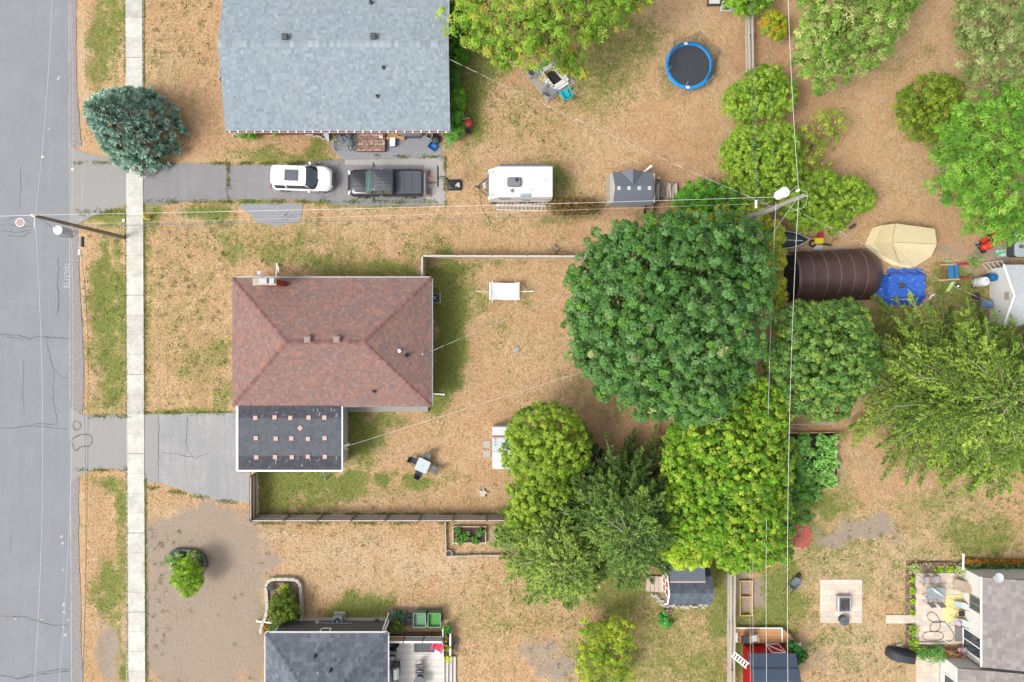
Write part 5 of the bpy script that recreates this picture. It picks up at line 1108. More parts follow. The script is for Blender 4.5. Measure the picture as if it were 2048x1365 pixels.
def wire(name, label, pts, r, m, sag=.0, seg=24, group=None, twist=None):
    """pts: (px,py,z) supports; a sagging span between each pair"""
    W = [P(*q) for q in pts]; t = thing(name, label, 'wire', pts[0][0], pts[0][1], pts[0][2], 0, group)
    path = []
    for a, b in zip(W[:-1], W[1:]):
        for i in range(seg):
            u = i/seg; q = a.lerp(b,u); q.z -= sag*4*u*(1-u); path.append(q)
    path.append(W[-1]); r *= .68; mb = MB(); mb.tube(path, r, 5); mb.build('conductor', m, t, world=True, smooth=True)
    if twist:
        mb = MB(); tw = []
        for i, q in enumerate(path): tw.append(q + Vector((0, .02*math.cos(i*2.1), .02*math.sin(i*2.1))))
        mb.tube(tw, r*.8, 4); mb.build('neutral', M_WIRED, t, world=True)
    return t
GW = 'overhead wires'
wire('power_line', 'highest white wire strung between the two utility poles', [(-200,430,9.9),(69,430.5,10.1),(1564,394,8.9)], .017, M_WIREW, .5, 40, GW)
wire('power_line', 'thin faint wire just above the thick cable between the two poles', [(162,448,7.0),(1536,407,7.2)], .009, M_WIREW, .35, 40, GW)
wire('cable_bundle', 'thick grey cable strung between the two utility poles', [(158,453,5.9),(1500,423,5.6)], .024, M_WIREG, .35, 40, GW)
wire('power_line', 'pale wire along the road above the leaning pole', [(108,-120,9.6),(70,437,9.7)], .015, M_WIREW, .3, 30, GW)
wire('power_line', 'pale wire along the road below the leaning pole', [(70,440,9.7),(60,1480,9.6)], .015, M_WIREW, .9, 40, GW)
wire('power_line', 'pale wire near the road edge in the upper left', [(136,-120,7.4),(143,470,7.2)], .01, M_WIREW, .3, 30, GW)
wire('power_line', 'pale wire near the road edge in the lower left', [(143,472,7.0),(108,1480,7.2)], .013, M_WIREW, .8, 40, GW)
wire('telephone_cable', 'dark cable hanging over the gravel shoulder in the lower left', [(158,530,5.2),(163,1480,5.6)], .013, M_WIRED, .6, 40, GW)
wire('telephone_cable', 'dark slack cable nearest the verge in the lower left', [(163,510,5.2),(176,760,5.0),(160,1480,5.4)], .016, M_WIRED, .25, 40, GW)
wire('telephone_cable', 'thin pale cable over the upper driveway apron', [(162,-120,5.5),(162,455,5.4)], .008, M_WIREW, .3, 30, GW)
wire('power_line', 'bright wire running down the right side past the white transformer', [(1573,-120,9.6),(1597,378,9.9)], .018, M_WIREW, .25, 30, GW)
wire('power_line', 'bright wire continuing from the right pole to the bottom edge', [(1597,396,9.9),(1578,1500,9.7)], .018, M_WIREW, .8, 40, GW)
wire('power_line', 'second bright wire over the lime green tree to the bottom edge', [(1552,405,8.0),(1535,1500,7.8)], .016, M_WIREW, .8, 40, GW)
wire('power_line', 'thin wire left of the bright one above the white transformer', [(1534,-120,7.8),(1551,386,8.0)], .01, M_WIREG, .25, 30, GW)
wire('telephone_cable', 'dull cable beside the grey fence above the right pole', [(1506,-120,6.2),(1516,405,6.4)], .014, M_WIREG, .25, 30, GW)
wire('telephone_cable', 'dull cable nearest the round cedar bushes above the right pole', [(1499,-120,6.0),(1511,400,6.4)], .01, M_WIREG, .25, 30, GW)
wire('telephone_cable', 'thin pale cable over the red play barn, left one of the pair', [(1514,425,6.2),(1502,1500,6.0)], .009, M_WIREW, .6, 40, GW)
wire('telephone_cable', 'thin pale cable over the red play barn, right one of the pair', [(1518,425,6.4),(1508,1500,6.1)], .009, M_WIREW, .6, 40, GW)
wire('guy_wire', 'slanting wire from the top of the right pole down to the left', [(1596,395,9.8),(1540,475,6.4)], .014, M_WIREW, .05, 8, GW)
wire('service_drop', 'twisted wire from the blue grey roof to the right pole', [(887,113,4.3),(1540,412,7.2)], .014, M_WIREW, .45, 60, GW, True)
wire('service_drop', 'twisted wire from the brown roof into the maple', [(850,708,3.9),(1545,410,7.2)], .013, M_WIREW, .4, 60, GW, True)
wire('service_drop', 'white wire from the flat black roof across the lawn into the maple', [(690,894,3.2),(1500,640,5.0)], .013, M_WIREW, .2, 40, GW)
wire('service_drop', 'twisted wire running from the right pole over the brown tarp shelter', [(1560,405,7.4),(1990,610,3.2)], .014, M_WIREW, .3, 40, GW, True)
wire('service_drop', 'thin dark wire crossing the dry lawn right of the cedar bushes', [(1600,400,7.2),(1930,365,6.0)], .012, M_WIRED, .2, 30, GW)
for i, (x,y,lab) in enumerate([(85,314,'small white tag on the wire over the road'),(145,339,'small white tag on the wire over the driveway apron')]):
    o = thing('wire_tag', lab, 'tag', x, y, 7.2 if i else 9.4); mb = MB(); mb.bx((0,0,0),(.1,.12,.03)); mb.build('plate', M_WHITE, o)
# ------------------------------------------------------------------ fences
def board_fence(label, pts, h, m_board, m_rail, m_post, inside, spacing=65, rails=3, bw=.14, capb=False, group=None):
    """pixel polyline; boards on the far side, rails and posts on the 'inside' side (unit vector sign towards the nadir)"""
    t = thing('board_fence', label, 'fence', pts[0][0], pts[0][1], 0, 0, group)
    boards = MB()
    for (ax,ay),(bx_,by_) in zip(pts[:-1],pts[1:]):
        a, b = P(ax,ay), P(bx_,by_); d = b-a; L_ = d.length; d.normalize(); nrm = Vector((-d.y,d.x,0))
        mid = (a+b)/2
        if nrm.dot(-mid) < 0: nrm = -nrm
        nrm *= inside
        n_ = int(L_/(bw+.008))
        for i in range(n_):
            p = a + d*((i+.5)*L_/n_) - nrm*.03; hh = h + random.uniform(-.015,.015); k = random.uniform(.85,1.12)
            boards.bx((p.x,p.y,hh/2+.02),(bw,.02,hh),rz=math.atan2(d.y,d.x),col=(m_board[0]*k,m_board[1]*k,m_board[2]*k,1))
        for r_ in range(rails):
            z = lerp(.25,h-.08,r_/(rails-1)); m2 = MB(); m2.bar(a+nrm*.02+Vector((0,0,z)), b+nrm*.02+Vector((0,0,z)), .09, .09); m2.build('rail', m_rail, t, world=True)
        np_ = max(1,round((Vector((bx_-ax,by_-ay,0)).length)/spacing))
        for i in range(np_+1):
            p = a.lerp(b,i/np_)+nrm*.06; m2 = MB(); m2.bx((p.x,p.y,h/2+.04),(.1,.1,h+.12),rz=math.atan2(d.y,d.x)); m2.build('post', m_post, t, world=True, bevel=.01)
        if capb:
            m2 = MB(); m2.bar(a+Vector((0,0,h+.05)), b+Vector((0,0,h+.05)), .13, .03); m2.build('top_cap', m_rail, t, world=True)
    boards.build('board', MATS['fence_board'], t, world=True, kind='stuff'); return t
mat('fence_board', None, .85, .15, 5, .2, attr=True)
M_RAILG = mat('grey_rail', c(214,208,200), .85, .15, 5, .2); M_POSTB = mat('brown_post', c(146,126,110), .85, .2, 5)
board_fence('three rail wooden board fence around the lawn below the flat roof', [(516,944),(516,1031),(1040,1031)], 1.6, c(182,144,116), M_RAILG, M_POSTB, 1)
board_fence('pale board fence from the brown roofed house to the maple', [(849.5,556),(849.5,516.5),(1190,517.5)], 1.45, c(222,212,198), mat('pale_rail', c(216,204,188), .85,.12,5), M_POSTB, -1, 70, 2, capb=True)
def rail_fence(label, pts, z_, m, spacing, group=None):
    t = thing('rail_fence', label, 'fence', pts[0][0], pts[0][1])
    a, b = P(*pts[0]), P(*pts[1]); d = (b-a).normalized(); s_ = Vector((-d.y,d.x,0)); L_ = (b-a).length; n_ = max(1,round(L_*S/spacing))
    for i in range(n_+1):
        p = a.lerp(b,i/n_); m2 = MB(); m2.bx((p.x,p.y,z_/2),(.12,.12,z_+.1),rz=math.atan2(d.y,d.x)); m2.build('post', M_POSTB, t, world=True)
        m2 = MB(); m2.bar(p-s_*.25+Vector((0,0,z_*.9))-d*.08, p+s_*.25+Vector((0,0,z_*.9))+d*.12, .06, .06); m2.build('cross_tie', M_POSTB, t, world=True)
        if i < n_:
            q = a.lerp(b,(i+1)/n_)
            for off, zz in ((-.14,z_),(.14,z_),(.14,z_*.5),(-.14,z_*.5)):
                m2 = MB(); j = random.uniform(-.02,.02); m2.bar(p+s_*(off+j)+Vector((0,0,zz)), q+s_*(off-j)+Vector((0,0,zz+random.uniform(-.03,.03))), .15, .06); m2.build('rail', m, t, world=True)
    return t
rail_fence('weathered double rail fence at the top, ending at the round cedar bush', [(1490,12),(1492,152)], 1.1, M_WOOD, 62)
rail_fence('weathered double rail fence beside the red play barn', [(1456,1140),(1455,1420)], 1.1, M_WOOD, 97)

# ------------------------------------------------------------------ lawn furniture, brown house yard
def patio_chair(name, label, px, py, rz, m_seat, m_frame, group=None, w=.52, d=.5, back=.5, z0=0, cat='chair', bow=.18):
    """faces +y in its own frame"""
    t = thing(name, label, cat, px, py, z0, rz, group)
    m2 = MB(); m2.box(-w/2+.03,w/2-.03,-d/2,d/2,.42,.45); m2.build('seat', m_seat, t, bevel=.01)
    m2 = MB(); m2.add([(-w/2+.03,-d/2,.45),(w/2-.03,-d/2,.45),(w/2-.05,-d/2-bow,.45+back),(-w/2+.05,-d/2-bow,.45+back),(-w/2+.03,-d/2-.03,.44),(w/2-.03,-d/2-.03,.44),(w/2-.05,-d/2-bow-.03,.44+back),(-w/2+.05,-d/2-bow-.03,.44+back)],[(0,1,2,3),(7,6,5,4),(0,4,5,1),(1,5,6,2),(2,6,7,3),(3,7,4,0)]); m2.build('backrest', m_seat, t)
    for s_ in (1,-1):
        m2 = MB(); m2.tube([(s_*w/2,-d/2-.05,.68),(s_*w/2,d/2,.66)],.022,6); m2.build('armrest', m_frame, t)
        for yy in (d/2-.02,-d/2): m2 = MB(); m2.tube([(s_*w/2,yy,.66),(s_*w/2,yy,0)],.018,6); m2.build('leg', m_frame, t)
    return t
M_SLING = mat('grey_sling', c(122,126,132), .8, .1, 8); M_SLINGD = mat('dark_sling', c(70,72,76), .8, .1, 8)
tb = thing('patio_table', 'small square glass patio table with four chairs on the dry lawn', 'table', 847.5, 928, 0, R(-25))
m2 = MB(); m2.prism(rrect(-.48,.48,-.48,.48,.08,.08,4),.69,.72); m2.build('table_top', mat('frosted_glass', c(196,206,206), .25, .06, 4, spec=.6), tb, bevel=.006)
m2 = MB(); m2.lathe([(.025,0),(.025,.04)],(0,0,.72),8); m2.build('umbrella_hole', M_DGREY, tb)
for sx_ in (1,-1):
    for sy_ in (1,-1): m2 = MB(); m2.tube([(sx_*.42,sy_*.42,.69),(sx_*.44,sy_*.44,0)],.02,6); m2.build('leg', M_DGREY, tb)
for (x,y,r_,lab) in ((855,914,R(-25+180),'grey patio chair at the top side of the small glass table'),(868,935,R(-25+90),'grey patio chair at the right side of the small glass table'),(840,943,R(-25),'dark patio chair at the bottom side of the small glass table'),(830,920,R(-25-90),'dark patio chair at the left side of the small glass table')):
    patio_chair('patio_chair', lab, x, y, r_, M_SLING if 'grey' in lab else M_SLINGD, M_DGREY, 'chairs around the small glass table')
hm = thing('hammock', 'white hammock on a metal stand on the fenced lawn', 'hammock', 1009, 583)
a, b = P(952.5,583,.9), P(1066,583,.9); zc = .55
rows_ = 14; bed = MB(); cols_ = 18
vs_ = []; x0, x1 = P(980,0,.7).x, P(1038,0,.7).x; y0, y1 = P(0,600,.7).y, P(0,566,.7).y
for i in range(cols_+1):
    for j in range(rows_+1):
        u, v = i/cols_, j/rows_; vs_.append((lerp(x0,x1,u), lerp(y0,y1,v)+.02*math.sin(u*7), .78-.2*math.sin(math.pi*u)-.12*math.sin(math.pi*v)))
bed.add(vs_, [(i*(rows_+1)+j, (i+1)*(rows_+1)+j, (i+1)*(rows_+1)+j+1, i*(rows_+1)+j+1) for i in range(cols_) for j in range(rows_)])
bd = bed.build('bed', mat('hammock_cloth', c(250,250,250), .8, .04, 9, col2=c(236,238,240)), hm, world=True, smooth=True)
so = bd.modifiers.new('thickness','SOLIDIFY'); so.thickness = .02
for xx in (x0,x1):
    m2 = MB(); m2.tube([(xx,y0-.04,.8),(xx,y1+.04,.8)],.025,6); m2.build('spreader_bar', M_WHITE, hm, world=True)
m2 = MB()
for e, xx in ((a,x0),(b,x1)):
    for j in range(12): m2.tube([e+Vector((.35 if e is a else -.35,0,-.02)),(xx,lerp(y0,y1,j/11),.79)],.007,4)
m2.build('cord', mat('hammock_cord', c(220,206,150), .8), hm, world=True, kind='stuff')
m2 = MB(); m2.tube([a,a.lerp(b,.15)-Vector((0,0,.5)),a.lerp(b,.3)-Vector((0,0,.86)),a.lerp(b,.7)-Vector((0,0,.86)),a.lerp(b,.85)-Vector((0,0,.5)),b],.035,8); m2.build('stand', M_WHITE, hm, world=True)
for xx in (P(985,0).x,P(1032,0).x): m2 = MB(); m2.tube([(xx,P(0,604).y,.03),(xx,P(0,562).y,.03)],.03,6); m2.build('foot', M_WHITE, hm, world=True)
def condenser(label, px, py, s_, h, m, rz=0, z0=0):
    t = thing('air_conditioner', label, 'air conditioner', px, py, z0, rz)
    m2 = MB(); m2.box(-s_/2-.06,s_/2+.06,-s_/2-.06,s_/2+.06,-.02,.06); m2.build('base', M_CONC, t)
    m2 = MB(); m2.prism(rrect(-s_/2,s_/2,-s_/2,s_/2,.05,.05,3),.06,h); m2.build('cabinet', m, t, bevel=.015)
    m2 = MB(); m2.disc((0,0,h+.003),s_*.4,24); m2.build('fan_well', M_BLACK, t)
    for k in range(4): m2 = MB(); a_ = R(90*k+20); m2.add([(0,0,h+.012),(s_*.36*math.cos(a_),s_*.36*math.sin(a_),h+.012),(s_*.36*math.cos(a_+.6),s_*.36*math.sin(a_+.6),h+.02)],[(0,1,2)]); m2.build('fan_blade', M_GREY, t)
    m2 = MB(); m2.lathe([(.09,0),(.09,.03)],(0,0,h+.02),12); m2.build('fan_hub', M_GALV, t)
    m2 = MB()
    for r_ in (.15,.22,.29,.36): m2.tube([(s_*r_*1.15*math.cos(2*math.pi*k/20), s_*r_*1.15*math.sin(2*math.pi*k/20), h+.05) for k in range(20)],.005,4,closed=True)
    m2.build('fan_guard', M_DGREY, t, kind='stuff'); return t
condenser('dark air conditioner unit beside the brown roofed house', 871.5, 597, .62, .75, M_DGREY)
condenser('grey air conditioner unit beside the charcoal roofed house', 680, 1234.5, .68, .8, mat('ac_case', c(176,182,186), .5, .06, 4))
o = thing('meter_cabinet', 'small white utility box at the corner of the pale board fence', 'box', 846.5, 543, 0); m2 = MB(); m2.box(-.1,.1,-.25,.25,.2,.9); m2.build('case', M_LGREY, o, bevel=.01); m2 = MB(); m2.box(-.08,.08,-.02,.02,-.05,.2); m2.build('post', M_GALV, o)
def rock(name, label, px, py, rx, ry, h, m, seed, cat='rock', group=None, parent=None):
    mb_ = MB(); 
    if parent is None:
        o_ = thing(name, label, cat, px, py, 0, 0, group); mb_.blob((0,0,h*.35),(rx,ry,h*.7),.2,2,seed); mb_.build('stone', m, o_, smooth=False); return o_
    p = P(px,py); mb_.blob((p.x,p.y,h*.35),(rx,ry,h*.7),.22,1,seed); return mb_.build('stone', m, parent, world=True)
M_ROCK = mat('pale_rock', c(214,206,198), .9, .2, 6, .4, col2=c(190,182,176)); M_ROCKG = mat('grey_rock', c(184,182,180), .9, .2, 6, .4, col2=c(158,156,156))
o = thing('stepping_stone', 'flat grey stone sunk in the middle of the fenced lawn', 'stone', 1033, 700); m2 = MB(); m2.prism([(-.2,-.2),(.1,-.22),(.22,-.05),(.2,.2),(.05,.3),(-.12,.14),(-.22,.02)],-.05,.04); m2.build('slab', M_ROCKG, o, bevel=.02)
o = thing('tree_stump', 'pale star shaped stump on the dry lawn near the board fence', 'stump', 966.5, 986); m2 = MB(); pts_ = [((.26+.07*math.sin(5*t+1)+.04*math.sin(3*t))*math.cos(t),(.26+.07*math.sin(5*t+1)+.04*math.sin(3*t))*math.sin(t)) for t in [2*math.pi*k/28 for k in range(28)]]; m2.loft([[(x*1.25,y*1.25,-.03) for x,y in pts_],ring(pts_,.14),[(x*.9,y*.9,.17) for x,y in pts_]]); m2.build('wood', mat('stump_wood', c(216,200,188), .9,.2,6,.4), o)
# white cabinet by the cedar
o = thing('garden_cabinet', 'white metal greenhouse bench partly hidden by the plump cedar', 'cabinet', 1000, 896)
a, b = P(985.5,938,1.3), P(1030,855,1.3); m2 = MB(); m2.box(a.x,b.x,a.y,b.y,0,1.25); m2.build('case', mat('cabinet_white', c(222,224,226), .5,.08,4), o, world=True, bevel=.015)
ym = P(0,904,1.3).y; yt = P(0,874,1.3).y
m2 = MB(); m2.box(a.x-.03,b.x,a.y-.03,ym-.02,1.25,1.3); m2.build('lid', mat('chalk_white', c(240,242,244), .6,.12,5,.1,col2=c(214,220,224)), o, world=True, bevel=.01)
m2 = MB(); m2.box(a.x-.03,b.x,ym+.02,yt-.05,1.25,1.285); m2.build('lid', mat('pale_blue_lid', c(206,216,222), .5,.1,5), o, world=True, bevel=.01)
m2 = MB(); m2.box(a.x-.03,b.x,yt+.1,b.y+.03,1.25,1.3); m2.build('lid', mat('cabinet_white', None), o, world=True, bevel=.01)
m2 = MB(); m2.box(a.x-.02,b.x,yt-.05,yt+.1,1.25,1.275); m2.build('rust_strip', mat('rust', c(170,110,86), .9,.3,6), o, world=True)
for yy in (890,884,878):
    m2 = MB(); p = P(991,yy,1.3); m2.bx((p.x,p.y,1.292),(.16,.08,.012),rz=.4); m2.build('rust_patch', mat('rust', None), o, world=True)
for y_, lab in ((889,'upper of two square grey flagstones beside the white greenhouse bench'),(908,'lower of two square grey flagstones beside the white greenhouse bench')):
    o = thing('flagstone', lab, 'flagstone', 974, y_, 0, R(random.uniform(-3,3)), 'flagstones by the bench'); m2 = MB(); m2.box(-.28,.28,-.28,.28,-.05,.04); m2.build('slab', mat('flagstone', c(188,180,170), .9,.15,5,.3), o, bevel=.015)
# driftwood roots on the lawn
o = thing('tree_root', 'grey driftwood root lying above the pale board fence', 'driftwood', 1110, 497)
m2 = MB()
for k in range(7): a_ = R(k*52+random.uniform(-12,12)); l_ = random.uniform(.25,.5); m2.tube([(0,0,.12),(l_*.6*math.cos(a_),l_*.6*math.sin(a_),.2),(l_*math.cos(a_+.2),l_*math.sin(a_+.2),.05)],[.07,.05,.015],5)
m2.build('branch', M_TWIG, o, kind='stuff')
o = thing('stick', 'curved bare stick beside the driftwood root', 'stick', 1130, 504); m2 = MB(); m2.tube([(-.35,.02,.04),(0,.08,.06),(.25,0,.05),(.4,-.1,.03)],[.03,.03,.02,.01],5); m2.build('wood', M_TWIG, o)
o = thing('stick', 'short pale twig on the lawn under the rusty brown bush', 'stick', 1102, 444); m2 = MB(); m2.tube([(-.02,.35,.04),(.03,.1,.06),(.06,-.3,.04)],[.02,.018,.01],5); m2.build('wood', M_TWIG, o)
# fenced vegetable plots
def raised_bed(label, ax, ay, bx_, by_, h, m, m_soil, bays=1, name='raised_bed', fill=True, w=.05):
    t = thing(name, label, 'garden bed', (ax+bx_)/2, (ay+by_)/2); a, b = P(ax,by_,h), P(bx_,ay,h)
    for q in ((a.x,b.x,a.y,a.y+w),(a.x,b.x,b.y-w,b.y),(a.x,a.x+w,a.y+w,b.y-w),(b.x-w,b.x,a.y+w,b.y-w)):
        m2 = MB(); m2.box(q[0],q[1],q[2],q[3],-.02,h); m2.build('plank', m, t, world=True, bevel=.006)
    for i in range(1,bays): 
        y_ = lerp(a.y,b.y,i/bays)+.1; m2 = MB(); m2.box(a.x+w,b.x-w,y_-w/2,y_+w/2,0,h); m2.build('plank', m, t, world=True)
    if fill: m2 = MB(); m2.box(a.x+w,b.x-w,a.y+w,b.y-w,-.02,h*.7); m2.build('soil', m_soil, t, world=True)
    return t
M_SOILD = mat('dark_soil', c(96,78,66), .95, .3, 9, .8); M_BEDW = mat('white_timber', c(228,222,210), .7, .1, 5)
raised_bed('white framed vegetable bed below the long board fence', 905.5, 1053.5, 972, 1087, .3, M_BEDW, M_SOILD)
raised_bed('white framed vegetable bed half hidden under the pine', 990, 1053, 1060, 1088, .3, M_BEDW, M_SOILD)
VEG = [c(84,142,56,1.1), c(108,164,70,1.1), c(72,120,52), c(128,172,84,1.1)]
for i, (x,y,r_,lab) in enumerate([(922,1077,9,'leafy vegetable at the lower left of the white framed bed'),(935,1072,10,'largest leafy vegetable in the middle of the white framed bed'),(953,1078,8,'leafy vegetable at the lower right of the white framed bed'),(962,1062,7,'small vegetable at the upper right of the white framed bed'),(915,1061,6,'small vegetable at the upper left of the white framed bed'),(1000,1063,12,'bright bushy vegetable in the bed under the pine')]):
    plant('vegetable_plant', lab, x, y, r_, .45, VEG, 16, 16, .12, group='vegetables in the white framed beds', z0=.2)
lf = thing('low_fence', 'low white wooden edging around the vegetable beds', 'fence', 892, 1110)
for q in ((891,1046,892.5,1111),(892,1111.5,938,1111.5),(938,1110.5,962,1110.5),(962,1110.5,1012,1110)):
    m2 = MB(); m2.bar(P(q[0],q[1],.16), P(q[2],q[3],.16), .06, .32); m2.build('board', mat('edging_wood', c(206,200,186), .8,.15,5), lf, world=True)
for (x,y) in ((891,1046),(892,1111),(938,1111),(962,1110)): m2 = MB(); m2.bx(P(x,y,.2),(.09,.09,.4)); m2.build('post', M_BEDW, lf, world=True)
o = thing('flower_pot', 'round pale pot in the corner of the low white edging', 'pot', 898.5, 1105); m2 = MB(); m2.lathe([(.18,0),(.25,.32),(.27,.36),(.23,.36),(.22,.28)],(0,0,0),18,cap1=True); m2.build('pot', mat('pot_clay', c(206,202,190),.8,.1,5), o, smooth=True); m2 = MB(); m2.disc((0,0,.3),.22,18); m2.build('soil', M_SOILD, o)
o = thing('wire_hoop', 'green wire hoop leaning on the board fence', 'hoop', 978, 1047); m2 = MB(); m2.tube([(.22*math.cos(R(k*15)),.12*math.sin(R(k*15))-.05,.4) for k in range(13,24)],.02,5); m2.build('wire', mat('green_wire', c(110,160,80),.6), o)

# ------------------------------------------------------------------ planter, flower islands, front yard
pl = thing('planter', 'round front planter of dark edging on the bare soil', 'planter', 380, 1118)
edge = [(342,1112),(343,1104),(352,1100),(372,1100),(388,1101),(400,1105),(408,1113),(411,1123),(412,1135)]
for i,(p0,p1) in enumerate(zip(edge[:-1],edge[1:])): m2 = MB(); m2.bar(P(p0[0],p0[1],.16),P(p1[0],p1[1],.16),.16,.34); m2.build('edging_block', mat('dark_block', c(104,106,110),.9,.2,6,.3), pl, world=True, bevel=.02)
m2 = MB(); m2.prism(poly_px([(344,1110),(354,1103),(386,1103),(402,1110),(409,1130),(405,1150),(370,1158),(345,1140)][::-1]),-.02,.12); m2.build('soil', M_SOILD, pl, world=True)
FW = [c(240,240,214),c(226,232,190),c(250,250,238)]; FL = [c(96,150,44,1.1),c(126,172,56,1.1)]
plant('hydrangea', 'white flowering hydrangea on the left of the round planter', 356, 1118, 17, .7, FL, 26, 16, .14, flowers=(FW,42,.1), ry=20)
plant('hydrangea', 'cream flowering hydrangea on the right of the round planter', 393, 1112, 13, .7, FL, 20, 16, .14, flowers=([c(232,222,170),c(240,234,196),c(214,206,150)],34,.1))
M_BLOCK = mat('wall_block', c(206,200,186), .9, .12, 6, .3)
rw = thing('retaining_wall', 'U shaped grey block wall around the flower bed beside the charcoal roofed house', 'garden wall', 566, 1200)
path = [(521,1268),(522,1256),(526,1246),(531,1235),(534,1222),(534,1205),(533,1190),(532,1175),(534,1166),(541,1160),(552,1159),(565,1159),(578,1159),(590,1160),(598,1166),(601,1176),(601,1190),(602,1205),(602,1220),(603,1235),(603,1243)]
for i,(p0,p1) in enumerate(zip(path[:-1],path[1:])):
    a, b = P(p0[0],p0[1],.3), P(p1[0],p1[1],.3); 
    for lv in (0,1):
        m2 = MB(); m2.bar(a.lerp(b,.015)+Vector((0,0,-.22+lv*.185)), a.lerp(b,.985)+Vector((0,0,-.22+lv*.185)), .24, .18); m2.build('block', M_BLOCK, rw, world=True, bevel=.018)
m2 = MB(); m2.prism(poly_px([(537,1168),(545,1164),(590,1164),(597,1170),(599,1243),(536,1243),(537,1200)][::-1]),-.02,.16); m2.build('soil', mat('mulch', c(150,124,108),.95,.3,9,.8), rw, world=True)
crown_tree('yew_shrub', 'large dark olive shrub filling the walled flower bed', 'shrub', [(566,1213,22,1.1,.7,26),(560,1225,20,1.0,.6),(580,1222,18,1.0,.6)], (566,1216), [g_(96,122,40,1.1),g_(116,138,46,1.1),g_(78,104,38)], 190, 30, .16, .05, limbs=4, clump_r=.2, asp=.3)
plant('hosta', 'yellow green leafy plant at the top of the walled flower bed', 571, 1177, 11, .5, [c(186,196,74,1.1),c(150,180,60,1.1),c(206,206,110)], 18, 12, .2, z0=.15, asp=.5)
plant('peony', 'small plant with pink blossoms in the walled flower bed', 586, 1188, 7, .4, FL, 10, 12, .12, z0=.15, flowers=([c(226,160,190),c(240,200,214)],12,.09))
plant('lavender', 'grey green tuft on the left of the walled flower bed', 545, 1176, 8, .4, [c(122,138,116),c(104,122,96)], 12, 14, .14, z0=.15, asp=.25)
plant('laurel', 'glossy green plant at the lower right of the walled flower bed', 590, 1236, 9, .5, [c(76,134,54),c(98,152,64)], 12, 14, .12, z0=.15)
plant('marigold_plant', 'orange yellow flowering plant at the bottom of the block wall', 533, 1256, 9, .4, [c(196,160,40),c(150,150,50)], 12, 12, .1, flowers=([c(240,190,40),c(226,160,30)],44,.09))
plant('laurel', 'low green plant between the downspout and the charcoal roof', 548, 1258, 8, .4, [c(76,134,54),c(98,152,64)], 12, 12, .12)
o = thing('fire_hydrant', 'small yellow fire hydrant beside the sidewalk', 'hydrant', 297, 436); MY = mat('hydrant_yellow', c(236,206,104), .5,.08,5)
m2 = MB(); m2.lathe([(.16,-.05),(.16,.04),(.11,.05),(.11,.5),(.15,.52),(.15,.56),(.12,.62),(.05,.7),(.03,.74)],(0,0,0),14); m2.build('barrel', MY, o, smooth=True)
for s_ in (1,-1): m2 = MB(); m2.tube([(s_*.08,0,.42),(s_*.2,0,.42)],.05,8); m2.build('outlet', MY, o)
m2 = MB(); m2.tube([(0,-.08,.38),(0,-.22,.38)],.07,8); m2.build('pumper_outlet', MY, o)
o = thing('water_valve', 'small white valve cap in the verge beside the leaning pole', 'valve', 247.5, 441.5); m2 = MB(); m2.lathe([(.1,-.05),(.1,.04),(.07,.06)],(0,0,0),14); m2.build('cap', M_WHITE, o)
o = thing('manhole_cover', 'round rust pink manhole cover in the road', 'manhole cover', 40, 445.5, .006); m2 = MB(); m2.lathe([(.34,0),(.34,.006)],(0,0,0),28); m2.build('frame', M_GALV, o); m2 = MB(); m2.lathe([(.3,.004),(.3,.012)],(0,0,0),28); m2.build('lid', mat('rust_pink', c(190,164,160),.85,.2,12,.4), o)

# ------------------------------------------------------------------ clutter below the upper house
def bicycle(label, px, py, rz, m, s_=1.0, lie=.35, group='bicycles by the house'):
    t = thing('bicycle', label, 'bicycle', px, py, .0, rz, group)
    def tr(x,y,z): return (x*s_, y*s_ + math.sin(lie)*z*s_, math.cos(lie)*z*s_)
    for x in (-.5,.5):
        n_ = 22; m2 = MB(); m2.tube([tr(x+.31*math.cos(2*math.pi*k/n_),0,.33+.31*math.sin(2*math.pi*k/n_)) for k in range(n_)],.024,6,closed=True); wo_ = m2.build('wheel', M_RUBBER, t)
        m2 = MB()
        for k in range(10): m2.tube([tr(x,0,.33),tr(x+.3*math.cos(2*math.pi*k/10),0,.33+.3*math.sin(2*math.pi*k/10))],.005,3)
        m2.build('spokes', M_GALV, wo_, kind='stuff')
    m2 = MB()
    for q in (((-.5,0,.33),(-.18,0,.72)),((-.5,0,.33),(-.08,0,.3)),((-.08,0,.3),(-.2,0,.8)),((-.18,0,.74),(.34,0,.72)),((-.08,0,.3),(.34,0,.68)),((.34,0,.78),(.5,0,.33))): m2.tube([tr(*q[0]),tr(*q[1])],.024,6)
    m2.build('frame', m, t); m2 = MB(); m2.bx(tr(-.22,0,.84),(.24*s_,.12*s_,.06)); m2.build('saddle', M_BLACK, t, bevel=.02)
    m2 = MB(); m2.tube([tr(.3,-.28,.98),tr(.36,-.1,.95),tr(.34,0,.9),tr(.36,.1,.95),tr(.3,.28,.98)],.018,6); m2.build('handlebar', M_BLACK, t); 
    m2 = MB(); m2.tube([tr(-.08,-.12,.3),tr(-.08,.12,.3)],.02,6); m2.build('pedal_crank', M_BLACK, t); return t
bicycle('yellow green bicycle leaning left of the other bikes', 666, 283, R(-75), mat('bike_yellow', c(190,184,60),.4,.05,5), 1.0, .5)
bicycle('light blue child bicycle in the middle of the bikes', 692, 289, R(-58), mat('bike_blue', c(130,186,206),.4,.05,5), .85, .55)
bicycle('dark bicycle nearest the old wooden deck', 702, 284, R(-75), mat('bike_dark', c(60,62,68),.4,.05,5), .95, .5)
bicycle('red and white tricycle like bike against the wall', 696, 269, R(15), mat('bike_red', c(200,80,90),.4,.05,5), .7, .6)
o = thing('wooden_deck', 'old worn wooden platform of wide planks below the blue grey eave', 'deck', 740, 282)
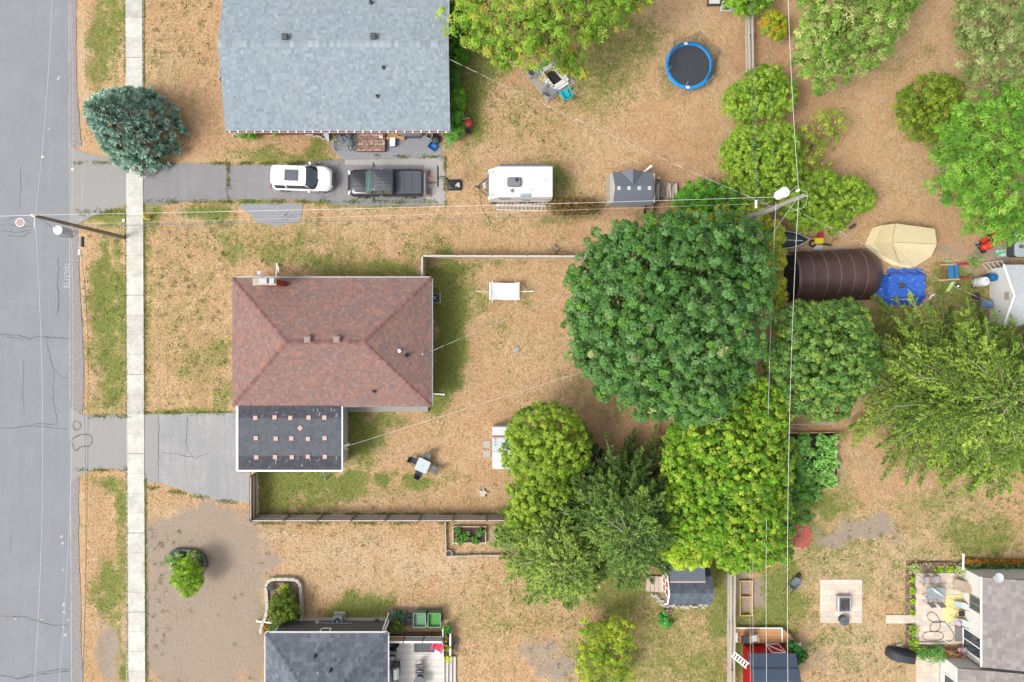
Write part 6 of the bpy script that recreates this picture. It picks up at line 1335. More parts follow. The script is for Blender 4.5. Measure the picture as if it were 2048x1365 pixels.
a, b = P(713,303,.35), P(770,262,.35); nb = 7
for i in range(nb):
    y0_, y1_ = lerp(a.y,b.y,i/nb), lerp(a.y,b.y,(i+1)/nb); m2 = MB(); m2.box(a.x+random.uniform(-.02,.02),b.x,y0_+.012,y1_-.012,.3,.35); m2.build('plank', mat('worn_plank_%d'%(i%3), c(*((196,168,150),(172,140,122),(208,186,168))[i%3]),.9,.25,5,.4,col2=c(140,106,92)), o, world=True, bevel=.008)
m2 = MB(); m2.box(a.x+.03,b.x-.03,a.y+.03,b.y-.03,-.02,.29); m2.build('base', mat('dark_plank', c(94,76,66),.9,.2,5), o, world=True)
def cooler(label, px, py, w, d, h, mb_, ml, rz=0):
    t = thing('cooler', label, 'cooler', px, py, .0, rz); m2 = MB(); m2.prism(rrect(-w/2,w/2,-d/2,d/2,.04,.04,3),0,h*.8); m2.build('box', mb_, t, bevel=.01)
    m2 = MB(); m2.prism(rrect(-w/2-.01,w/2+.01,-d/2-.01,d/2+.01,.05,.05,3),h*.8,h); m2.build('lid', ml, t, bevel=.02); m2 = MB(); m2.tube([(-w/2-.02,-d*.2,h*.6),(-w/2-.06,0,h*.62),(-w/2-.02,d*.2,h*.6)],.015,5); m2.build('handle', ml, t); return t
cooler('white lidded blue cooler on the gravel beside the wooden platform', 787, 287, .36, .62, .42, mat('cooler_blue',c(40,110,206),.5), M_WHITE)
cooler('red cooler under the edge of the blue grey eave', 763, 266, .42, .34, .4, mat('cooler_red',c(216,40,48),.45), mat('cooler_red',None))
o = thing('small_crate', 'small white crate in front of the red cooler', 'crate', 763, 274, .35); m2 = MB(); m2.box(-.12,.12,-.1,.1,0,.2); m2.build('case', M_WHITE, o, bevel=.01); m2 = MB(); m2.box(-.07,.07,-.05,.05,.2,.22); m2.build('lid', M_BLACK, o)
for i,(x0_,y0_,x1_,y1_,z_) in enumerate([(770,277,809,274,.2),(772,264,808,279,.26),(790,268,802,266,.3),(772,271,795,270,.1)]):
    o = thing('lumber_plank', ['long light plank lying below the crossed one','light plank crossing over the others in the lumber pile','short end of light lumber by the grill cover','lowest light plank beside the red cooler'][i], 'plank', (x0_+x1_)/2, (y0_+y1_)/2, 0, 0, 'loose lumber'); m2 = MB(); m2.bar(P(x0_,y0_,z_),P(x1_,y1_,z_),.2,.05); m2.build('board', M_CEDAR, o, world=True, bevel=.006)
o = thing('covered_grill', 'grill under a grey cover against the wall of the upper house', 'grill', 824, 266); m2 = MB(); m2.loft([ring(rrect(-.85,.85,-.3,.3,.12,.12,4),0),ring(rrect(-.85,.85,-.3,.3,.14,.14,4),.7),ring(rrect(-.8,.8,-.27,.27,.14,.14,4),.95),ring(rrect(-.6,.6,-.14,.14,.1,.1,4),1.02)]); m2.build('cover', mat('grill_cover_grey', c(158,160,164),.8,.15,4,.4), o, smooth=True)
m2 = MB(); m2.prism(rrect(-.7,.7,-.42,-.2,.05,.05,3),-.02,.14); m2.build('skirt', mat('cover_skirt',c(96,92,100),.85,.2,5,.4), o)
def bucket(name, label, px, py, r, h, m, cat='bucket', rz=0):
    t = thing(name, label, cat, px, py, 0, rz); m2 = MB(); m2.lathe([(r*.8,0),(r,h),(r*1.06,h),(r*1.06,h+.02),(r*.92,h+.02),(r*.75,.04)],(0,0,0),20); m2.build('body', m, t, smooth=True)
    m2 = MB(); m2.tube([(r*1.04*math.cos(R(a_)), r*.5*math.sin(R(a_))-.0, h+.03) for a_ in range(0,181,20)],.008,4); m2.build('handle', M_GALV, t); return t
bucket('laundry_basket', 'tall pale basket beside the black bag below the upper house', 860.5, 275, .24, .5, mat('basket', c(198,192,184),.8,.15,8), 'basket')
o = thing('tarp_heap', 'heap of black plastic beside the pale basket', 'bag', 873, 281); m2 = MB(); m2.blob((0,0,.16),(.32,.3,.3),.16,3,5,flat=-.17); m2.build('plastic', M_DGREY, o, smooth=True)
o = thing('recycling_bin', 'blue open recycling bin lying on the gravel', 'bin', 866, 294.5, 0, R(-35)); MB_ = mat('bin_blue', c(38,104,190),.5,.06,5)
for q in ((-.3,.3,-.24,-.21,.0,.3),(-.3,.3,.21,.24,.0,.3),(-.3,-.27,-.21,.21,.0,.3),(.27,.3,-.21,.21,.0,.3)): m2 = MB(); m2.box(*q); m2.build('side', MB_, o)
m2 = MB(); m2.box(-.27,.27,-.21,.21,.0,.03); m2.build('floor', mat('bin_floor', c(60,140,216),.5), o)
kb = thing('kettle_grill', 'bright red round kettle grill at the corner of the upper house', 'grill', 937, 254); 
m2 = MB(); m2.lathe([(.05,.62),(.22,.66),(.29,.8),(.29,.84)],(0,0,0),24); m2.build('bowl', mat('grill_red', c(220,36,66),.3,.05,4,coat=.4), kb, smooth=True); m2 = MB(); m2.lathe([(.3,.84),(.27,.95),(.15,1.03),(.03,1.05)],(0,0,0),24); m2.build('lid', mat('grill_red',None), kb, smooth=True)
for k in range(3): a_ = R(120*k+20); m2 = MB(); m2.tube([(.15*math.cos(a_),.15*math.sin(a_),.66),(.3*math.cos(a_),.3*math.sin(a_),0)],.018,6); m2.build('leg', M_DGREY, kb)
m2 = MB(); m2.bx((0,-.42,.5),(.3,.25,.12)); m2.tube([(-.2,-.35,.1),(.2,-.5,.1)],.09,10); m2.build('wheel_axle', M_BLACK, kb); m2 = MB(); m2.bx((-.15,.36,.8),(.5,.07,.04),rz=.2); m2.build('shelf', M_LGREY, kb)
o = thing('sprinkler', 'little white sprinkler on the grass by the corner shrub', 'sprinkler', 921, 277); m2 = MB(); m2.tube([(-.18,-.08,.05),(0,.06,.1),(.16,.0,.05)],.02,6); m2.tube([(0,.06,.1),(.05,.18,.05)],.02,6); m2.build('arm', M_LGREY, o)
def hose(label, pts, r, m, z=.03, smooth_=True):
    t = thing('garden_hose', label, 'hose', pts[0][0], pts[0][1]); n = len(pts); sm = []
    for i in range(n-1):
        p0,p1,p2,p3 = pts[max(0,i-1)],pts[i],pts[i+1],pts[min(n-1,i+2)]
        for q in range(6):
            u=q/6; sm.append(P(*(.5*((2*p1[j])+(-p0[j]+p2[j])*u+(2*p0[j]-5*p1[j]+4*p2[j]-p3[j])*u*u+(-p0[j]+3*p1[j]-3*p2[j]+p3[j])*u**3) for j in (0,1)), z))
    sm.append(P(*pts[-1],z)); m2 = MB(); m2.tube(sm, r, 5); m2.build('tubing', m, t, world=True, smooth=True); return t
MH = mat('hose_green', c(150,216,150),.5,.05,5)
hose('tangled light green hose at the corner of the upper house', [(893,270),(902,276),(892,282),(900,288),(890,292),(897,298),(904,290),(893,286),(900,280),(891,276),(898,284),(888,296),(896,300),(905,296)], .022, MH, .06)
hose('yellow green hose trailing from the house to the trailer', [(905,296),(915,303),(928,312),(940,322),(950,338),(958,343),(966,341),(972,344)], .02, mat('hose_yellow', c(196,206,110),.5))
hose('yellow loop of hose beside the trailer hitch', [(974,338),(962,337),(952,343),(949,353),(952,362),(958,358),(968,356),(974,361)], .017, mat('hose_yellow2', c(224,200,110),.5))
hose('dark cable trailing from the trailer hitch down the lawn', [(958,378),(960,395),(962,410),(968,425),(975,436),(982,446),(995,450),(1008,442),(1020,430)], .012, M_WIRED)
# basketball stand
bk = thing('basketball_hoop', 'portable basketball stand with orange rim at the end of the upper driveway', 'basketball hoop', 909, 371)
m2 = MB(); m2.loft([ring(rrect(-.55,.55,-.4,.4,.14,.14,4),0),ring(rrect(-.55,.55,-.4,.4,.16,.16,4),.14),ring(rrect(-.42,.42,-.3,.3,.14,.14,4),.24)]); m2.build('base', M_BLACK, bk, smooth=True)
m2 = MB(); m2.add([(.05,-.1,.25),(.42,-.22,.25),(.4,.16,.25),(.2,.14,.25)],[(0,1,2,3)]); m2.build('base_label', M_LGREY, bk)
m2 = MB(); m2.tube([P(905,374,.2),P(893,357,2.3),P(892,356,2.6)],.05,8); m2.build('pole', M_BLACK, bk, world=True)
for dy in (-2,2): m2 = MB(); m2.bar(P(892,355+dy,2.6),P(877,355+dy,2.9),.05,.05); m2.build('arm', M_DGREY, bk, world=True)
m2 = MB(); a = P(876,334,2.9); b = P(876.5,374,2.9); m2.bx(((a.x+b.x)/2,(a.y+b.y)/2,3.05),(.04,abs(a.y-b.y),.75)); m2.build('backboard', M_BLACK, bk, world=True)
cxy = P(866,355.5,2.85); m2 = MB(); m2.tube([(cxy.x+.23*math.cos(2*math.pi*k/22),cxy.y+.23*math.sin(2*math.pi*k/22),2.85) for k in range(22)],.02,6,closed=True); m2.build('rim', mat('rim_orange', c(226,120,96),.5), bk, world=True)
# rocks along the upper house wall
rb = thing('rock_border', 'line of pale rocks along the wall of the upper house', 'rock border', 600, 268)
rnd = random.Random(2)
for i in range(16): rock('', '', 604+i*3.6+rnd.uniform(-1,1), 266+i*.9+rnd.uniform(-2,2), .13, .11, .16, M_ROCK, i, parent=rb)
rb = thing('rock_border', 'small rocks beside the left corner of the blue grey roof', 'rock border', 470, 272)
for i in range(5): rock('', '', 468+i*4+rnd.uniform(-1,1), 270+rnd.uniform(-2,4), .12, .1, .16, M_ROCKG, i+30, parent=rb)
rb = thing('rock_border', 'small rocks at the left gable of the upper house', 'rock border', 438, 155)
for i in range(5): rock('', '', 440+rnd.uniform(-1,1), 146+i*4, .1, .1, .14, M_ROCK, i+40, parent=rb)
plant('hosta', 'bright green clump under the left part of the blue grey eave', 500, 271, 19, .7, [c(104,160,40,1.1),c(130,178,48,1.1)], 26, 16, .16, ry=10)
plant('hosta', 'small green clump under the blue grey eave, right of the big clump', 555, 266, 8, .5, [c(104,160,40,1.1),c(130,178,48,1.1)], 10, 12, .14)
o = thing('sheet_metal', 'grey metal panel leaning beside the yellow green bicycle', 'panel', 651, 270); m2 = MB(); m2.add([P(644,264,.6),P(657,264,.9),P(658,283,.15),P(655,283,.1),P(644,264,.57),P(657,264,.87),P(658,283,.12),P(655,283,.07)],[(0,1,2,3),(7,6,5,4),(0,4,5,1),(1,5,6,2),(2,6,7,3),(3,7,4,0)]); m2.build('sheet', M_LGREY, o, world=True)
o = thing('toy_ball', 'pink toy under the blue grey eave beside the bikes', 'toy', 717, 264); m2 = MB(); m2.blob((0,0,.12),(.12,.12,.12),.02,2,1); m2.build('ball', mat('toy_pink', c(226,60,170),.5), o, smooth=True)
# ------------------------------------------------------------------ middle and right yards
def wbox(mb, ax, ay, bx_, by_, z0, z1, zr=None):
    a, b = P(ax,by_,z1 if zr is None else zr), P(bx_,ay,z1 if zr is None else zr); return mb.box(a.x,b.x,a.y,b.y,z0,z1)
def one(name, label, cat, px, py, part, fn, m, z=0, rz=0, group=None, **kw):
    o = thing(name, label, cat, px, py, z, rz, group); m2 = MB(); fn(m2); m2.build(part, m, o, **kw); return o
def part(o, name, m, fn, **kw): m2 = MB(); fn(m2); return m2.build(name, m, o, **kw)
# resin shed
M_SHEDR = mat('shed_roof', c(112,118,128),.6,.06,4,.05); M_SHEDW = mat('shed_wall', c(188,182,172),.7,.08,3,.1)
rs = thing('resin_shed', 'grey resin garden shed with peaked dormer beside the firewood', 'shed', 1262, 383)
x0, x1 = P(1219,0,1.6).x, P(1300,0,0).x; y0, y1 = P(0,416,0).y+.05, P(0,347,1.8).y; xr0 = P(1227,0,2.3).x; xr1 = P(1307,0,2.3).x; ze, zr = 1.8, 2.35; ym = P(0,374,zr).y
part(rs,'wall',M_SHEDW,lambda m: m.box(x0,x1,y0,y1,0,ze),world=True)
ye0 = P(0,410,ze).y; ye1 = y1+.1
roof = part(rs,'roof',M_SHEDR,lambda m: m.add([(x0+.2,ye0,ze),(xr1,ye0,ze),(xr1,ym,zr),(x0+.3,ym,zr),(xr1,ye1,ze),(x0+.2,ye1,ze)]+[(x0+.2,ye0,ze-.08),(xr1,ye0,ze-.08),(xr1,ym,zr-.08),(x0+.3,ym,zr-.08),(xr1,ye1,ze-.08),(x0+.2,ye1,ze-.08)],[(0,1,2,3),(3,2,4,5),(6,7,1,0),(4,10,11,5),(1,7,8,2),(2,8,10,4),(5,11,9,3),(3,9,6,0),(9,8,7,6),(11,10,8,9)]),world=True)
xa, xb, xc = P(1243,0,2).x, P(1266,0,2.3).x, P(1288,0,2).x
part(rs,'dormer',M_SHEDR,lambda m: m.add([(xa,ye1,ze+.02),(xc,ye1,ze+.02),(xb,ye1+.08,zr-.05),(xb,ym+.15,zr+.0)],[(0,2,3),(2,1,3),(0,1,2)]),world=True)
for px in (1238,1258,1278.5,1299): part(roof,'skylight',mat('skylight',c(208,210,216),.3,.05,3),lambda m: m.bx(P(px,375,zr-.02)+Vector((0,-.06,0)),(.24,.26,.03),rx=.22),world=True)
part(rs,'end_panel',mat('shed_end',c(206,204,200),.7,.06,4),lambda m: m.add([(x0-.02,y0,.05),(x0-.02,y1,.05),(x0+.24,y1+.02,ze),(x0+.3,ym,zr-.1),(x0+.24,y0,ze)],[(0,1,2,3,4)][::-1]),world=True)
# firewood
def woodpile(label, items, cols, rl=(.4,1.3), r=.07):
    t = thing('firewood_pile', label, 'firewood', items[0][0], items[0][1]); ms = [mat('log_%d%d%d'%q, c(*q),.9,.2,7,.3) for q in cols]
    for (x,y,z,ang,l_) in items:
        p = P(x,y,z); d = Vector((math.cos(ang),math.sin(ang),0))*l_/2; m2 = MB(); m2.tube([p-d,p+d],r*random.uniform(.75,1.25),7); m2.build('log', random.choice(ms), t, world=True)
    return t
rnd = random.Random(9)
woodpile('stack of weathered firewood beside the grey resin shed', [(1313+rnd.uniform(-2,2)+i*3.3, 383+rnd.uniform(-3,3), .12+.13*lv, R(90+rnd.uniform(-8,8)), rnd.uniform(.9,1.3)) for i in range(13) for lv in range(3)], [(196,182,166),(168,156,142),(214,204,190),(150,136,120)])
one('birch_log','round cut log end at the top of the firewood stack','log',1315,359,'log',lambda m: m.tube([(0,0,.05),(0,0,.5)],.12,12),mat('log_end',c(226,206,180),.9,.15,8))
one('lumber_plank','white plank leaning at the top corner of the resin shed','plank',1292,343,'board',lambda m: m.bar((-.3,-.2,.5),(.2,.15,1.2),.12,.04),M_WHITE)
def wheelbarrow(label, px, py, rz, m_tray, m_frame):
    t = thing('wheelbarrow', label, 'wheelbarrow', px, py, 0, rz)
    part(t,'tray',m_tray,lambda m: m.loft([ring(rrect(-.28,.3,-.22,.22,.08,.12,4),.3),ring(rrect(-.42,.5,-.34,.34,.1,.2,4),.6),ring(rrect(-.39,.46,-.31,.31,.1,.18,4),.6),ring(rrect(-.26,.28,-.2,.2,.08,.12,4),.33)]),smooth=True)
    for s_ in (1,-1): part(t,'handle',m_frame,lambda m: m.tube([(-1.0,s_*.32,.55),(-.3,s_*.24,.35),(.65,s_*.06,.22)],.025,6)); part(t,'leg',m_frame,lambda m: m.tube([(-.3,s_*.26,.35),(-.38,s_*.26,0)],.02,6))
    def wh(m): m.tube([(.65+.18*math.cos(2*math.pi*k/16),0,.2+.18*math.sin(2*math.pi*k/16)) for k in range(16)],.045,6,closed=True)
    part(t,'wheel',M_RUBBER,wh); return t
wheelbarrow('rusty wheelbarrow standing below the grey resin shed', 1294, 422, R(-100), mat('rusty_tray',c(150,110,96),.8,.25,6), M_GALV)
wheelbarrow('dark grey wheelbarrow left on the lawn above the bottom paving', 1584, 1163, R(50), mat('grey_tray',c(120,126,134),.6,.06,5), M_BLACK)
# trampoline
tr = thing('trampoline', 'round blue trampoline with sagging black safety net', 'trampoline', 1373, 140); RT = 1.78; TH = .85; n = 48
part(tr,'jump_mat',mat('jump_mat',c(62,66,74),.75,.08,6,.1),lambda m: m.lathe([(RT*.86,TH-.02),(RT*.4,TH-.05),(.05,TH-.06)],(0,0,0),n),smooth=True)
part(tr,'pad',mat('pad_blue',c(20,150,226),.45,.08,3,.1),lambda m: m.loft([[(r_*math.cos(2*math.pi*k/n),r_*math.sin(2*math.pi*k/n),z_) for k in range(n)] for r_,z_ in ((RT*.85,TH),(RT*.88,TH+.05),(RT*.97,TH+.05),(RT,TH),(RT,TH-.06))],False,False),smooth=True)
for a_ in (100,-95): part(tr,'pad_label',M_WHITE,lambda m: m.bx((RT*.925*math.cos(R(a_)),RT*.925*math.sin(R(a_)),TH+.056),(.24,.17,.012),rz=R(a_-90)))
tops = []
for k in range(6):
    a_ = R(60*k+17); b0 = Vector((RT*1.04*math.cos(a_),RT*1.04*math.sin(a_),0)); lean = (.45,.35,.25,-.45,-.7,.12)[k]
    tp = b0 + Vector((math.cos(a_),math.sin(a_),0))*(lean*.35) + Vector((0,0,2.35 if k not in (3,4) else 1.9)); tops.append(tp)
    part(tr,'net_pole',M_GALV,lambda m: m.tube([b0+Vector((0,0,.3)),tp],.025,6)); part(tr,'leg',M_GALV,lambda m: m.tube([b0*.98+Vector((0,0,TH-.05)),b0*1.06+Vector((0,0,.03)),Vector((RT*1.06*math.cos(a_+.32),RT*1.06*math.sin(a_+.32),.03)),Vector((RT*.98*math.cos(a_+.32),RT*.98*math.sin(a_+.32),TH-.05))],.022,6))
def net(m):
    for k in (5,0,1,2):
        a, b = tops[k], tops[(k+1)%6]; ua, ub = R(60*k+17), R(60*(k+1)+17)
        for i in range(15):
            u = i/14; t_ = a.lerp(b,u); t_.z -= .35*4*u*(1-u); an = lerp(ua, ub if ub > ua else ub+2*math.pi, u); q = Vector((RT*.9*math.cos(an),RT*.9*math.sin(an),TH+.05)); m.bar(t_,q,.02,.006)
        for j in range(7):
            v = j/6; row = []
            for i in range(9):
                u = i/8; t_ = a.lerp(b,u); t_.z -= .35*4*u*(1-u); an = lerp(ua, ub if ub > ua else ub+2*math.pi, u); row.append(t_.lerp(Vector((RT*.9*math.cos(an),RT*.9*math.sin(an),TH+.05)),v))
            for p,q in zip(row[:-1],row[1:]): m.bar(p,q,.02,.006)
part(tr,'net',M_BLACK,net,kind='stuff')
# paved fire corner under the yellowing tree
fp = thing('fire_pit', 'white block fire pit on a paved diamond under the yellowing tree', 'fire pit', 1108, 160)
part(fp,'paving',mat('diamond_paving',c(176,168,158),.9,.15,4,.3),lambda m: m.prism(poly_px([(1050,146),(1094,206),(1152,166),(1106,118)]),-.04,.03),world=True)
cx0 = P(1105,156)
for k in range(22):
    t_ = k/22; seg = int(t_*4); u = t_*4-seg; cs = [(1080,147),(1106,180),(1132,163),(1106,132)]; q0, q1 = cs[seg], cs[(seg+1)%4]; p = P(lerp(q0[0],q1[0],u),lerp(q0[1],q1[1],u)); ang = math.atan2(-(q1[1]-q0[1]),q1[0]-q0[0])
    for lv in range(2): part(fp,'block',mat('white_block',c(234,232,230),.85,.1,6,.2),lambda m: m.bx((p.x,p.y,.1+lv*.19),(.26,.34,.18),rz=ang+lv*.02),world=True,bevel=.02)
part(fp,'ash_bed',mat('ash',(.02,.018,.018,1),.95,.3,9),lambda m: m.prism(poly_px([(1090,151),(1106,171),(1122,161),(1105,141)]),.0,.12),world=True)
part(fp,'ledge',mat('pale_ledge',c(238,236,234),.85,.08,6,.2),lambda m: m.prism(poly_px([(1102,182),(1108,190),(1138,170),(1132,163)]),.0,.3),world=True,bevel=.02)
MPG = mat('resin_grey',c(140,144,150),.6,.08,5)
def adirondack(label, px, py, rz, m):
    t = thing('garden_chair', label, 'chair', px, py, .03, rz)
    part(t,'seat',m,lambda m_: m_.add([(-.26,.3,.4),(.26,.3,.4),(.24,-.22,.28),(-.24,-.22,.28),(-.26,.3,.36),(.26,.3,.36),(.24,-.22,.24),(-.24,-.22,.24)],[(3,2,1,0),(4,5,6,7),(0,1,5,4),(1,2,6,5),(2,3,7,6),(3,0,4,7)]))
    for i in range(5): part(t,'back_slat',m,lambda m_: m_.bar((-.2+i*.1,-.24,.28),(-.23+i*.115,-.6,.95),.085,.025,up=(0,1,0)))
    for s_ in (1,-1): part(t,'armrest',m,lambda m_: m_.bx((s_*.36,-.02,.58),(.14,.72,.03)),bevel=.01); part(t,'leg',m,lambda m_: m_.bar((s_*.34,.28,.57),(s_*.34,.3,0),.08,.04)); part(t,'leg',m,lambda m_: m_.bar((s_*.34,-.3,.57),(s_*.3,-.5,0),.08,.04))
    return t
adirondack('grey garden chair on the left of the paved fire corner', 1071, 148, R(-80), MPG); adirondack('grey garden chair at the bottom of the paved fire corner', 1098, 186, R(-35), MPG); adirondack('bright turquoise garden chair beside the paved fire corner', 1131, 191, R(28), mat('turquoise',c(30,196,206),.5,.06,5))
raised_bed('dark framed planter of white stones at the top edge', 1416, -12, 1442, 9, .3, M_DGREY, mat('white_stone',c(232,230,228),.9,.25,12,.6))
one('concrete_block','wedge shaped pale concrete slab beside the planter at the top edge','slab',1454,16,'slab',lambda m: m.prism([(-.55,-.38),(.6,-.38),(.2,.35),(-.45,.35)],0,.35),M_CONC,bevel=.02)
# boat
bo = thing('rowboat', 'aluminium boat with dark interior half hidden by the hedge', 'boat', 1575, 482)
st = [(1515,17,.5),(1540,18.5,.52),(1560,18,.55),(1578,15.5,.58),(1592,11,.62),(1603,5.5,.66),(1611,.6,.7)]
def hull(off, inn):
    rs_ = []
    for px, hw, z in st:
        hw_ = max(.05,(hw/S)-off); x = P(px,0).x - (off if px > 1600 else 0); yc = P(0,482).y
        rs_.append([(x,yc+hw_,z+.1-inn),(x,yc+hw_*.8,.28+off),(x,yc,.16+off*1.5),(x,yc-hw_*.8,.28+off),(x,yc-hw_,z+.1-inn)])
    return rs_
def hm_(m, rs_, flip):
    vs_ = [v for r_ in rs_ for v in r_]; fs = [(i*5+k,i*5+k+1,(i+1)*5+k+1,(i+1)*5+k) for i in range(len(rs_)-1) for k in range(4)]; fs.append((0,1,2,3,4)); m.add(vs_, fs if flip else [tuple(reversed(f)) for f in fs])
part(bo,'hull',M_ALU,lambda m: hm_(m,hull(0,0),False),world=True,smooth=True); part(bo,'interior',mat('boat_inside',c(74,82,88),.7,.25,4,.2),lambda m: hm_(m,hull(.07,.02),True),world=True)
for s_ in (1,-1): part(bo,'gunwale',mat('pale_trim',c(206,206,200),.5),lambda m: m.tube([(P(px,0).x,P(0,482).y+s_*max(.02,hw/S-.02),z+.1) for px,hw,z in st],.035,6),world=True)
part(bo,'centre_rope',M_WHITE,lambda m: m.tube([P(1520,479,.75),P(1560,479.5,.7),P(1606,482,.82)],.015,5),world=True); part(bo,'seat',M_ALU,lambda m: m.bx(P(1545,482,.45),(.25,1.2,.04)),world=True)
one('trailer_tyre','black tyre lying beside the bow of the aluminium boat','tyre',1624,488,'tyre',lambda m: m.tube([(.22*math.cos(2*math.pi*k/18),.22*math.sin(2*math.pi*k/18),.1) for k in range(18)],.07,8,closed=True),M_RUBBER,smooth=True)
one('yellow_crate','bright yellow toy box beside the boat','toy box',1635.5,483,'box',lambda m: m.box(-.32,.32,-.22,.22,0,.3),mat('toy_yellow',c(244,222,30),.5,.06,5),bevel=.03)
one('red_sled','red plastic sled pieces beside the yellow toy box','sled',1634,471,'shell',lambda m: m.loft([[(-.5,-.14,.03),(-.1,-.12,.03),(.1,.2,.03),(.4,.16,.03),(.45,-.16,.03)],[(-.5,-.14,.1),(-.1,-.12,.22),(.1,.2,.22),(.4,.16,.2),(.45,-.16,.14)]]),mat('sled_red',c(206,40,64),.5,.1,4),bevel=.03)
one('discarded_sheet','pale plastic panel on the ground below the yellow toy box','sheet',1635,497,'sheet',lambda m: m.prism([(-.4,-.28),(.3,-.3),(.42,.2),(-.22,.26)],0,.04),M_LGREY)
sc = thing('kick_scooter','black kick scooter standing beside the yellow toy box','scooter',1652,490,0,R(-10)); part(sc,'deck',M_BLACK,lambda m: m.bx((-.2,0,.12),(.8,.14,.04)))
part(sc,'steering_column',M_DGREY,lambda m: m.tube([(.22,0,.12),(.12,.35,1.0)],.022,6)); part(sc,'handlebar',M_BLACK,lambda m: m.tube([(-.05,.42,1.0),(.3,.3,1.0)],.02,6))
for x in (.26,-.62): part(sc,'wheel',M_RUBBER,lambda m: m.tube([(x+.09*math.cos(2*math.pi*k/12),0,.11+.09*math.sin(2*math.pi*k/12)) for k in range(12)],.035,6,closed=True))
one('dark_block','small dark block on the lawn above the tan tent','block',1704,454,'block',lambda m: m.bx((0,0,.1),(.5,.2,.2),rz=.6),M_DGREY,bevel=.02)
# brown tarp shelter
M_TARP = mat('brown_tarp',c(84,62,58),.45,.15,1.2,.8,bscale=1.8,spec=.4)
ts = thing('tarp_shelter','long rounded shelter of shiny brown tarp beside the round green tree','shelter',1660,555)
ax0, ay0 = P(1572,556), P(1740,548); dA = (ay0-ax0).normalized(); sA = Vector((-dA.y,dA.x,0)); NS = 40; NK = 18; LL = P(1762,0).x-ax0.x
def shell(m, grow, z0):
    vs_ = []
    for i in range(NS+1):
        u = i/NS; w_ = 1.85*(1 if u < .72 else math.sqrt(max(.02,1-((u-.72)/.28)**2.4)))+grow; h_ = 2.35*(1 if u < .72 else max(.12,math.cos((u-.72)/.28*1.45)))+grow
        rib = .035*abs(math.sin(u*math.pi*6.5)); c_ = ax0 + dA*(u*LL)
        for k in range(NK+1):
            a_ = math.pi*k/NK; vs_.append(c_ + sA*(math.cos(a_)*(w_-rib)*(1+.02*math.sin(9*u+4*a_))) + Vector((0,0,z0+abs(math.sin(a_))**.8*(h_-rib*1.3))))
    m.add(vs_,[(i*(NK+1)+k,(i+1)*(NK+1)+k,(i+1)*(NK+1)+k+1,i*(NK+1)+k+1) for i in range(NS) for k in range(NK)])
o = part(ts,'tarp',M_TARP,lambda m: shell(m,0,0),world=True,smooth=True); q = o.modifiers.new('thickness','SOLIDIFY'); q.thickness = .03
for i in range(6):
    u = (i+.15)*.135; part(ts,'rib',mat('tarp_rib',c(132,108,106),.5,.1,4),lambda m: m.tube([ax0+dA*(u*LL)+sA*(math.cos(math.pi*k/16)*1.87)+Vector((0,0,abs(math.sin(math.pi*k/16))**.8*2.37)) for k in range(17)],.03,5),world=True)
part(ts,'ground_flap',mat('grey_flap',c(156,150,152),.8,.15,3,.4),lambda m: m.prism(poly_px([(1560,500),(1640,499),(1700,497),(1716,502),(1716,508),(1640,508),(1560,512)]),0,.05),world=True)
part(ts,'shade_sheet',mat('shelter_shade',(.02,.018,.018,1),.95,.2,5),lambda m: m.prism(poly_px([(1568,510),(1740,506),(1740,600),(1568,604)]),-.02,.02),world=True)  # near-black sheet paints in the shade inside the open shelter
# tan tent
tn = thing('tan_tent','cream tarp tent with rounded end on the dry lawn','tent',1810,490); M_TAN = mat('cream_tarp',c(250,232,186),.7,.06,2,.3,bscale=4)
o_ = [(1764,451,.6),(1793,447.5,1.3),(1870,458,1.1),(1873,489,1.5),(1862,514,.9),(1830,534,.12),(1800,529,.12),(1768,513,.15),(1747,487,.5)]; r0, r1 = P(1785,487,2.1), P(1790,482,2.15)
pts_ = [P(*q) for q in o_]; rA, rB = P(1784,485,2.1), P(1873.5,489,1.62)
part(tn,'canopy',M_TAN,lambda m: m.add([rA,rB]+pts_,[(0,2,3),(0,3,4,1),(1,4,5),(1,5,6),(0,1,6,7),(0,7,8),(0,8,9),(0,9,10),(0,10,2)][:]),world=True)
part(tn,'skirt',M_TAN,lambda m: [m.add([pts_[i],pts_[(i+1)%9],Vector((pts_[(i+1)%9].x*.985,pts_[(i+1)%9].y*.985,0)),Vector((pts_[i].x*.985,pts_[i].y*.985,0))],[(0,1,2,3)]) for i in range(9)],world=True)
part(tn,'seam',mat('tan_seam',c(222,196,136),.7),lambda m: m.tube([P(1790,448,1.36),P(1784,485,2.13),P(1788,500,1.6),P(1799,528,.15)],.02,5),world=True); part(tn,'ridge_pole',mat('tan_seam',None),lambda m: m.tube([rA+Vector((0,0,.01)),rB+Vector((0,0,.01))],.025,5),world=True)
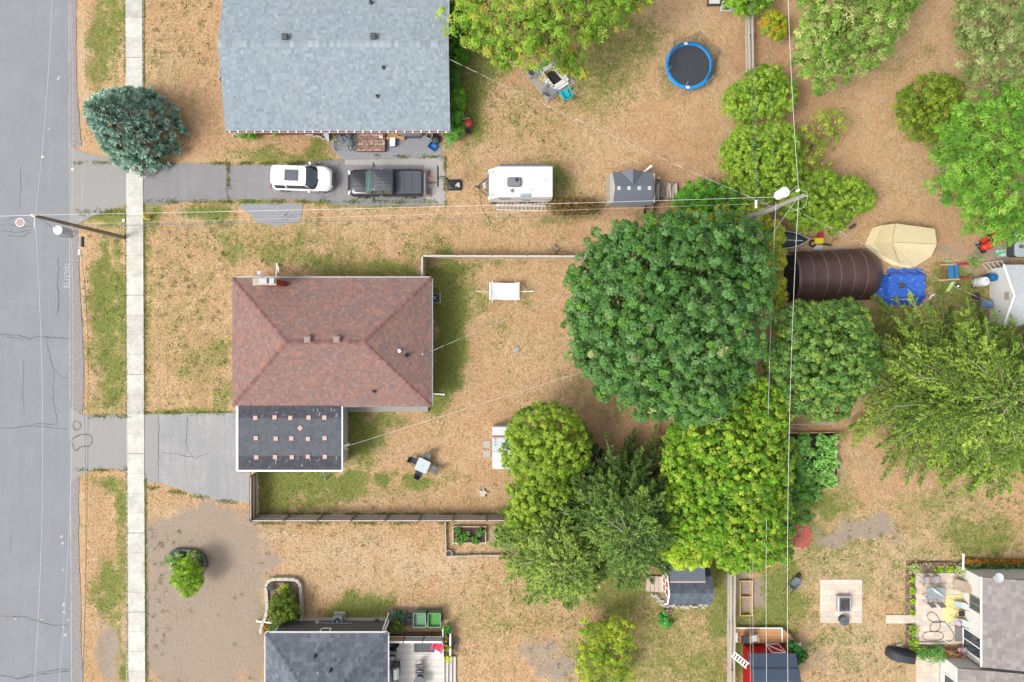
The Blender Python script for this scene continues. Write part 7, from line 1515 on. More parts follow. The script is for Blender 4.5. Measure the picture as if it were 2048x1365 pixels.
# blue tarp over a pool
bt = thing('blue_tarp','bright blue tarp draped over a square pool beside the brown shelter','tarp',1798,575); a, b = P(1752,613,.0), P(1846,537,.0); ng = 44; rn2 = random.Random(4)
def tarp(m):
    vs_ = []
    for i in range(ng+1):
        for j in range(ng+1):
            u, v = i/ng, j/ng; px, py = lerp(1752,1846,u), lerp(612,538,v); du = max(0,abs(px-1805)-34)/5; dv = max(0,abs(py-573)-20)/5; d = math.hypot(du,dv)
            h = .62/(1+d**3) if d < 4 else 0; h -= .22*math.exp(-(((px-1802)/26)**2+((py-572)/16)**2))*(d == 0)
            h += (.03*math.sin(px*.5+py*.25)+.03*math.sin(py*.7-px*.3))*(1 if d > .3 else .35)+.02*math.sin(math.atan2(py-572,px-1802)*9)*(d < .3)
            p = P(px+1.6*math.sin(py*.31)+.6*math.sin(py*.9),py+1.6*math.sin(px*.27)+.6*math.sin(px*.83),0); vs_.append((p.x,p.y,max(.015,h+.02)))
    m.add(vs_,[(i*(ng+1)+j,(i+1)*(ng+1)+j,(i+1)*(ng+1)+j+1,i*(ng+1)+j+1) for i in range(ng) for j in range(ng) if not ((i < 10 and j > 34) or (i < 6 and j < 8 and i+j < 8))])
part(bt,'sheet',mat('tarp_blue',c(52,108,212),.42,.1,2,.2,spec=.5),tarp,world=True,smooth=True)
part(bt,'leaf_puddle',mat('puddle',c(84,80,76),.4,.3,8),lambda m: m.prism([(P(1802+11*math.cos(k*.5236),571+6*math.sin(k*.5236),.5).x,P(1802+11*math.cos(k*.5236),571+6*math.sin(k*.5236),.5).y) for k in range(12)][::-1],.46,.475),world=True)
one('lumber_plank','wooden plank holding down the bottom of the blue tarp','plank',1795,599,'board',lambda m: m.bx((0,0,.3),(1.5,.12,.05),rz=.02),M_CEDAR)
one('white_pipe','short bent white pipe on the lawn right of the blue tarp','pipe',1862,594,'pipe',lambda m: m.tube([(-.2,-.2,.06),(0,.08,.06),(.22,.18,.06)],.06,8),M_WHITE)
# wooden lounge frame
lg = thing('lawn_swing','wooden swing frame with blue panel and green armrests lying on the lawn','swing',1900,545,0,R(3))
for y_, c_ in ((-.6,M_CEDAR),(.6,M_CEDAR)):
    part(lg,'rail',c_,lambda m: m.bx((-.35,y_*.95,.35),(1.6 if y_<0 else 1.2,.12,.08))); part(lg,'red_rail',mat('red_plastic',c(200,40,84),.5),lambda m: m.bx((.85,y_*.9,.38),(.8,.14,.1)),bevel=.03)
for x in (-.75,-.6): part(lg,'slat',M_BROWNWOOD,lambda m: m.bx((x,0,.3),(.07,1.05,.04)))
part(lg,'seat_panel',mat('panel_blue',c(48,128,190),.6,.1,5),lambda m: m.bx((-.15,0,.34),(.4,1.05,.05))); part(lg,'seat_panel',mat('panel_blue',None),lambda m: m.bx((.27,0,.34),(.24,1.05,.05)))
for s_ in (1,-1): part(lg,'side_panel',mat('panel_green',c(196,222,140),.6,.1,5),lambda m: m.add([(-.5*(s_>0)-.15*(s_<0),s_*.72,.34),(.15,s_*.72,.34),(.0-.2*(s_<0),s_*(.95+.5*(s_<0)),.12),(-.6+.1*(s_<0),s_*(.95+.5*(s_<0)),.12)],[(0,1,2,3)]))
for x, y_, lab in ((1914,573,'white hubbed wheel of an old cart axle, left of the pair'),(1945,573,'dark wheel of an old cart axle, right of the pair')):
    t = thing('cart_axle', lab, 'wheel', x, y_, 0, R(10)); part(t,'tyre',M_RUBBER,lambda m: m.tube([(.13*math.cos(2*math.pi*k/14),.13*math.sin(2*math.pi*k/14),.12) for k in range(14)],.045,6,closed=True)); part(t,'hub',M_WHITE if x < 1930 else M_LGREY,lambda m: m.lathe([(.09,.08),(.07,.17)],(0,0,0),12)); part(t,'axle',M_DGREY,lambda m: m.tube([(0,.1,.1),(.1,.95,.12)],.02,6)); part(t,'shaft',M_DGREY,lambda m: m.tube([(.03,.9,.12),(-.3,.93,.12)],.02,6))
plant('sapling','small leafy sapling beside the red lawn tractor',1942,528,16,1.2,[c(112,160,70,1.1),c(134,176,84,1.1)],14,14,.14,cat='sapling',rough=.3,fill=.05)
# tractor
tc_ = thing('lawn_tractor','red lawn tractor under the edge of the vivid green tree','tractor',1972,487,0,R(35+180)); MTR = mat('tractor_red',c(226,70,46),.4,.06,5,coat=.2)
part(tc_,'hood',MTR,lambda m: m.loft([ring(rrect(.05,.85,-.22,.22,.05,.14,4),.4),ring(rrect(.05,.82,-.22,.22,.05,.14,4),.75),ring(rrect(.1,.75,-.17,.17,.05,.12,4),.82)]),smooth=True); part(tc_,'rear_fender',MTR,lambda m: m.prism(rrect(-.85,-.3,-.45,.45,.15,.1,4),.5,.62),bevel=.03)
part(tc_,'seat',M_BLACK,lambda m: m.loft([ring(rrect(-.72,-.28,-.22,.22,.1,.08,4),.62),ring(rrect(-.74,-.3,-.2,.2,.1,.08,4),.74)]),bevel=.02); part(tc_,'seat_back',M_BLACK,lambda m: m.bx((-.78,0,.9),(.08,.42,.36),ry=-.2),bevel=.03); part(tc_,'frame',M_BLACK,lambda m: m.box(-.8,.85,-.18,.18,.22,.42)); part(tc_,'mower_deck',MTR,lambda m: m.prism(rrect(-.3,.35,-.5,.5,.15,.15,4),.12,.26))
part(tc_,'steering_wheel',M_BLACK,lambda m: m.tube([(-.05+.16*math.cos(2*math.pi*k/14),.16*math.sin(2*math.pi*k/14),.95) for k in range(14)],.018,5,closed=True))
for x,y_,r_,w_ in ((.62,.36,.19,.14),(.62,-.36,.19,.14),(-.58,.42,.27,.22),(-.58,-.42,.27,.22)): wheel(tc_,x,y_,r_,w_,M_WHITE)
ht = thing('hot_tub','grey covered hot tub with leaves on its cover at the right edge','hot tub',2036,491); part(ht,'cabinet',M_DGREY,lambda m: m.prism(rrect(-.85,1.1,-.92,.92,.2,.2,5),0,.8)); part(ht,'cover',mat('tub_cover',c(170,182,192),.6,.12,2.5,.2),lambda m: m.loft([ring(rrect(-.9,1.15,-.97,.97,.28,.28,5),.8),ring(rrect(-.9,1.15,-.97,.97,.3,.3,5),.9),ring(rrect(-.75,1.0,-.8,.8,.3,.3,5),.95)]),smooth=True)
for x,y_,a_,b_ in ((-.2,.35,.28,.12),(-.45,-.2,.2,.16),(.25,.1,.1,.36)): part(ht,'leaf_litter',mat('leaf_litter',c(120,104,84),.9,.35,9),lambda m: m.prism([(x+a_*math.cos(k*.6283),y_+b_*math.sin(k*.6283)) for k in range(10)],.95,.957))
one('green_sign','green and white plastic panel lying beside the hot tub','panel',2001,507,'sheet',lambda m: m.bx((0,0,.04),(.75,.5,.03),rz=.05),mat('sign_green',c(70,186,130),.5,.2,3,col2=c(214,232,220)))
pa = thing('wooden_pallet','slatted wooden pallet leaning above the white shed','pallet',1984,534,0,R(8))
for i in range(5): part(pa,'slat',M_WOOD,lambda m: m.bx((-.62+i*.31,0,.2+.06*i),(.12,.75,.03),rz=.55))
for y_ in (-.36,.36): part(pa,'stringer',M_WOOD,lambda m: m.bx((y_*-.6,y_,.3),(1.55,.07,.05),ry=-.19))
# white shed
wsd = thing('white_shed','white gable shed with pale metal roof at the right edge','shed',2005,592); xw = P(1979,0).x; ya, yb = P(0,648,1.7).y, P(0,534,1.7).y; yc = P(0,591,2.7).y
M_WSH = mat('shed_white',c(248,248,246),.6,.03,3); part(wsd,'wall',M_WSH,lambda m: (m.box(xw,xw+5,ya,yb,0,1.72), m.add([(xw,ya,1.72),(xw,yb,1.72),(xw,yc,2.66),(xw+5,ya,1.72),(xw+5,yb,1.72),(xw+5,yc,2.66)],[(0,2,1),(3,4,5)])),world=True)
def wroof(m):
    for y_, s_ in ((ya-.15,-1),(yb+.15,1)): m.add([(xw-.14,y_,1.7),(xw+5.2,y_,1.7),(xw+5.2,yc,2.74),(xw-.14,yc,2.74),(xw-.14,y_,1.64),(xw+5.2,y_,1.64),(xw+5.2,yc,2.68),(xw-.14,yc,2.68)],[(0,1,2,3),(7,6,5,4),(0,4,5,1),(1,5,6,2),(2,6,7,3),(3,7,4,0)])
part(wsd,'roof',mat('pale_metal_roof',c(206,212,216),.5,.1,1.5),wroof,world=True)
for s_, y_ in ((1,yb+.15),(-1,ya-.15)): part(wsd,'barge_board',M_WHITE,lambda m: m.bar((xw-.16,y_,1.7),(xw-.16,yc,2.75),.06,.14),world=True)
part(wsd,'gable_vent',mat('vent_tan',c(196,176,170),.7,.1,9),lambda m: m.box(xw-.03,xw,yc-.28,yc+.28,1.6,2.05),world=True); part(wsd,'door_latch',M_DGREY,lambda m: m.bx((xw-.03,ya+.9,1.1),(.05,.08,.12)),world=True)
def barrel(label, px, py, r, h, m, tilt=0):
    t = thing('barrel', label, 'barrel', px, py, .05); part(t,'drum',m,lambda q_: q_.lathe([(r*.92,0),(r,.04),(r,h*.3),(r*1.04,h*.33),(r,h*.36),(r,h*.66),(r*1.04,h*.69),(r,h*.72),(r,h-.04),(r*.92,h)],(0,0,0),20),smooth=True); part(t,'bung',M_DGREY,lambda q_: q_.lathe([(.05,0),(.04,.03)],(r*.3,r*.3,h),10)); return t
barrel('white plastic barrel beside the white shed',1951,565,.34,1.1,mat('barrel_white',c(232,236,236),.5)); barrel('blue plastic barrel in the corner of the white shed',1972,557,.28,.95,mat('barrel_blue',c(30,110,170),.5))
one('fire_ring','round rusty metal basket on the grass left of the white shed','basket',1949,594,'ring',lambda m: m.lathe([(.24,0),(.28,.3),(.25,.3),(.2,.05)],(0,0,0),18),mat('dark_rust',c(96,82,78),.9,.3,7),smooth=True)
wheelbarrow('faded blue wheelbarrow tipped beside the white shed',1962,609,R(0),mat('blue_tray',c(110,140,164),.6,.1,5),M_GALV)
# vegetable garden
vg = thing('vegetable_garden','timber framed vegetable garden beside the lime green tree','garden',1625,925)
part(vg,'soil',mat('black_mulch',c(50,50,52),.95,.3,9,.8),lambda m: m.prism(poly_px([(1575,868),(1672,866),(1675,975),(1570,985)]),-.05,.02),world=True)
for q in ((1578,866,1672,864.5),(1667,868,1668,975),(1575,985,1668,976)): part(vg,'plank',M_CEDAR,lambda m: m.bar(P(q[0],q[1],.12),P(q[2],q[3],.12),.07,.28),world=True)
part(vg,'wire_fence',M_GALV,lambda m: [m.tube([P(1673,868,z_),P(1675,976,z_)],.01,4) for z_ in (.2,.5,.8)],world=True,kind='stuff')
GV = [c(110,162,74,1.6),c(132,180,90,1.6),c(150,194,106,1.6),c(92,140,64,1.5)]
for i,(x,y_,r_,h) in enumerate([(1603,882,14,.6),(1640,880,12,.7),(1661,878,10,.8),(1600,905,16,.7),(1633,905,16,.8),(1658,900,13,.8),(1605,935,18,.6),(1640,930,17,.8),(1662,926,11,.8),(1590,958,18,.8),(1618,962,18,.6),(1648,955,16,.7),(1595,980,15,.8),(1628,985,14,.6),(1583,925,13,.9),(1663,960,10,.6)]):
    rw_, cl_ = ('top','second','third','fourth','bottom')[min(4,int((y_-875)/25))], ('left','middle','right')[min(2,int((x-1575)/34))]
    plant('garden_plant','leafy crop in the timber framed garden, %s row, %s%s' % (rw_, cl_, ' by the lime tree' if i == 14 else ' corner' if i == 15 else ''),x,y_,r_,h,GV,22,16,.16,group='crops in the vegetable garden')
pf = thing('pipe_rail','pale pipe rail above the vegetable garden','rail',1630,848); part(pf,'pipe',M_LGREY,lambda m: m.tube([P(1578,849,.6),P(1667,847.5,.6),P(1671,845,.55),P(1671,840,.2)],.035,6),world=True)
for x in (1590,1630,1664): part(pf,'post',M_LGREY,lambda m: m.tube([P(x,848.5,-.02),P(x,848.5,.6)],.03,6),world=True)
one('garden_statue','small white and grey statue beside the round green tree','statue',1569,830,'figure',lambda m: m.lathe([(.14,0),(.16,.2),(.1,.45),(.13,.55),(.1,.7),(.02,.78)],(0,0,0),12),M_LGREY,smooth=True)
M_REDM = mat('red_mulch',c(178,92,80),.95,.3,14,.9,col2=c(200,116,102))
for nm, pts in (('mulch_bed',[(1578,1062),(1584,1046),(1600,1043),(1618,1050),(1625,1070),(1620,1088),(1606,1098),(1590,1094),(1580,1080)]),('mulch_bed',[(1472,1128),(1490,1120),(1540,1130),(1532,1142),(1505,1146),(1485,1140)])): sheet(nm, pts[::-1], .03, M_REDM, thick=.08, wob=.06, sub=.25)
for (x,y_,lab) in ((1602,1057,'tiny green seedling in the red mulch, upper of two'),(1597,1075,'tiny pale flowering seedling in the red mulch, lower of two')): plant('seedling',lab,x,y_,3,.2,[c(110,160,70),c(200,210,190)],5,8,.07)
# ------------------------------------------------------------------ bottom right: barn shed, play barn, patio
bs = thing('barn_shed','dark shingled barn shed with orange door and metal dormer below the trees','shed',1368,1170); bx0, bx1 = P(1324,0,0).x, P(1424,0,2.4).x
prof = [(-20.1,1.5),(-19.75,2.35),(-18.75,2.95),(-17.75,2.35),(-17.35,1.5)]
def wallp(m):
    f = [(y_,0) for y_ in (prof[0][0]+.15,)] + [(p[0]+(.15 if i == 0 else -.15 if i == 4 else 0),p[1]-.08) for i,p in enumerate(prof)] + [(prof[4][0]-.15,0)]
    m.loft([[(bx0,y_,z_) for y_,z_ in f],[(bx1-.15,y_,z_) for y_,z_ in f]])
part(bs,'wall',mat('barn_grey',c(176,170,162),.7,.06,4),wallp,world=True)
rf_ = part(bs,'roof',mat('roof_underlay_dark',None),lambda m: m.loft([[(x,y_,z_-.02) for y_,z_ in prof]+[(x,y_,z_-.08) for y_,z_ in prof[::-1]] for x in (bx0-.1,bx1)]),world=True)
CHB = [c(104,112,122),c(94,102,112),c(114,122,132),c(86,94,104)]
def shb(m):
    for i in range(4):
        a, b = prof[i], prof[i+1]
        lo, hi = (a,b) if a[1] < b[1] else (b,a); A = Vector((bx0-.1,lo[0],lo[1])); B = Vector((bx1,lo[0],lo[1])); D = Vector((bx0-.1,hi[0],hi[1])); C_ = Vector((bx1,hi[0],hi[1]))
        if lo is a: shingles(m,A,B,C_,D,.24,.26,CHB,.016,None,.5)
        else: shingles(m,B,A,D,C_,.24,.26,CHB,.016,None,.5)
part(rf_,'shingle',M_SHINGLE,shb,world=True,kind='stuff')
d0, d1 = P(1341,0,3.0).x, P(1411,0,3.0).x; dy0, dy1 = P(0,1163,3.0).y, P(0,1108,3.0).y
part(bs,'dormer',mat('dormer_pink',c(186,150,146),.7),lambda m: m.box(d0+.1,d1-.1,dy0+.05,dy1,2.0,2.86),world=True)
dr = part(bs,'dormer_roof',mat('metal_grey',c(116,124,134),.45,.06,4),lambda m: m.add([(d0,dy0,3.0),(d1,dy0,3.0),(d1,dy1,2.75),(d0,dy1,2.75),(d0,dy0,2.9),(d1,dy0,2.9),(d1,dy1,2.65),(d0,dy1,2.65)],[(0,1,2,3),(7,6,5,4),(0,4,5,1),(1,5,6,2),(2,6,7,3),(3,7,4,0)]),world=True)
for i in range(20): x = lerp(d0+.06,d1-.06,i/19); part(dr,'metal_rib',mat('metal_grey',None),lambda m: m.bar((x,dy0,3.012),(x,dy1,2.762),.03,.03),world=True)
part(bs,'dormer_fascia',mat('fascia_pink',c(206,178,174),.7),lambda m: m.bx(((d0+d1)/2,dy0-.06,2.9),(d1-d0,.1,.16)),world=True)
for y0_, y1_ in ((-19.3,-18.9),(-18.75,-18.35)): part(bs,'door_panel',mat('door_orange',c(222,96,60),.5,.05,4),lambda m: m.box(bx0-.03,bx0,y0_,y1_,.5,2.2),world=True)
for q in ((-19.42,-18.22,.28,.44),(-19.42,-18.22,1.2,1.34),(-19.42,-18.22,2.22,2.34),(-19.42,-19.32,.44,2.22),(-18.88,-18.77,.44,2.22),(-18.33,-18.22,.44,2.22)): part(bs,'door_trim',M_WHITE,lambda m: m.box(bx0-.05,bx0,q[0],q[1],q[2],q[3]),world=True)
for i,(a,b) in enumerate(zip(prof[:-1],prof[1:])): part(bs,'barge_board',M_WHITE,lambda m: m.bar((bx0-.12,a[0],a[1]),(bx0-.12,b[0],b[1]),.06,.12),world=True)
rm = thing('wooden_ramp','pale plank ramp leading to the orange door of the barn shed','ramp',1308,1166)
for i in range(4): x0_, x1_ = P(1292+i*8.2,0).x, P(1292+(i+1)*8.2-.7,0).x; part(rm,'plank',mat('ramp_wood',c(208,192,174),.85,.12,5,.2),lambda m: m.add([(x0_,P(0,1182).y,.08+i*.06),(x1_,P(0,1182).y,.13+i*.06),(x1_,P(0,1151).y,.13+i*.06),(x0_,P(0,1151).y,.08+i*.06),(x0_,P(0,1182).y,0),(x1_,P(0,1182).y,0),(x1_,P(0,1151).y,0),(x0_,P(0,1151).y,0)],[(0,1,2,3),(0,4,5,1),(1,5,6,2),(2,6,7,3),(3,7,4,0)]),world=True)
rb = thing('rock_border','pale stones around the lower left corner of the barn shed','rock border',1330,1205); rnd = random.Random(21)
for i in range(34):
    u = i/33
    if u < .45: x,y_ = lerp(1308,1328,u/.45)+rnd.uniform(-4,4), lerp(1188,1212,u/.45)+rnd.uniform(-3,3)
    else: x,y_ = lerp(1330,1412,(u-.45)/.55), 1211+rnd.uniform(-2,3)
    rock('','',x,y_,rnd.uniform(.1,.2),rnd.uniform(.1,.16),.16,M_ROCK,i+60,parent=rb)
plant('squash_plant','large leaved green plant below the barn shed stones',1330,1237,13,.4,[c(86,168,72,1.1),c(110,190,90,1.1)],16,5,.34,asp=.8); plant('begonia','orange and pink flowers beside the large leaved plant',1337,1222,6,.3,[c(110,150,60)],6,8,.1,flowers=([c(240,130,60),c(230,90,120),c(250,240,236)],14,.12))
raised_bed('empty cedar planting frame of two bays beside the rail fence',1480,1162,1505.5,1233,.25,mat('new_cedar',c(228,186,128),.8,.1,5),M_SOILD,2,fill=False,w=.07)
# play barn
pb = thing('play_barn','red play barn with blue grey metal roof at the bottom edge','playhouse',1545,1330); M_BRED = mat('barn_red',c(206,30,36),.55,.06,4)
x0, x1 = P(1486,0).x, P(1592,0,1.8).x-.12; yN = P(0,1288).y; yS = yN-2.9; ze = 1.75; prof2 = [(yN,ze),(yN-.75,2.35),(yN-1.45,2.75),(yS+.75,2.35),(yS,ze)]
part(pb,'wall',M_BRED,lambda m: m.loft([[(x,yN,0)]+[(x,y_,z_-.04) for y_,z_ in prof2]+[(x,yS,0)] for x in (x0,x1)]),world=True)
for i in range(8): y_ = lerp(yN-.2,yS+.2,i/7); part(pb,'batten',mat('barn_red_dark',c(150,18,26),.6),lambda m: m.box(x0-.02,x0,y_-.015,y_+.015,0,1.8),world=True)
xr0, xr1 = P(1499,0,1.8).x, P(1592,0,1.8).x; M_MBL = mat('metal_blue',c(84,98,118),.4,.05,4)
pr = None
rf_ = part(pb,'roof',M_MBL,lambda m: m.loft([[(x,y_+(.1 if i == 0 else -.1 if i == 4 else 0),z_) for i,(y_,z_) in enumerate(prof2)]+[(x,y_,z_-.05) for y_,z_ in prof2[::-1]] for x in (xr0-.1,xr1)]),world=True)
for i in range(17):
    x = lerp(xr0-.05,xr1-.05,i/16)
    for a,b in zip(prof2[:2],prof2[1:3]): part(rf_,'metal_rib',M_MBL,lambda m: m.bar((x,a[0]+(.1 if a is prof2[0] else 0),a[1]+.012),(x,b[0],b[1]+.012),.03,.03),world=True)
part(pb,'ridge_strip',mat('metal_blue_dark',c(60,70,86),.5),lambda m: m.bar((xr0-.1,yN-.75,2.37),(xr1,yN-.75,2.37),.14,.03),world=True)
xm = P(1553,0,1).x
for q in (((-.5,.1),(.5,.1)),((-.5,1.5),(.5,1.5)),((-.5,.1),(.5,1.5)),((-.5,1.5),(-.5,.1)),((.5,.1),(.5,1.5))): part(pb,'door_brace',M_WHITE,lambda m: m.bar((xm+q[0][0],yN+.02,q[0][1]),(xm+q[1][0],yN+.02,q[1][1]),.04,.09,up=(0,1,0)),world=True)
dk = thing('play_deck','cedar deck with white trim in front of the red play barn','deck',1530,1272)
yb0, yb1 = P(0,1286,.3).y, P(0,1257,.3).y
for i in range(8):
    y0_, y1_ = lerp(yb0,yb1,i/8), lerp(yb0,yb1,(i+1)/8); xe = P(1602-i*5.2,0,.3).x; part(dk,'plank',mat('deck_cedar_%d'%(i%2),c(226-(i%2)*10,168-(i%2)*10,118-(i%2)*8),.75,.12,5,.2),lambda m: m.box(P(1471,0,.3).x,xe,y0_+.008,y1_-.008,.22,.3),world=True)
for q in ((1470,1256,1564,1256.5),(1564,1257,1564,1284),(1602,1287,1580,1287)): part(dk,'trim',M_WHITE,lambda m: m.bar(P(q[0],q[1],.3),P(q[2],q[3],.3),.07,.12),world=True)
part(dk,'edge_rail',M_DGREY,lambda m: m.bar(P(1564.5,1256.5,.32),P(1602.5,1288,.32),.05,.06),world=True)
patio_chair('patio_chair','dark wicker chair at the left end of the play deck',1486,1274,R(180),M_SLINGD,M_BLACK,z0=.3,w=.62); patio_chair('patio_chair','grey cushioned chair on the play deck beside the wicker one',1503,1272,R(190),mat('pale_cushion',c(206,204,200),.85),MATS['weathered_wood'],z0=.3,w=.6)
one('storage_bin','small white storage bins at the end of the play deck','box',1468,1270,'bin',lambda m: m.box(-.16,.16,-.45,.3,0,.35),M_WHITE,bevel=.02)
wl = thing('wooden_ladder','white step ladder leaning from the rail fence to the red play barn','ladder',1480,1320)
a, b = P(1465,1308,1.1), P(1496,1333,1.9); d = (b-a).normalized(); s_ = Vector((-d.y,d.x,0)).normalized()*.2
for q in (1,-1): part(wl,'rail',M_WHITE,lambda m: m.bar(a+s_*q,b+s_*q,.05,.05),world=True)
for i in range(6): p = a.lerp(b,(i+.4)/6); part(wl,'step',M_WHITE,lambda m: m.bar(p-s_,p+s_,.09,.04),world=True)
crown_tree('potted_shrub','green shrub beside the right end of the play deck','shrub',[(1585,1296,12,1,.5),(1602,1308,12,.9,.5),(1592,1318,10,.8,.4)],(1592,1305),[c(62,130,56),c(84,150,66)],60,24,.14,.03,limbs=3,clump_r=.2)
pw = thing('planter_box','white rimmed planter box at the right corner of the red play barn','planter',1590,1308)
for q in ((1580,1288,1600,1288),(1600,1288,1600,1326),(1600,1326,1590,1326)): part(pw,'rim',M_WHITE,lambda m: m.bar(P(q[0],q[1],.4),P(q[2],q[3],.4),.1,.1),world=True)
part(pw,'box',mat('teal_box',c(90,150,150),.7),lambda m: m.prism(poly_px([(1582,1290),(1599,1290),(1599,1325),(1582,1325)][::-1]),0,.34),world=True)
# paver pad with fire table
PVM = [mat('paver_%d'%i,c(*q),.9,.1,5,.2) for i,q in enumerate(((234,216,196),(226,206,188),(240,224,206),(218,204,192)))]
def pavers(parent, ax, ay, bx_, by_, w, l, z, seed):
    r_ = random.Random(seed); y_ = ay; row = 0; proto = {}
    while y_ < by_-1:
        hh = min(l,by_-y_); x = ax - (w*.5 if row % 2 else 0)
        while x < bx_-1:
            xa, xb = max(x,ax), min(x+w,bx_)
            if xb-xa > 1.5:
                key = (round(xb-xa,1),round(hh,1)); 
                if key not in proto:
                    m2 = MB(); W_, H_ = (xb-xa)/S, hh/S; m2.box(.008,W_-.008,-H_+.008,-.008,-.06,0); proto[key] = [None]*4; proto[key].append(m2)
                mi = r_.choice((0,0,1,2,3)); ob = proto[key][mi]
                p = P(xa,y_)
                if ob is None:
                    m2 = MB(); m2.v = list(proto[key][4].v); m2.f = list(proto[key][4].f); m2.c = list(proto[key][4].c); ob = m2.build('paver',PVM[mi],parent); proto[key][mi] = ob
                else: ob = ob.copy(); COL.objects.link(ob)
                ob.location = (p.x,p.y,z+r_.uniform(-.003,.003))
            x += w
        y_ += l; row += 1
    m2 = MB(); a, b = P(ax,by_), P(bx_,ay); m2.box(a.x+.01,b.x-.01,a.y+.01,b.y-.01,z-.1,z-.008); m2.build('joint_sand',mat('joint_sand',c(206,190,172),.95,.15,8),parent)
def struct_empty(n): o = bpy.data.objects.new(n,None); link(o); return tag(o,kind='structure')
pad = struct_empty('paved_pad'); pavers(pad,1640,1159,1724,1246,14,10.6,.04,1)
ft = thing('fire_table','square metal fire table with ash in the middle of the paved pad','fire table',1684,1205,.04); part(ft,'frame',M_GALV,lambda m: m.prism(rrect(-.48,.48,-.6,.6,.05,.05,3),0,.42),bevel=.02); part(ft,'burner_tray',mat('ash_grey',c(120,116,116),.9,.4,9,.5,col2=c(60,58,58)),lambda m: m.box(-.38,.38,-.5,.5,.42,.435))
for i in range(4): part(ft,'burnt_log',mat('charcoal',(.03,.03,.03,1),.9,.3,6),lambda m: m.tube([(-.25+i*.16,-.35,.47),(-.22+i*.15,.35,.48)],.035,6))
sl = thing('round_stool','dark round drum stool on the edge of the paved pad','stool',1684,1238,.04); part(sl,'drum',M_DGREY,lambda m: m.lathe([(.3,0),(.33,.2),(.33,.36),(.3,.4)],(0,0,0),22),smooth=True); part(sl,'lid',mat('stool_lid',c(96,104,112),.6),lambda m: m.lathe([(.35,.4),(.35,.44),(.1,.47)],(0,0,0),22),smooth=True); part(sl,'knob',M_BLACK,lambda m: m.lathe([(.03,.46),(.03,.5)],(0,0,0),8))
# patio
pt_ = struct_empty('patio'); pavers(pt_,1830,1146,1925,1288,14,10.6,.05,2); pavers(pt_,1772,1230,1830,1247,14,8.5,.05,3); pavers(pt_,1832,1312,1878,1400,13,11,.05,4)
for nm,q in (('flower_bed',[(1812,1122),(1925,1122),(1925,1147),(1830,1147),(1830,1229),(1812,1229)]),('flower_bed',[(1812,1248),(1830,1248),(1830,1312),(1812,1312)]),('flower_bed',[(1830,1289),(1888,1289),(1888,1318),(1830,1318)]),('flower_bed',[(1928,1118),(2080,1118),(2080,1142),(1928,1142)])): sheet(nm,q[::-1],.02,mat('mulch',None),thick=.08,wob=.03)
sheet('house_walkway',[(1928,1142),(2090,1142),(2090,1190),(1928,1190)][::-1],.012,mat('grey_walk',c(168,170,174),.9,.1,4),thick=.1)
PK = [c(206,140,150),c(186,120,132),c(222,214,170),c(150,160,90)]; LG_ = [c(168,204,56,1.1),c(140,184,48,1.1)]; WF = ([c(250,250,236),c(236,238,200)],40,.1)
for x,y_,r_,lab in ((1824,1134,11,'white flowering shrub in the upper left corner of the patio border'),(1914,1137,11,'white flowering shrub at the right end of the top patio border')): plant('hydrangea',lab,x,y_,r_,.6,[c(150,186,70,1.1),c(190,204,120)],18,14,.13,flowers=WF)
for x,y_,r_,lab in ((1874,1137,7.5,'round lime shrub left of centre in the top patio border'),(1894,1135,6.5,'round lime shrub right of centre in the top patio border'),(1820,1156,5.5,'topmost lime shrub in the left patio border'),(1821,1179,6.5,'second lime shrub down in the left patio border'),(1820,1200,4.5,'third lime shrub down in the left patio border'),(1820,1223,5.5,'lime shrub just above the paved path'),(1822,1259,9,'lime shrub just below the paved path'),(1823,1281,9,'lime shrub above the covered black grill'),(1826,1299,11,'largest lime shrub at the bottom patio corner')): plant('lime_shrub',lab,x,y_,r_,.5,LG_,18,14,.1,cat='shrub',group='lime shrubs around the patio')
def flower_strip(name, label, rects, cols, n, h=.25, leaf=.09):
    P0 = []
    for (ax,ay,bx_,by_) in rects:
        k = max(4,int(n*abs((bx_-ax)*(by_-ay))/1000)); P0.append(np.array([tuple(P(RS.uniform(ax,bx_),RS.uniform(ay,by_),RS.uniform(.05,h))) for _ in range(k)]))
    p = np.concatenate(P0); N_ = len(p); nn = unit(rdir(N_)*.7+np.array([0,0,1])); u = unit(np.cross(nn,rdir(N_))); v = np.cross(nn,u); sz = leaf*RS.uniform(.6,1.5,(N_,1))
    o = quads_mesh(name,p,u*sz,v*sz*.7,pal(cols,N_,None,.15),M_LEAF); return tag(o,label,'flowers',kind='stuff')
flower_strip('flower_border','pink and cream ground cover flowers edging the patio',[(1834,1126,1905,1134),(1814,1146,1822,1226),(1814,1252,1820,1290)],PK,900)
flower_strip('flower_border','orange and green flowers along the top of the taupe roofed house',[(1930,1120,2060,1127)],[c(236,140,40),c(226,110,30),c(120,130,50),c(200,150,60)],900,.4)
for i,x in enumerate((1940,1962,1985,2010,2034)): plant('marigold_plant','leafy green plant under the orange flowers, %s from the left' % ('first','second','third','fourth','fifth')[i],x,1134,11,.45,[c(84,140,50,1.1),c(110,160,60,1.1),c(140,150,60)],16,14,.13,group='plants along the taupe roofed house')
plant('juniper_shrub','long green planter shrub with orange flowers below the patio',1860,1303,28,.7,[c(84,150,60,1.1),c(108,168,70,1.1),c(130,180,100)],44,16,.14,ry=13,cat='shrub',flowers=([c(236,140,50)],5,.12))
kw_ = thing('low_wall','pale stone kerb along the bottom of the patio','wall',1860,1286)
for i in range(6): part(kw_,'block',mat('kerb_stone',c(214,204,192),.9,.1,5),lambda m: m.bar(P(1832+i*9.4,1286,.1),P(1832+i*9.4+9,1286,.1),.14,.2),world=True,bevel=.01)
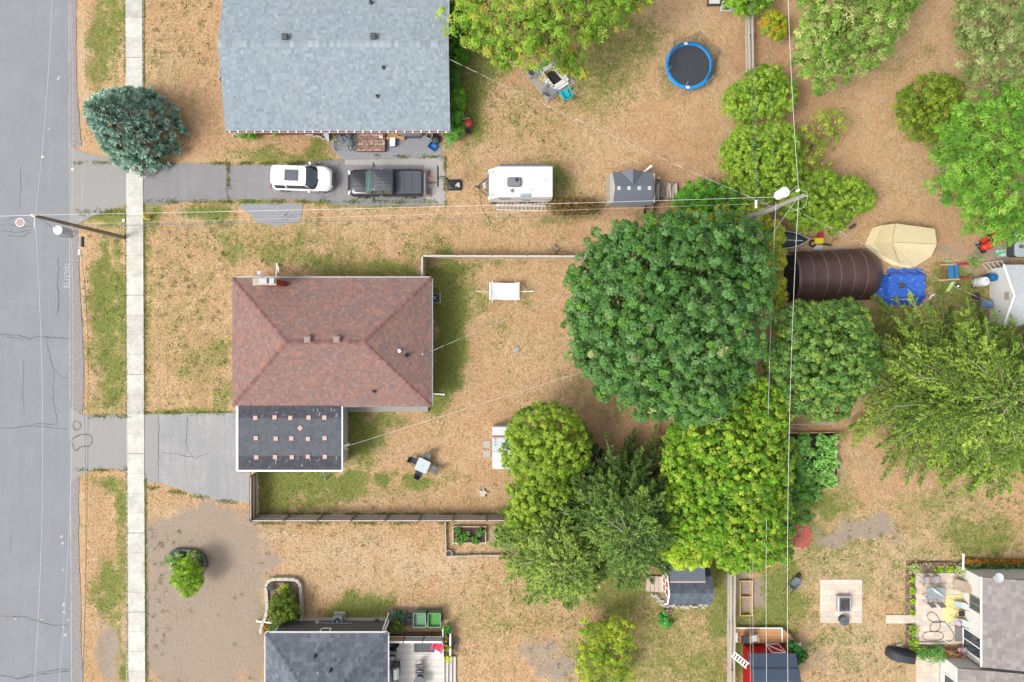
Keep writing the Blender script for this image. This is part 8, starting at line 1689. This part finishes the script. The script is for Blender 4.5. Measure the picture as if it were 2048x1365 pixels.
gt = thing('glass_table','rectangular glass table with folded umbrella on the patio','table',1861,1180,.05); part(gt,'table_top',mat('clear_glass',c(176,186,188),.1,.05,4,alpha=.55,spec=.8),lambda m: m.prism(rrect(-.68,.68,-.42,.42,.06,.06,3),.7,.72)); part(gt,'rim',M_GREY,lambda m: m.tube([(x,y_,.71) for x,y_ in rrect(-.68,.68,-.42,.42,.06,.06,3)],.018,5,closed=True))
for x in (-.6,.6):
    for y_ in (-.35,.35): part(gt,'leg',M_GREY,lambda m: m.tube([(x,y_,.7),(x,y_,0)],.02,6))
um = thing('folded_umbrella','folded pale blue umbrella lying across the glass table','umbrella',1872,1182,.8,R(-35)); part(um,'canopy',mat('umbrella_cloth',c(196,214,218),.7,.1,6,.3),lambda m: m.tube([(-.35,0,0),(0,0,.02),(.5,0,.0),(.8,0,-.02)],[.05,.13,.09,.02],8),smooth=True); part(um,'pole',M_LGREY,lambda m: m.tube([(-.6,0,0),(.9,0,-.02)],.02,6))
MCH = mat('chair_grey',c(178,178,182),.7,.08,6)
for x,y_,r_,lab in ((1845,1157,180,'grey patio chair at the top left of the glass table'),(1864,1156,180,'grey patio chair at the top right of the glass table'),(1852,1194,0,'grey patio chair at the bottom left of the glass table'),(1871,1194,0,'grey patio chair at the bottom right of the glass table')): patio_chair('patio_chair',lab,x,y_,R(r_+8),MCH,M_BROWNWOOD,'chairs around the glass table',z0=.05)
patio_chair('wicker_chair','tan wicker chair with pale cushion beside the white wall',1910,1166,R(75),mat('wicker',c(196,176,156),.85,.15,9,.3),mat('wicker',None),z0=.05,w=.8,d=.8,back=.6)
ru = one('outdoor_rug','yellow outdoor rug on the patio beside the white wall','rug',1904,1216,'rug',lambda m: m.box(-.75,.75,-1.0,1.0,.055,.07),mat('rug_yellow',c(244,230,160),.95,.08,6))
for y_,lab in ((1207,'upper pale blue lounge chair on the yellow rug'),(1241,'lower pale blue lounge chair on the yellow rug')):
    t = thing('lounge_chair',lab,'lounge chair',1915,y_,.07,R(-8)); part(t,'sling',mat('sling_blue',c(196,214,212),.8,.06,6),lambda m: m.loft([[(-.45,-.24,.36),(-.45,.24,.36),(-.45,.24,.34),(-.45,-.24,.34)],[(.1,-.24,.32),(.1,.24,.32),(.1,.24,.3),(.1,-.24,.3)],[(.6,-.22,.9),(.6,.22,.9),(.62,.22,.88),(.62,-.22,.88)]]))
    for s_ in (1,-1): part(t,'frame',M_BROWNWOOD,lambda m: m.tube([(-.6,s_*.3,0),(-.45,s_*.3,.5),(.2,s_*.3,.55),(.5,s_*.28,.0)],.02,6)); part(t,'back_rail',M_BROWNWOOD,lambda m: m.tube([(.08,s_*.27,.3),(.62,s_*.25,.92)],.018,6))
sd_ = thing('side_table','small black wire side table between the two lounge chairs','side table',1916,1223,.07); part(sd_,'top',M_BLACK,lambda m: m.prism(rrect(-.22,.22,-.2,.2,.03,.03,2),.42,.44)); 
for x in (-.2,.2): part(sd_,'leg',M_BLACK,lambda m: m.tube([(x,-.18,0),(-x,.18,.42)],.012,5))
one('cushion','pink patterned cushion on the lower lounge chair','cushion',1910,1242,'pillow',lambda m: m.blob((0,0,.48),(.2,.22,.08),.05,2,3),mat('cushion_pink',c(226,176,206),.9,.2,12),smooth=True)
hose('black hose coiled in loops on the patio',[(1891,1243),(1872,1246),(1858,1240),(1855,1230),(1862,1225),(1872,1230),(1880,1243),(1880,1256),(1872,1264),(1862,1262),(1860,1254),(1866,1246),(1880,1243),(1895,1250),(1905,1265),(1908,1277),(1900,1283),(1892,1281)],.018,M_DGREY,.09)
hose('black hose loop lying at the bottom of the patio',[(1862,1264),(1850,1266),(1845,1273),(1850,1280),(1866,1281),(1880,1280),(1887,1274),(1883,1266),(1870,1264),(1862,1264)],.018,M_DGREY,.09)
one('door_mat','grey doormat in front of the patio door','doormat',1916,1265,'mat',lambda m: m.box(-.28,.28,-.65,.65,.055,.075),mat('mat_grey',c(138,136,136),.95,.1,9))
rnd = random.Random(31)
woodpile('heap of split orange brown firewood beside the patio door',[(1903+rnd.uniform(-10,32),1309+rnd.uniform(-8,9),.1+rnd.random()*.4,rnd.uniform(-.5,.9),rnd.uniform(.3,.42)) for i in range(64)],[(196,140,96),(214,164,116),(166,112,76),(226,186,140)])
one('firewood_bag','crumpled white and maroon sack on top of the firewood','bag',1918,1296,'sack',lambda m: m.blob((0,0,.5),(.5,.25,.14),.25,2,8),mat('sack',c(226,214,214),.8,.2,3,.4,col2=c(150,70,96))); one('blue_tarp_scrap','small folded blue cloth at the edge of the firewood','cloth',1896,1297,'cloth',lambda m: m.blob((0,0,.3),(.24,.12,.1),.25,2,9),mat('cloth_blue',c(60,130,206),.7))
one('hose_bracket','small black hose reel in the corner of the white walls','hose reel',1947,1325,'reel',lambda m: m.tube([(.16*math.cos(t_*.6),.16*math.sin(t_*.6),.3+t_*.008) for t_ in range(40)],.025,5),M_BLACK)
cg = thing('covered_grill','long grill under a black cover on the lawn beside the patio','grill',1796,1306,0,R(-10)); part(cg,'cover',mat('black_cover',c(62,66,72),.7,.15,3,.5),lambda m: m.loft([ring(rrect(-1.0,1.05,-.42,.42,.3,.1,4),0),ring(rrect(-1.0,1.05,-.42,.42,.32,.12,4),.5),ring(rrect(-.75,.85,-.36,.36,.25,.12,4),.85),ring(rrect(-.2,.6,-.22,.22,.15,.12,4),1.05)]),smooth=True)
one('paving_slab','pale stone lying above the black covered grill','slab',1798,1290,'slab',lambda m: m.bx((0,0,.04),(.45,.18,.08),rz=.1),M_CONC)
# ------------------------------------------------------------------ deck of the lower house
DZ = .55
dk = thing('house_deck','pale wooden deck behind the charcoal roofed house','deck',832,1320); dx0, dx1 = P(772,0,0).x, P(889,0,DZ).x; dyn = P(0,1273,DZ).y
for i in range(32): y1_ = dyn-i*.17; part(dk,'plank',mat('deck_board_%d'%(i%3),c(*((232,226,218),(224,217,208),(238,233,226))[i%3]),.8,.08,4,.15),lambda m: m.box(dx0,dx1,y1_-.16,y1_,DZ-.04,DZ),world=True)
part(dk,'joist_skirt',mat('dark_plank',None),lambda m: m.box(dx0+.05,dx1-.05,dyn-5.3,dyn-.1,-.02,DZ-.05),world=True)
for z_,w_ in ((.95,.12),(.12,.08)): part(dk,'rail',M_WHITE,lambda m: m.bar((dx0,dyn,DZ+z_),(dx1,dyn,DZ+z_),w_,.05),world=True)
for i in range(4): x = lerp(dx0+.1,dx1-.06,i/3); part(dk,'post',M_GREY,lambda m: m.box(x-.05,x+.05,dyn-.05,dyn+.05,0,DZ+1.0),world=True)
for i in range(3): xa, xb = lerp(dx0+.1,dx1-.06,i/3)+.07, lerp(dx0+.1,dx1-.06,(i+1)/3)-.07; part(dk,'rail_panel',(M_CEDAR,M_LGREY,mat('panel_pale',c(220,216,210),.7))[i],lambda m: m.box(xa,xb,dyn-.02,dyn+.02,DZ+.14,DZ+.9),world=True)
for i in range(16): x = lerp(dx0+1.35,dx1-.1,i/15); part(dk,'skirt_slat',M_BROWNWOOD,lambda m: m.box(x-.05,x+.05,dyn+.08,dyn+.11,0,DZ+.02),world=True)
st_ = thing('deck_steps','pale steps along the right side of the house deck','steps',903,1345)
for i in range(3): part(st_,'tread',mat('step_board',c(226,220,212),.8,.08,4),lambda m: m.box(dx1+.02+i*.27,dx1+.27+i*.27,dyn-5.3,P(0,1312+i*2,.3).y,0,DZ-.14*(i+1)),world=True,bevel=.01)
bp_ = thing('flower_box','white planter box full of yellow green flowers on the deck edge','planter',896,1288); 
for q in ((886.5,1256,886.5,1322),(901,1266,901,1310)): part(bp_,'side',M_WHITE,lambda m: m.bar(P(q[0],q[1],.6),P(q[2],q[3],.6),.1,.5),world=True)
part(bp_,'soil',M_SOILD,lambda m: m.prism(poly_px([(888,1258),(900,1266),(900,1312),(888,1320)][::-1],.7),.3,.7),world=True)
for i,(x,y_,r_,col,lab) in enumerate(((895,1258,8,(84,170,50),'bright green plant at the top end of the deck flower box'),(892,1276,6,(170,190,70),'small orange flowered plant in the deck flower box'),(893,1295,7,(160,190,60),'trailing yellow green plant in the deck flower box'),(896,1316,8,(226,226,50),'vivid yellow plant at the bottom end of the deck flower box'))): plant('box_plant',lab,x,y_,r_,.35,[c(*col,1.1),c(max(0,col[0]-26),col[1]-20,col[2])],12,12,.1,z0=.65,flowers=([c(236,120,60)],6,.09) if i == 1 else None)
for x,lab,col in ((842,'left of two green plastic composters beside the deck',(132,170,146)),(871,'right of two green plastic composters, full of grass, beside the deck',(110,160,118))):
    t = thing('composter',lab,'composter',x,1231); mc = mat('compost_%d'%x,c(*col),.6,.08,5); part(t,'bin',mc,lambda m: m.loft([ring(rrect(-.42,.42,-.5,.42,.04,.04,2),0),ring(rrect(-.47,.47,-.55,.5,.04,.04,2),.85),ring(rrect(-.43,.43,-.51,.46,.04,.04,2),.85),ring(rrect(-.38,.38,-.46,.38,.04,.04,2),.45)])); part(t,'compost',mat('compost_fill_%d'%x,c(*((120,160,130) if x < 850 else (96,160,84))),.95,.35,9,.6),lambda m: m.box(-.4,.4,-.48,.42,.4,.6)); part(t,'rim',mat('compost_rim',c(150,186,160),.6),lambda m: m.tube([(a_,b_,.86) for a_,b_ in rrect(-.46,.46,-.54,.49,.04,.04,2)],.025,5,closed=True))
sheet('side_bed',[(772,1213),(884,1216),(888,1252),(772,1252)][::-1],.0,mat('mulch',None),thick=.08,wob=.05)
for x,y_,r_,h,col,lab in ((796,1249,10,.8,(120,160,50),'small lime green conifer beside the deck'),(790,1229,10,.4,(110,150,110),'grey green perennial left of the composters'),(806,1228,8,.4,(104,146,104),'second grey green perennial left of the composters'),(815,1238,10,.5,(120,116,122),'dry grey shrub left of the composters'),(904,1285,10,.4,(150,140,132),'dry grey grass clump right of the flower box')): plant('garden_shrub',lab,x,y_,r_,h,[c(*col,1.1),c(col[0]-20,col[1]-20,col[2]-14)],20,14,.12,cat='shrub')
one('deck_mat','grey rectangular mat on the pale deck','mat',848.5,1294,'mat',lambda m: m.box(-.76,.76,-.4,.4,.01,.025),mat('mat_dark',c(108,110,112),.95,.1,9),z=DZ)
adirondack('bright pink plastic chair in the corner of the deck',878,1281,R(160),mat('chair_pink',c(236,66,106),.5)).location.z = DZ
one('round_table','small white round table beside the pink chair on the deck','table',876,1304,'top',lambda m: (m.lathe([(.28,.5),(.28,.54)],(0,0,0),22),m.lathe([(.06,0),(.04,.5)],(0,0,0),10)),M_WHITE,z=DZ)
patio_chair('patio_chair','dark patio chair in the middle of the deck',840,1330,R(185),M_SLING,M_BROWNWOOD,z0=DZ); patio_chair('patio_chair','patio chair pushed under the round table at the bottom edge',841,1346,R(180),M_SLING,M_BROWNWOOD,z0=DZ)
rt = thing('round_patio_table','dark round patio table on the deck at the bottom edge','table',841,1357,DZ); part(rt,'top',mat('table_slate',c(112,118,126),.35,.06,4),lambda m: m.lathe([(.5,.7),(.5,.73),(.46,.74)],(0,0,0),30)); part(rt,'leg',M_DGREY,lambda m: m.lathe([(.25,0),(.04,.06),(.04,.7)],(0,0,0),12)); part(rt,'umbrella_hole',M_BLACK,lambda m: m.lathe([(.03,.74),(.03,.755)],(0,0,0),8))
bq = thing('gas_grill','silver hooded gas grill against the house on the deck','grill',794,1336,DZ,R(-90)); part(bq,'cart',M_BLACK,lambda m: m.box(-.5,.5,-.25,.25,.05,.75)); part(bq,'hood',M_ALU,lambda m: m.loft([ring(rrect(-.4,.42,-.22,.26,.05,.05,3),.75),ring(rrect(-.4,.42,-.2,.24,.05,.05,3),.95),ring(rrect(-.38,.4,-.08,.12,.05,.05,3),1.08)]),smooth=True); part(bq,'side_shelf',M_DGREY,lambda m: m.box(-.75,-.42,-.22,.22,.72,.76)); part(bq,'handle',M_GALV,lambda m: m.tube([(-.35,.3,.92),(.35,.3,.92)],.02,6)); part(bq,'side_shelf',M_DGREY,lambda m: m.box(.44,.6,-.22,.22,.72,.76))
for x,y_,lab in ((787,1298,'small grey tabletop grill near the deck railing'),(785,1309,'white topped appliance below the small tabletop grill')):
    t = thing('small_grill',lab,'grill',x,y_,DZ); part(t,'stand',M_BLACK,lambda m: m.box(-.24,.24,-.18,.18,0,.6)); part(t,'lid',M_LGREY if y_ > 1300 else M_GREY,lambda m: m.loft([ring(rrect(-.2,.22,-.15,.15,.04,.04,3),.6),ring(rrect(-.18,.2,-.12,.12,.04,.04,3),.72)]),bevel=.02); part(t,'handle',M_GALV,lambda m: m.tube([(.24,-.1,.66),(.24,.1,.66)],.015,5))
one('round_planter','dark half round pot in the upper left corner of the deck','pot',791,1284,'pot',lambda m: m.lathe([(.25,0),(.34,.35),(.3,.35),(.2,.1)],(0,0,0),20),M_DGREY,z=DZ,smooth=True)
# ------------------------------------------------------------------ ragged grass edges and weeds (nobody could count these)
def tufts(name, label, spots, n, cols, h=.09, leaf=.07, spread=5):
    i = RS.choice(len(spots), n); s_ = np.array(spots, float)[i]; px = s_[:,0]+RS.normal(scale=s_[:,2] if s_.shape[1] > 2 else spread, size=n); py = s_[:,1]+RS.normal(scale=s_[:,3] if s_.shape[1] > 3 else spread, size=n)
    k = 1/S; p = np.stack([(px-NX)*k, -(py-NY)*k, RS.uniform(-.02,h,n)],1); nn = unit(rdir(n)*.8+np.array([0,0,.9])); u = unit(np.cross(nn,rdir(n))); v = np.cross(nn,u); sz = leaf*RS.uniform(.5,1.5,(n,1))
    o = quads_mesh(name,p,u*sz,v*sz*.45,pal(cols,n,None,.2),M_LEAF); return tag(o,label,'grass',kind='stuff')
GT = [c(124,152,62,1.1),c(142,160,72,1.1),c(110,136,56,1.05),c(164,164,92,1.1)]
edge = [(sw_x(y_)-2,y_,1.5,6) for y_ in list(range(0,150,7))+list(range(420,830,6))+list(range(930,1365,7))]+[(sw_x(y_)+35.5,y_,1.6,6) for y_ in list(range(0,170,6))+list(range(410,830,6))+list(range(955,1365,6))]
tufts('grass_fringe','green grass fringe growing along both sides of the sidewalk',edge,5200,GT,.07,.05)
dr_ = [(x,y_,8,2.2) for x,y_ in [(x,326-(x-300)*.0) for x in range(160,250,12)]]+[(x,327,6,2) for x in range(420,640,9)]+[(x,404,8,2.6) for x in range(300,890,9)]+[(457,y_,2,4) for y_ in range(325,400,6)]+[(x,314,6,2) for x in range(800,888,10)]+[(725,308,4,4),(755,310,4,6)]+[(x,826,8,2) for x in range(290,470,9)]+[(x,833,8,2) for x in range(170,255,9)]+[(x,940,8,2.5) for x in range(165,255,9)]+[(x,978+(x-316)*.18,7,2.2) for x in range(300,490,9)]+[(890,y_,2.5,5) for y_ in range(320,410,8)]+[(x,1028,8,2) for x in range(520,1000,11)]+[(x,1047,8,2) for x in range(520,900,16)]+[(x,426-(x-170)*.02,8,4) for x in range(165,250,8)]
tufts('weed_edge','green weeds fringing the driveways and fence lines',[q_ for i_,q_ in enumerate(dr_) if (i_*7919 % 17) < 9],6000,GT,.08,.06)
rnd = random.Random(77); weeds = [(rnd.uniform(300,430),rnd.uniform(0,130),3,3) for _ in range(46)]+[(rnd.uniform(290,470),rnd.uniform(430,640),2.8,2.8) for _ in range(80)]+[(rnd.uniform(290,460),rnd.uniform(640,815),3,3) for _ in range(36)]+[(rnd.uniform(165,250),rnd.uniform(470,815),2.8,2.8) for _ in range(60)]+[(rnd.uniform(440,900),rnd.uniform(430,545),3.2,3.2) for _ in range(70)]+[(rnd.uniform(520,1000),rnd.uniform(950,1240),3.4,3.4) for _ in range(80)]+[(x,y_,3,3) for x,y_ in [(rnd.uniform(1620,1808),rnd.uniform(1050,1360)) for _ in range(100)] if not (1632 < x < 1732 and 1150 < y_ < 1254 or x > 1760 and 1224 < y_ < 1330)]+[(rnd.uniform(880,1130),rnd.uniform(190,320),3.2,3.2) for _ in range(50)]+[(rnd.uniform(295,340),rnd.uniform(1040,1365),3,3) for _ in range(30)]+[(rnd.uniform(340,520),rnd.uniform(1060,1365),2.8,2.8) for _ in range(16)]+[(rnd.uniform(880,1340),rnd.uniform(1120,1365),3.4,3.4) for _ in range(90)]+[(rnd.uniform(1850,2048),rnd.uniform(980,1110),3,3) for _ in range(50)]
tufts('lawn_weeds','scattered dark green weed tufts in the dry lawns',weeds,11000,[c(116,138,66),c(138,150,78),c(104,132,64),c(156,158,96)],.06,.045)

# dry straw lying on the lawns
def straw(n):
    px = RS.uniform(160,2060,n); py = RS.uniform(-10,1375,n); ok = np.ones(n,bool)
    for a,b,d,e in ((-99,-99,168,1400),(249,-99,291,1400),(140,284,256,450),(284,316,893,412),(655,262,888,322),(478,404,606,452),(140,820,258,952),(286,822,476,966),(400,900,502,1004),(437,-99,902,265),(465,555,865,822),(470,810,690,945),(530,1160,604,1250),(530,1212,912,1400),(1810,1118,2100,1400),(1638,1157,1726,1248),(1770,1229,1832,1249),(1465,1254,1605,1400),(1290,1120,1430,1212),(1575,862,1676,986)): ok &= ~((px > a)&(px < d)&(py > b)&(py < e))
    px, py = px[ok], py[ok]; x, y = (px-NX)/S, -(py-NY)/S
    ix = np.clip(np.searchsorted(gx,x),0,nxg-1); iy = np.clip(np.searchsorted(gy,y),0,nyg-1); ok = (chan['soil'][iy,ix]+RS.uniform(-.3,.3,len(x)) < .5); x, y, ix, iy = x[ok], y[ok], ix[ok], iy[ok]; n = len(x)
    gz_ = gz[iy,ix]; p = np.stack([x,y,gz_+RS.uniform(0.005,.05,n)],1); nn = unit(rdir(n)*.35+np.array([0,0,1])); u = unit(np.cross(nn,rdir(n))); v = np.cross(nn,u); sz = RS.uniform(.04,.11,(n,1))
    lively = chan['green'][iy,ix]*.8+.04+(fbm(x,y,1.6,77)-.5)*.9+RS.uniform(-.12,.12,n) > .42
    cl = np.where(lively[:,None], pal([c(120,140,58,1.1),c(146,156,74,1.1),c(104,128,50),c(168,166,92)],n,None,.15), pal([c(243,215,179),c(227,191,149),c(208,165,120),c(196,151,108),c(235,203,163),c(202,167,116)],n,None,.12))
    return tag(quads_mesh('dry_grass',p,u*sz,v*sz*.28,cl,M_LEAF),'dry straw coloured grass covering the lawns','grass',kind='stuff')
straw(170000)
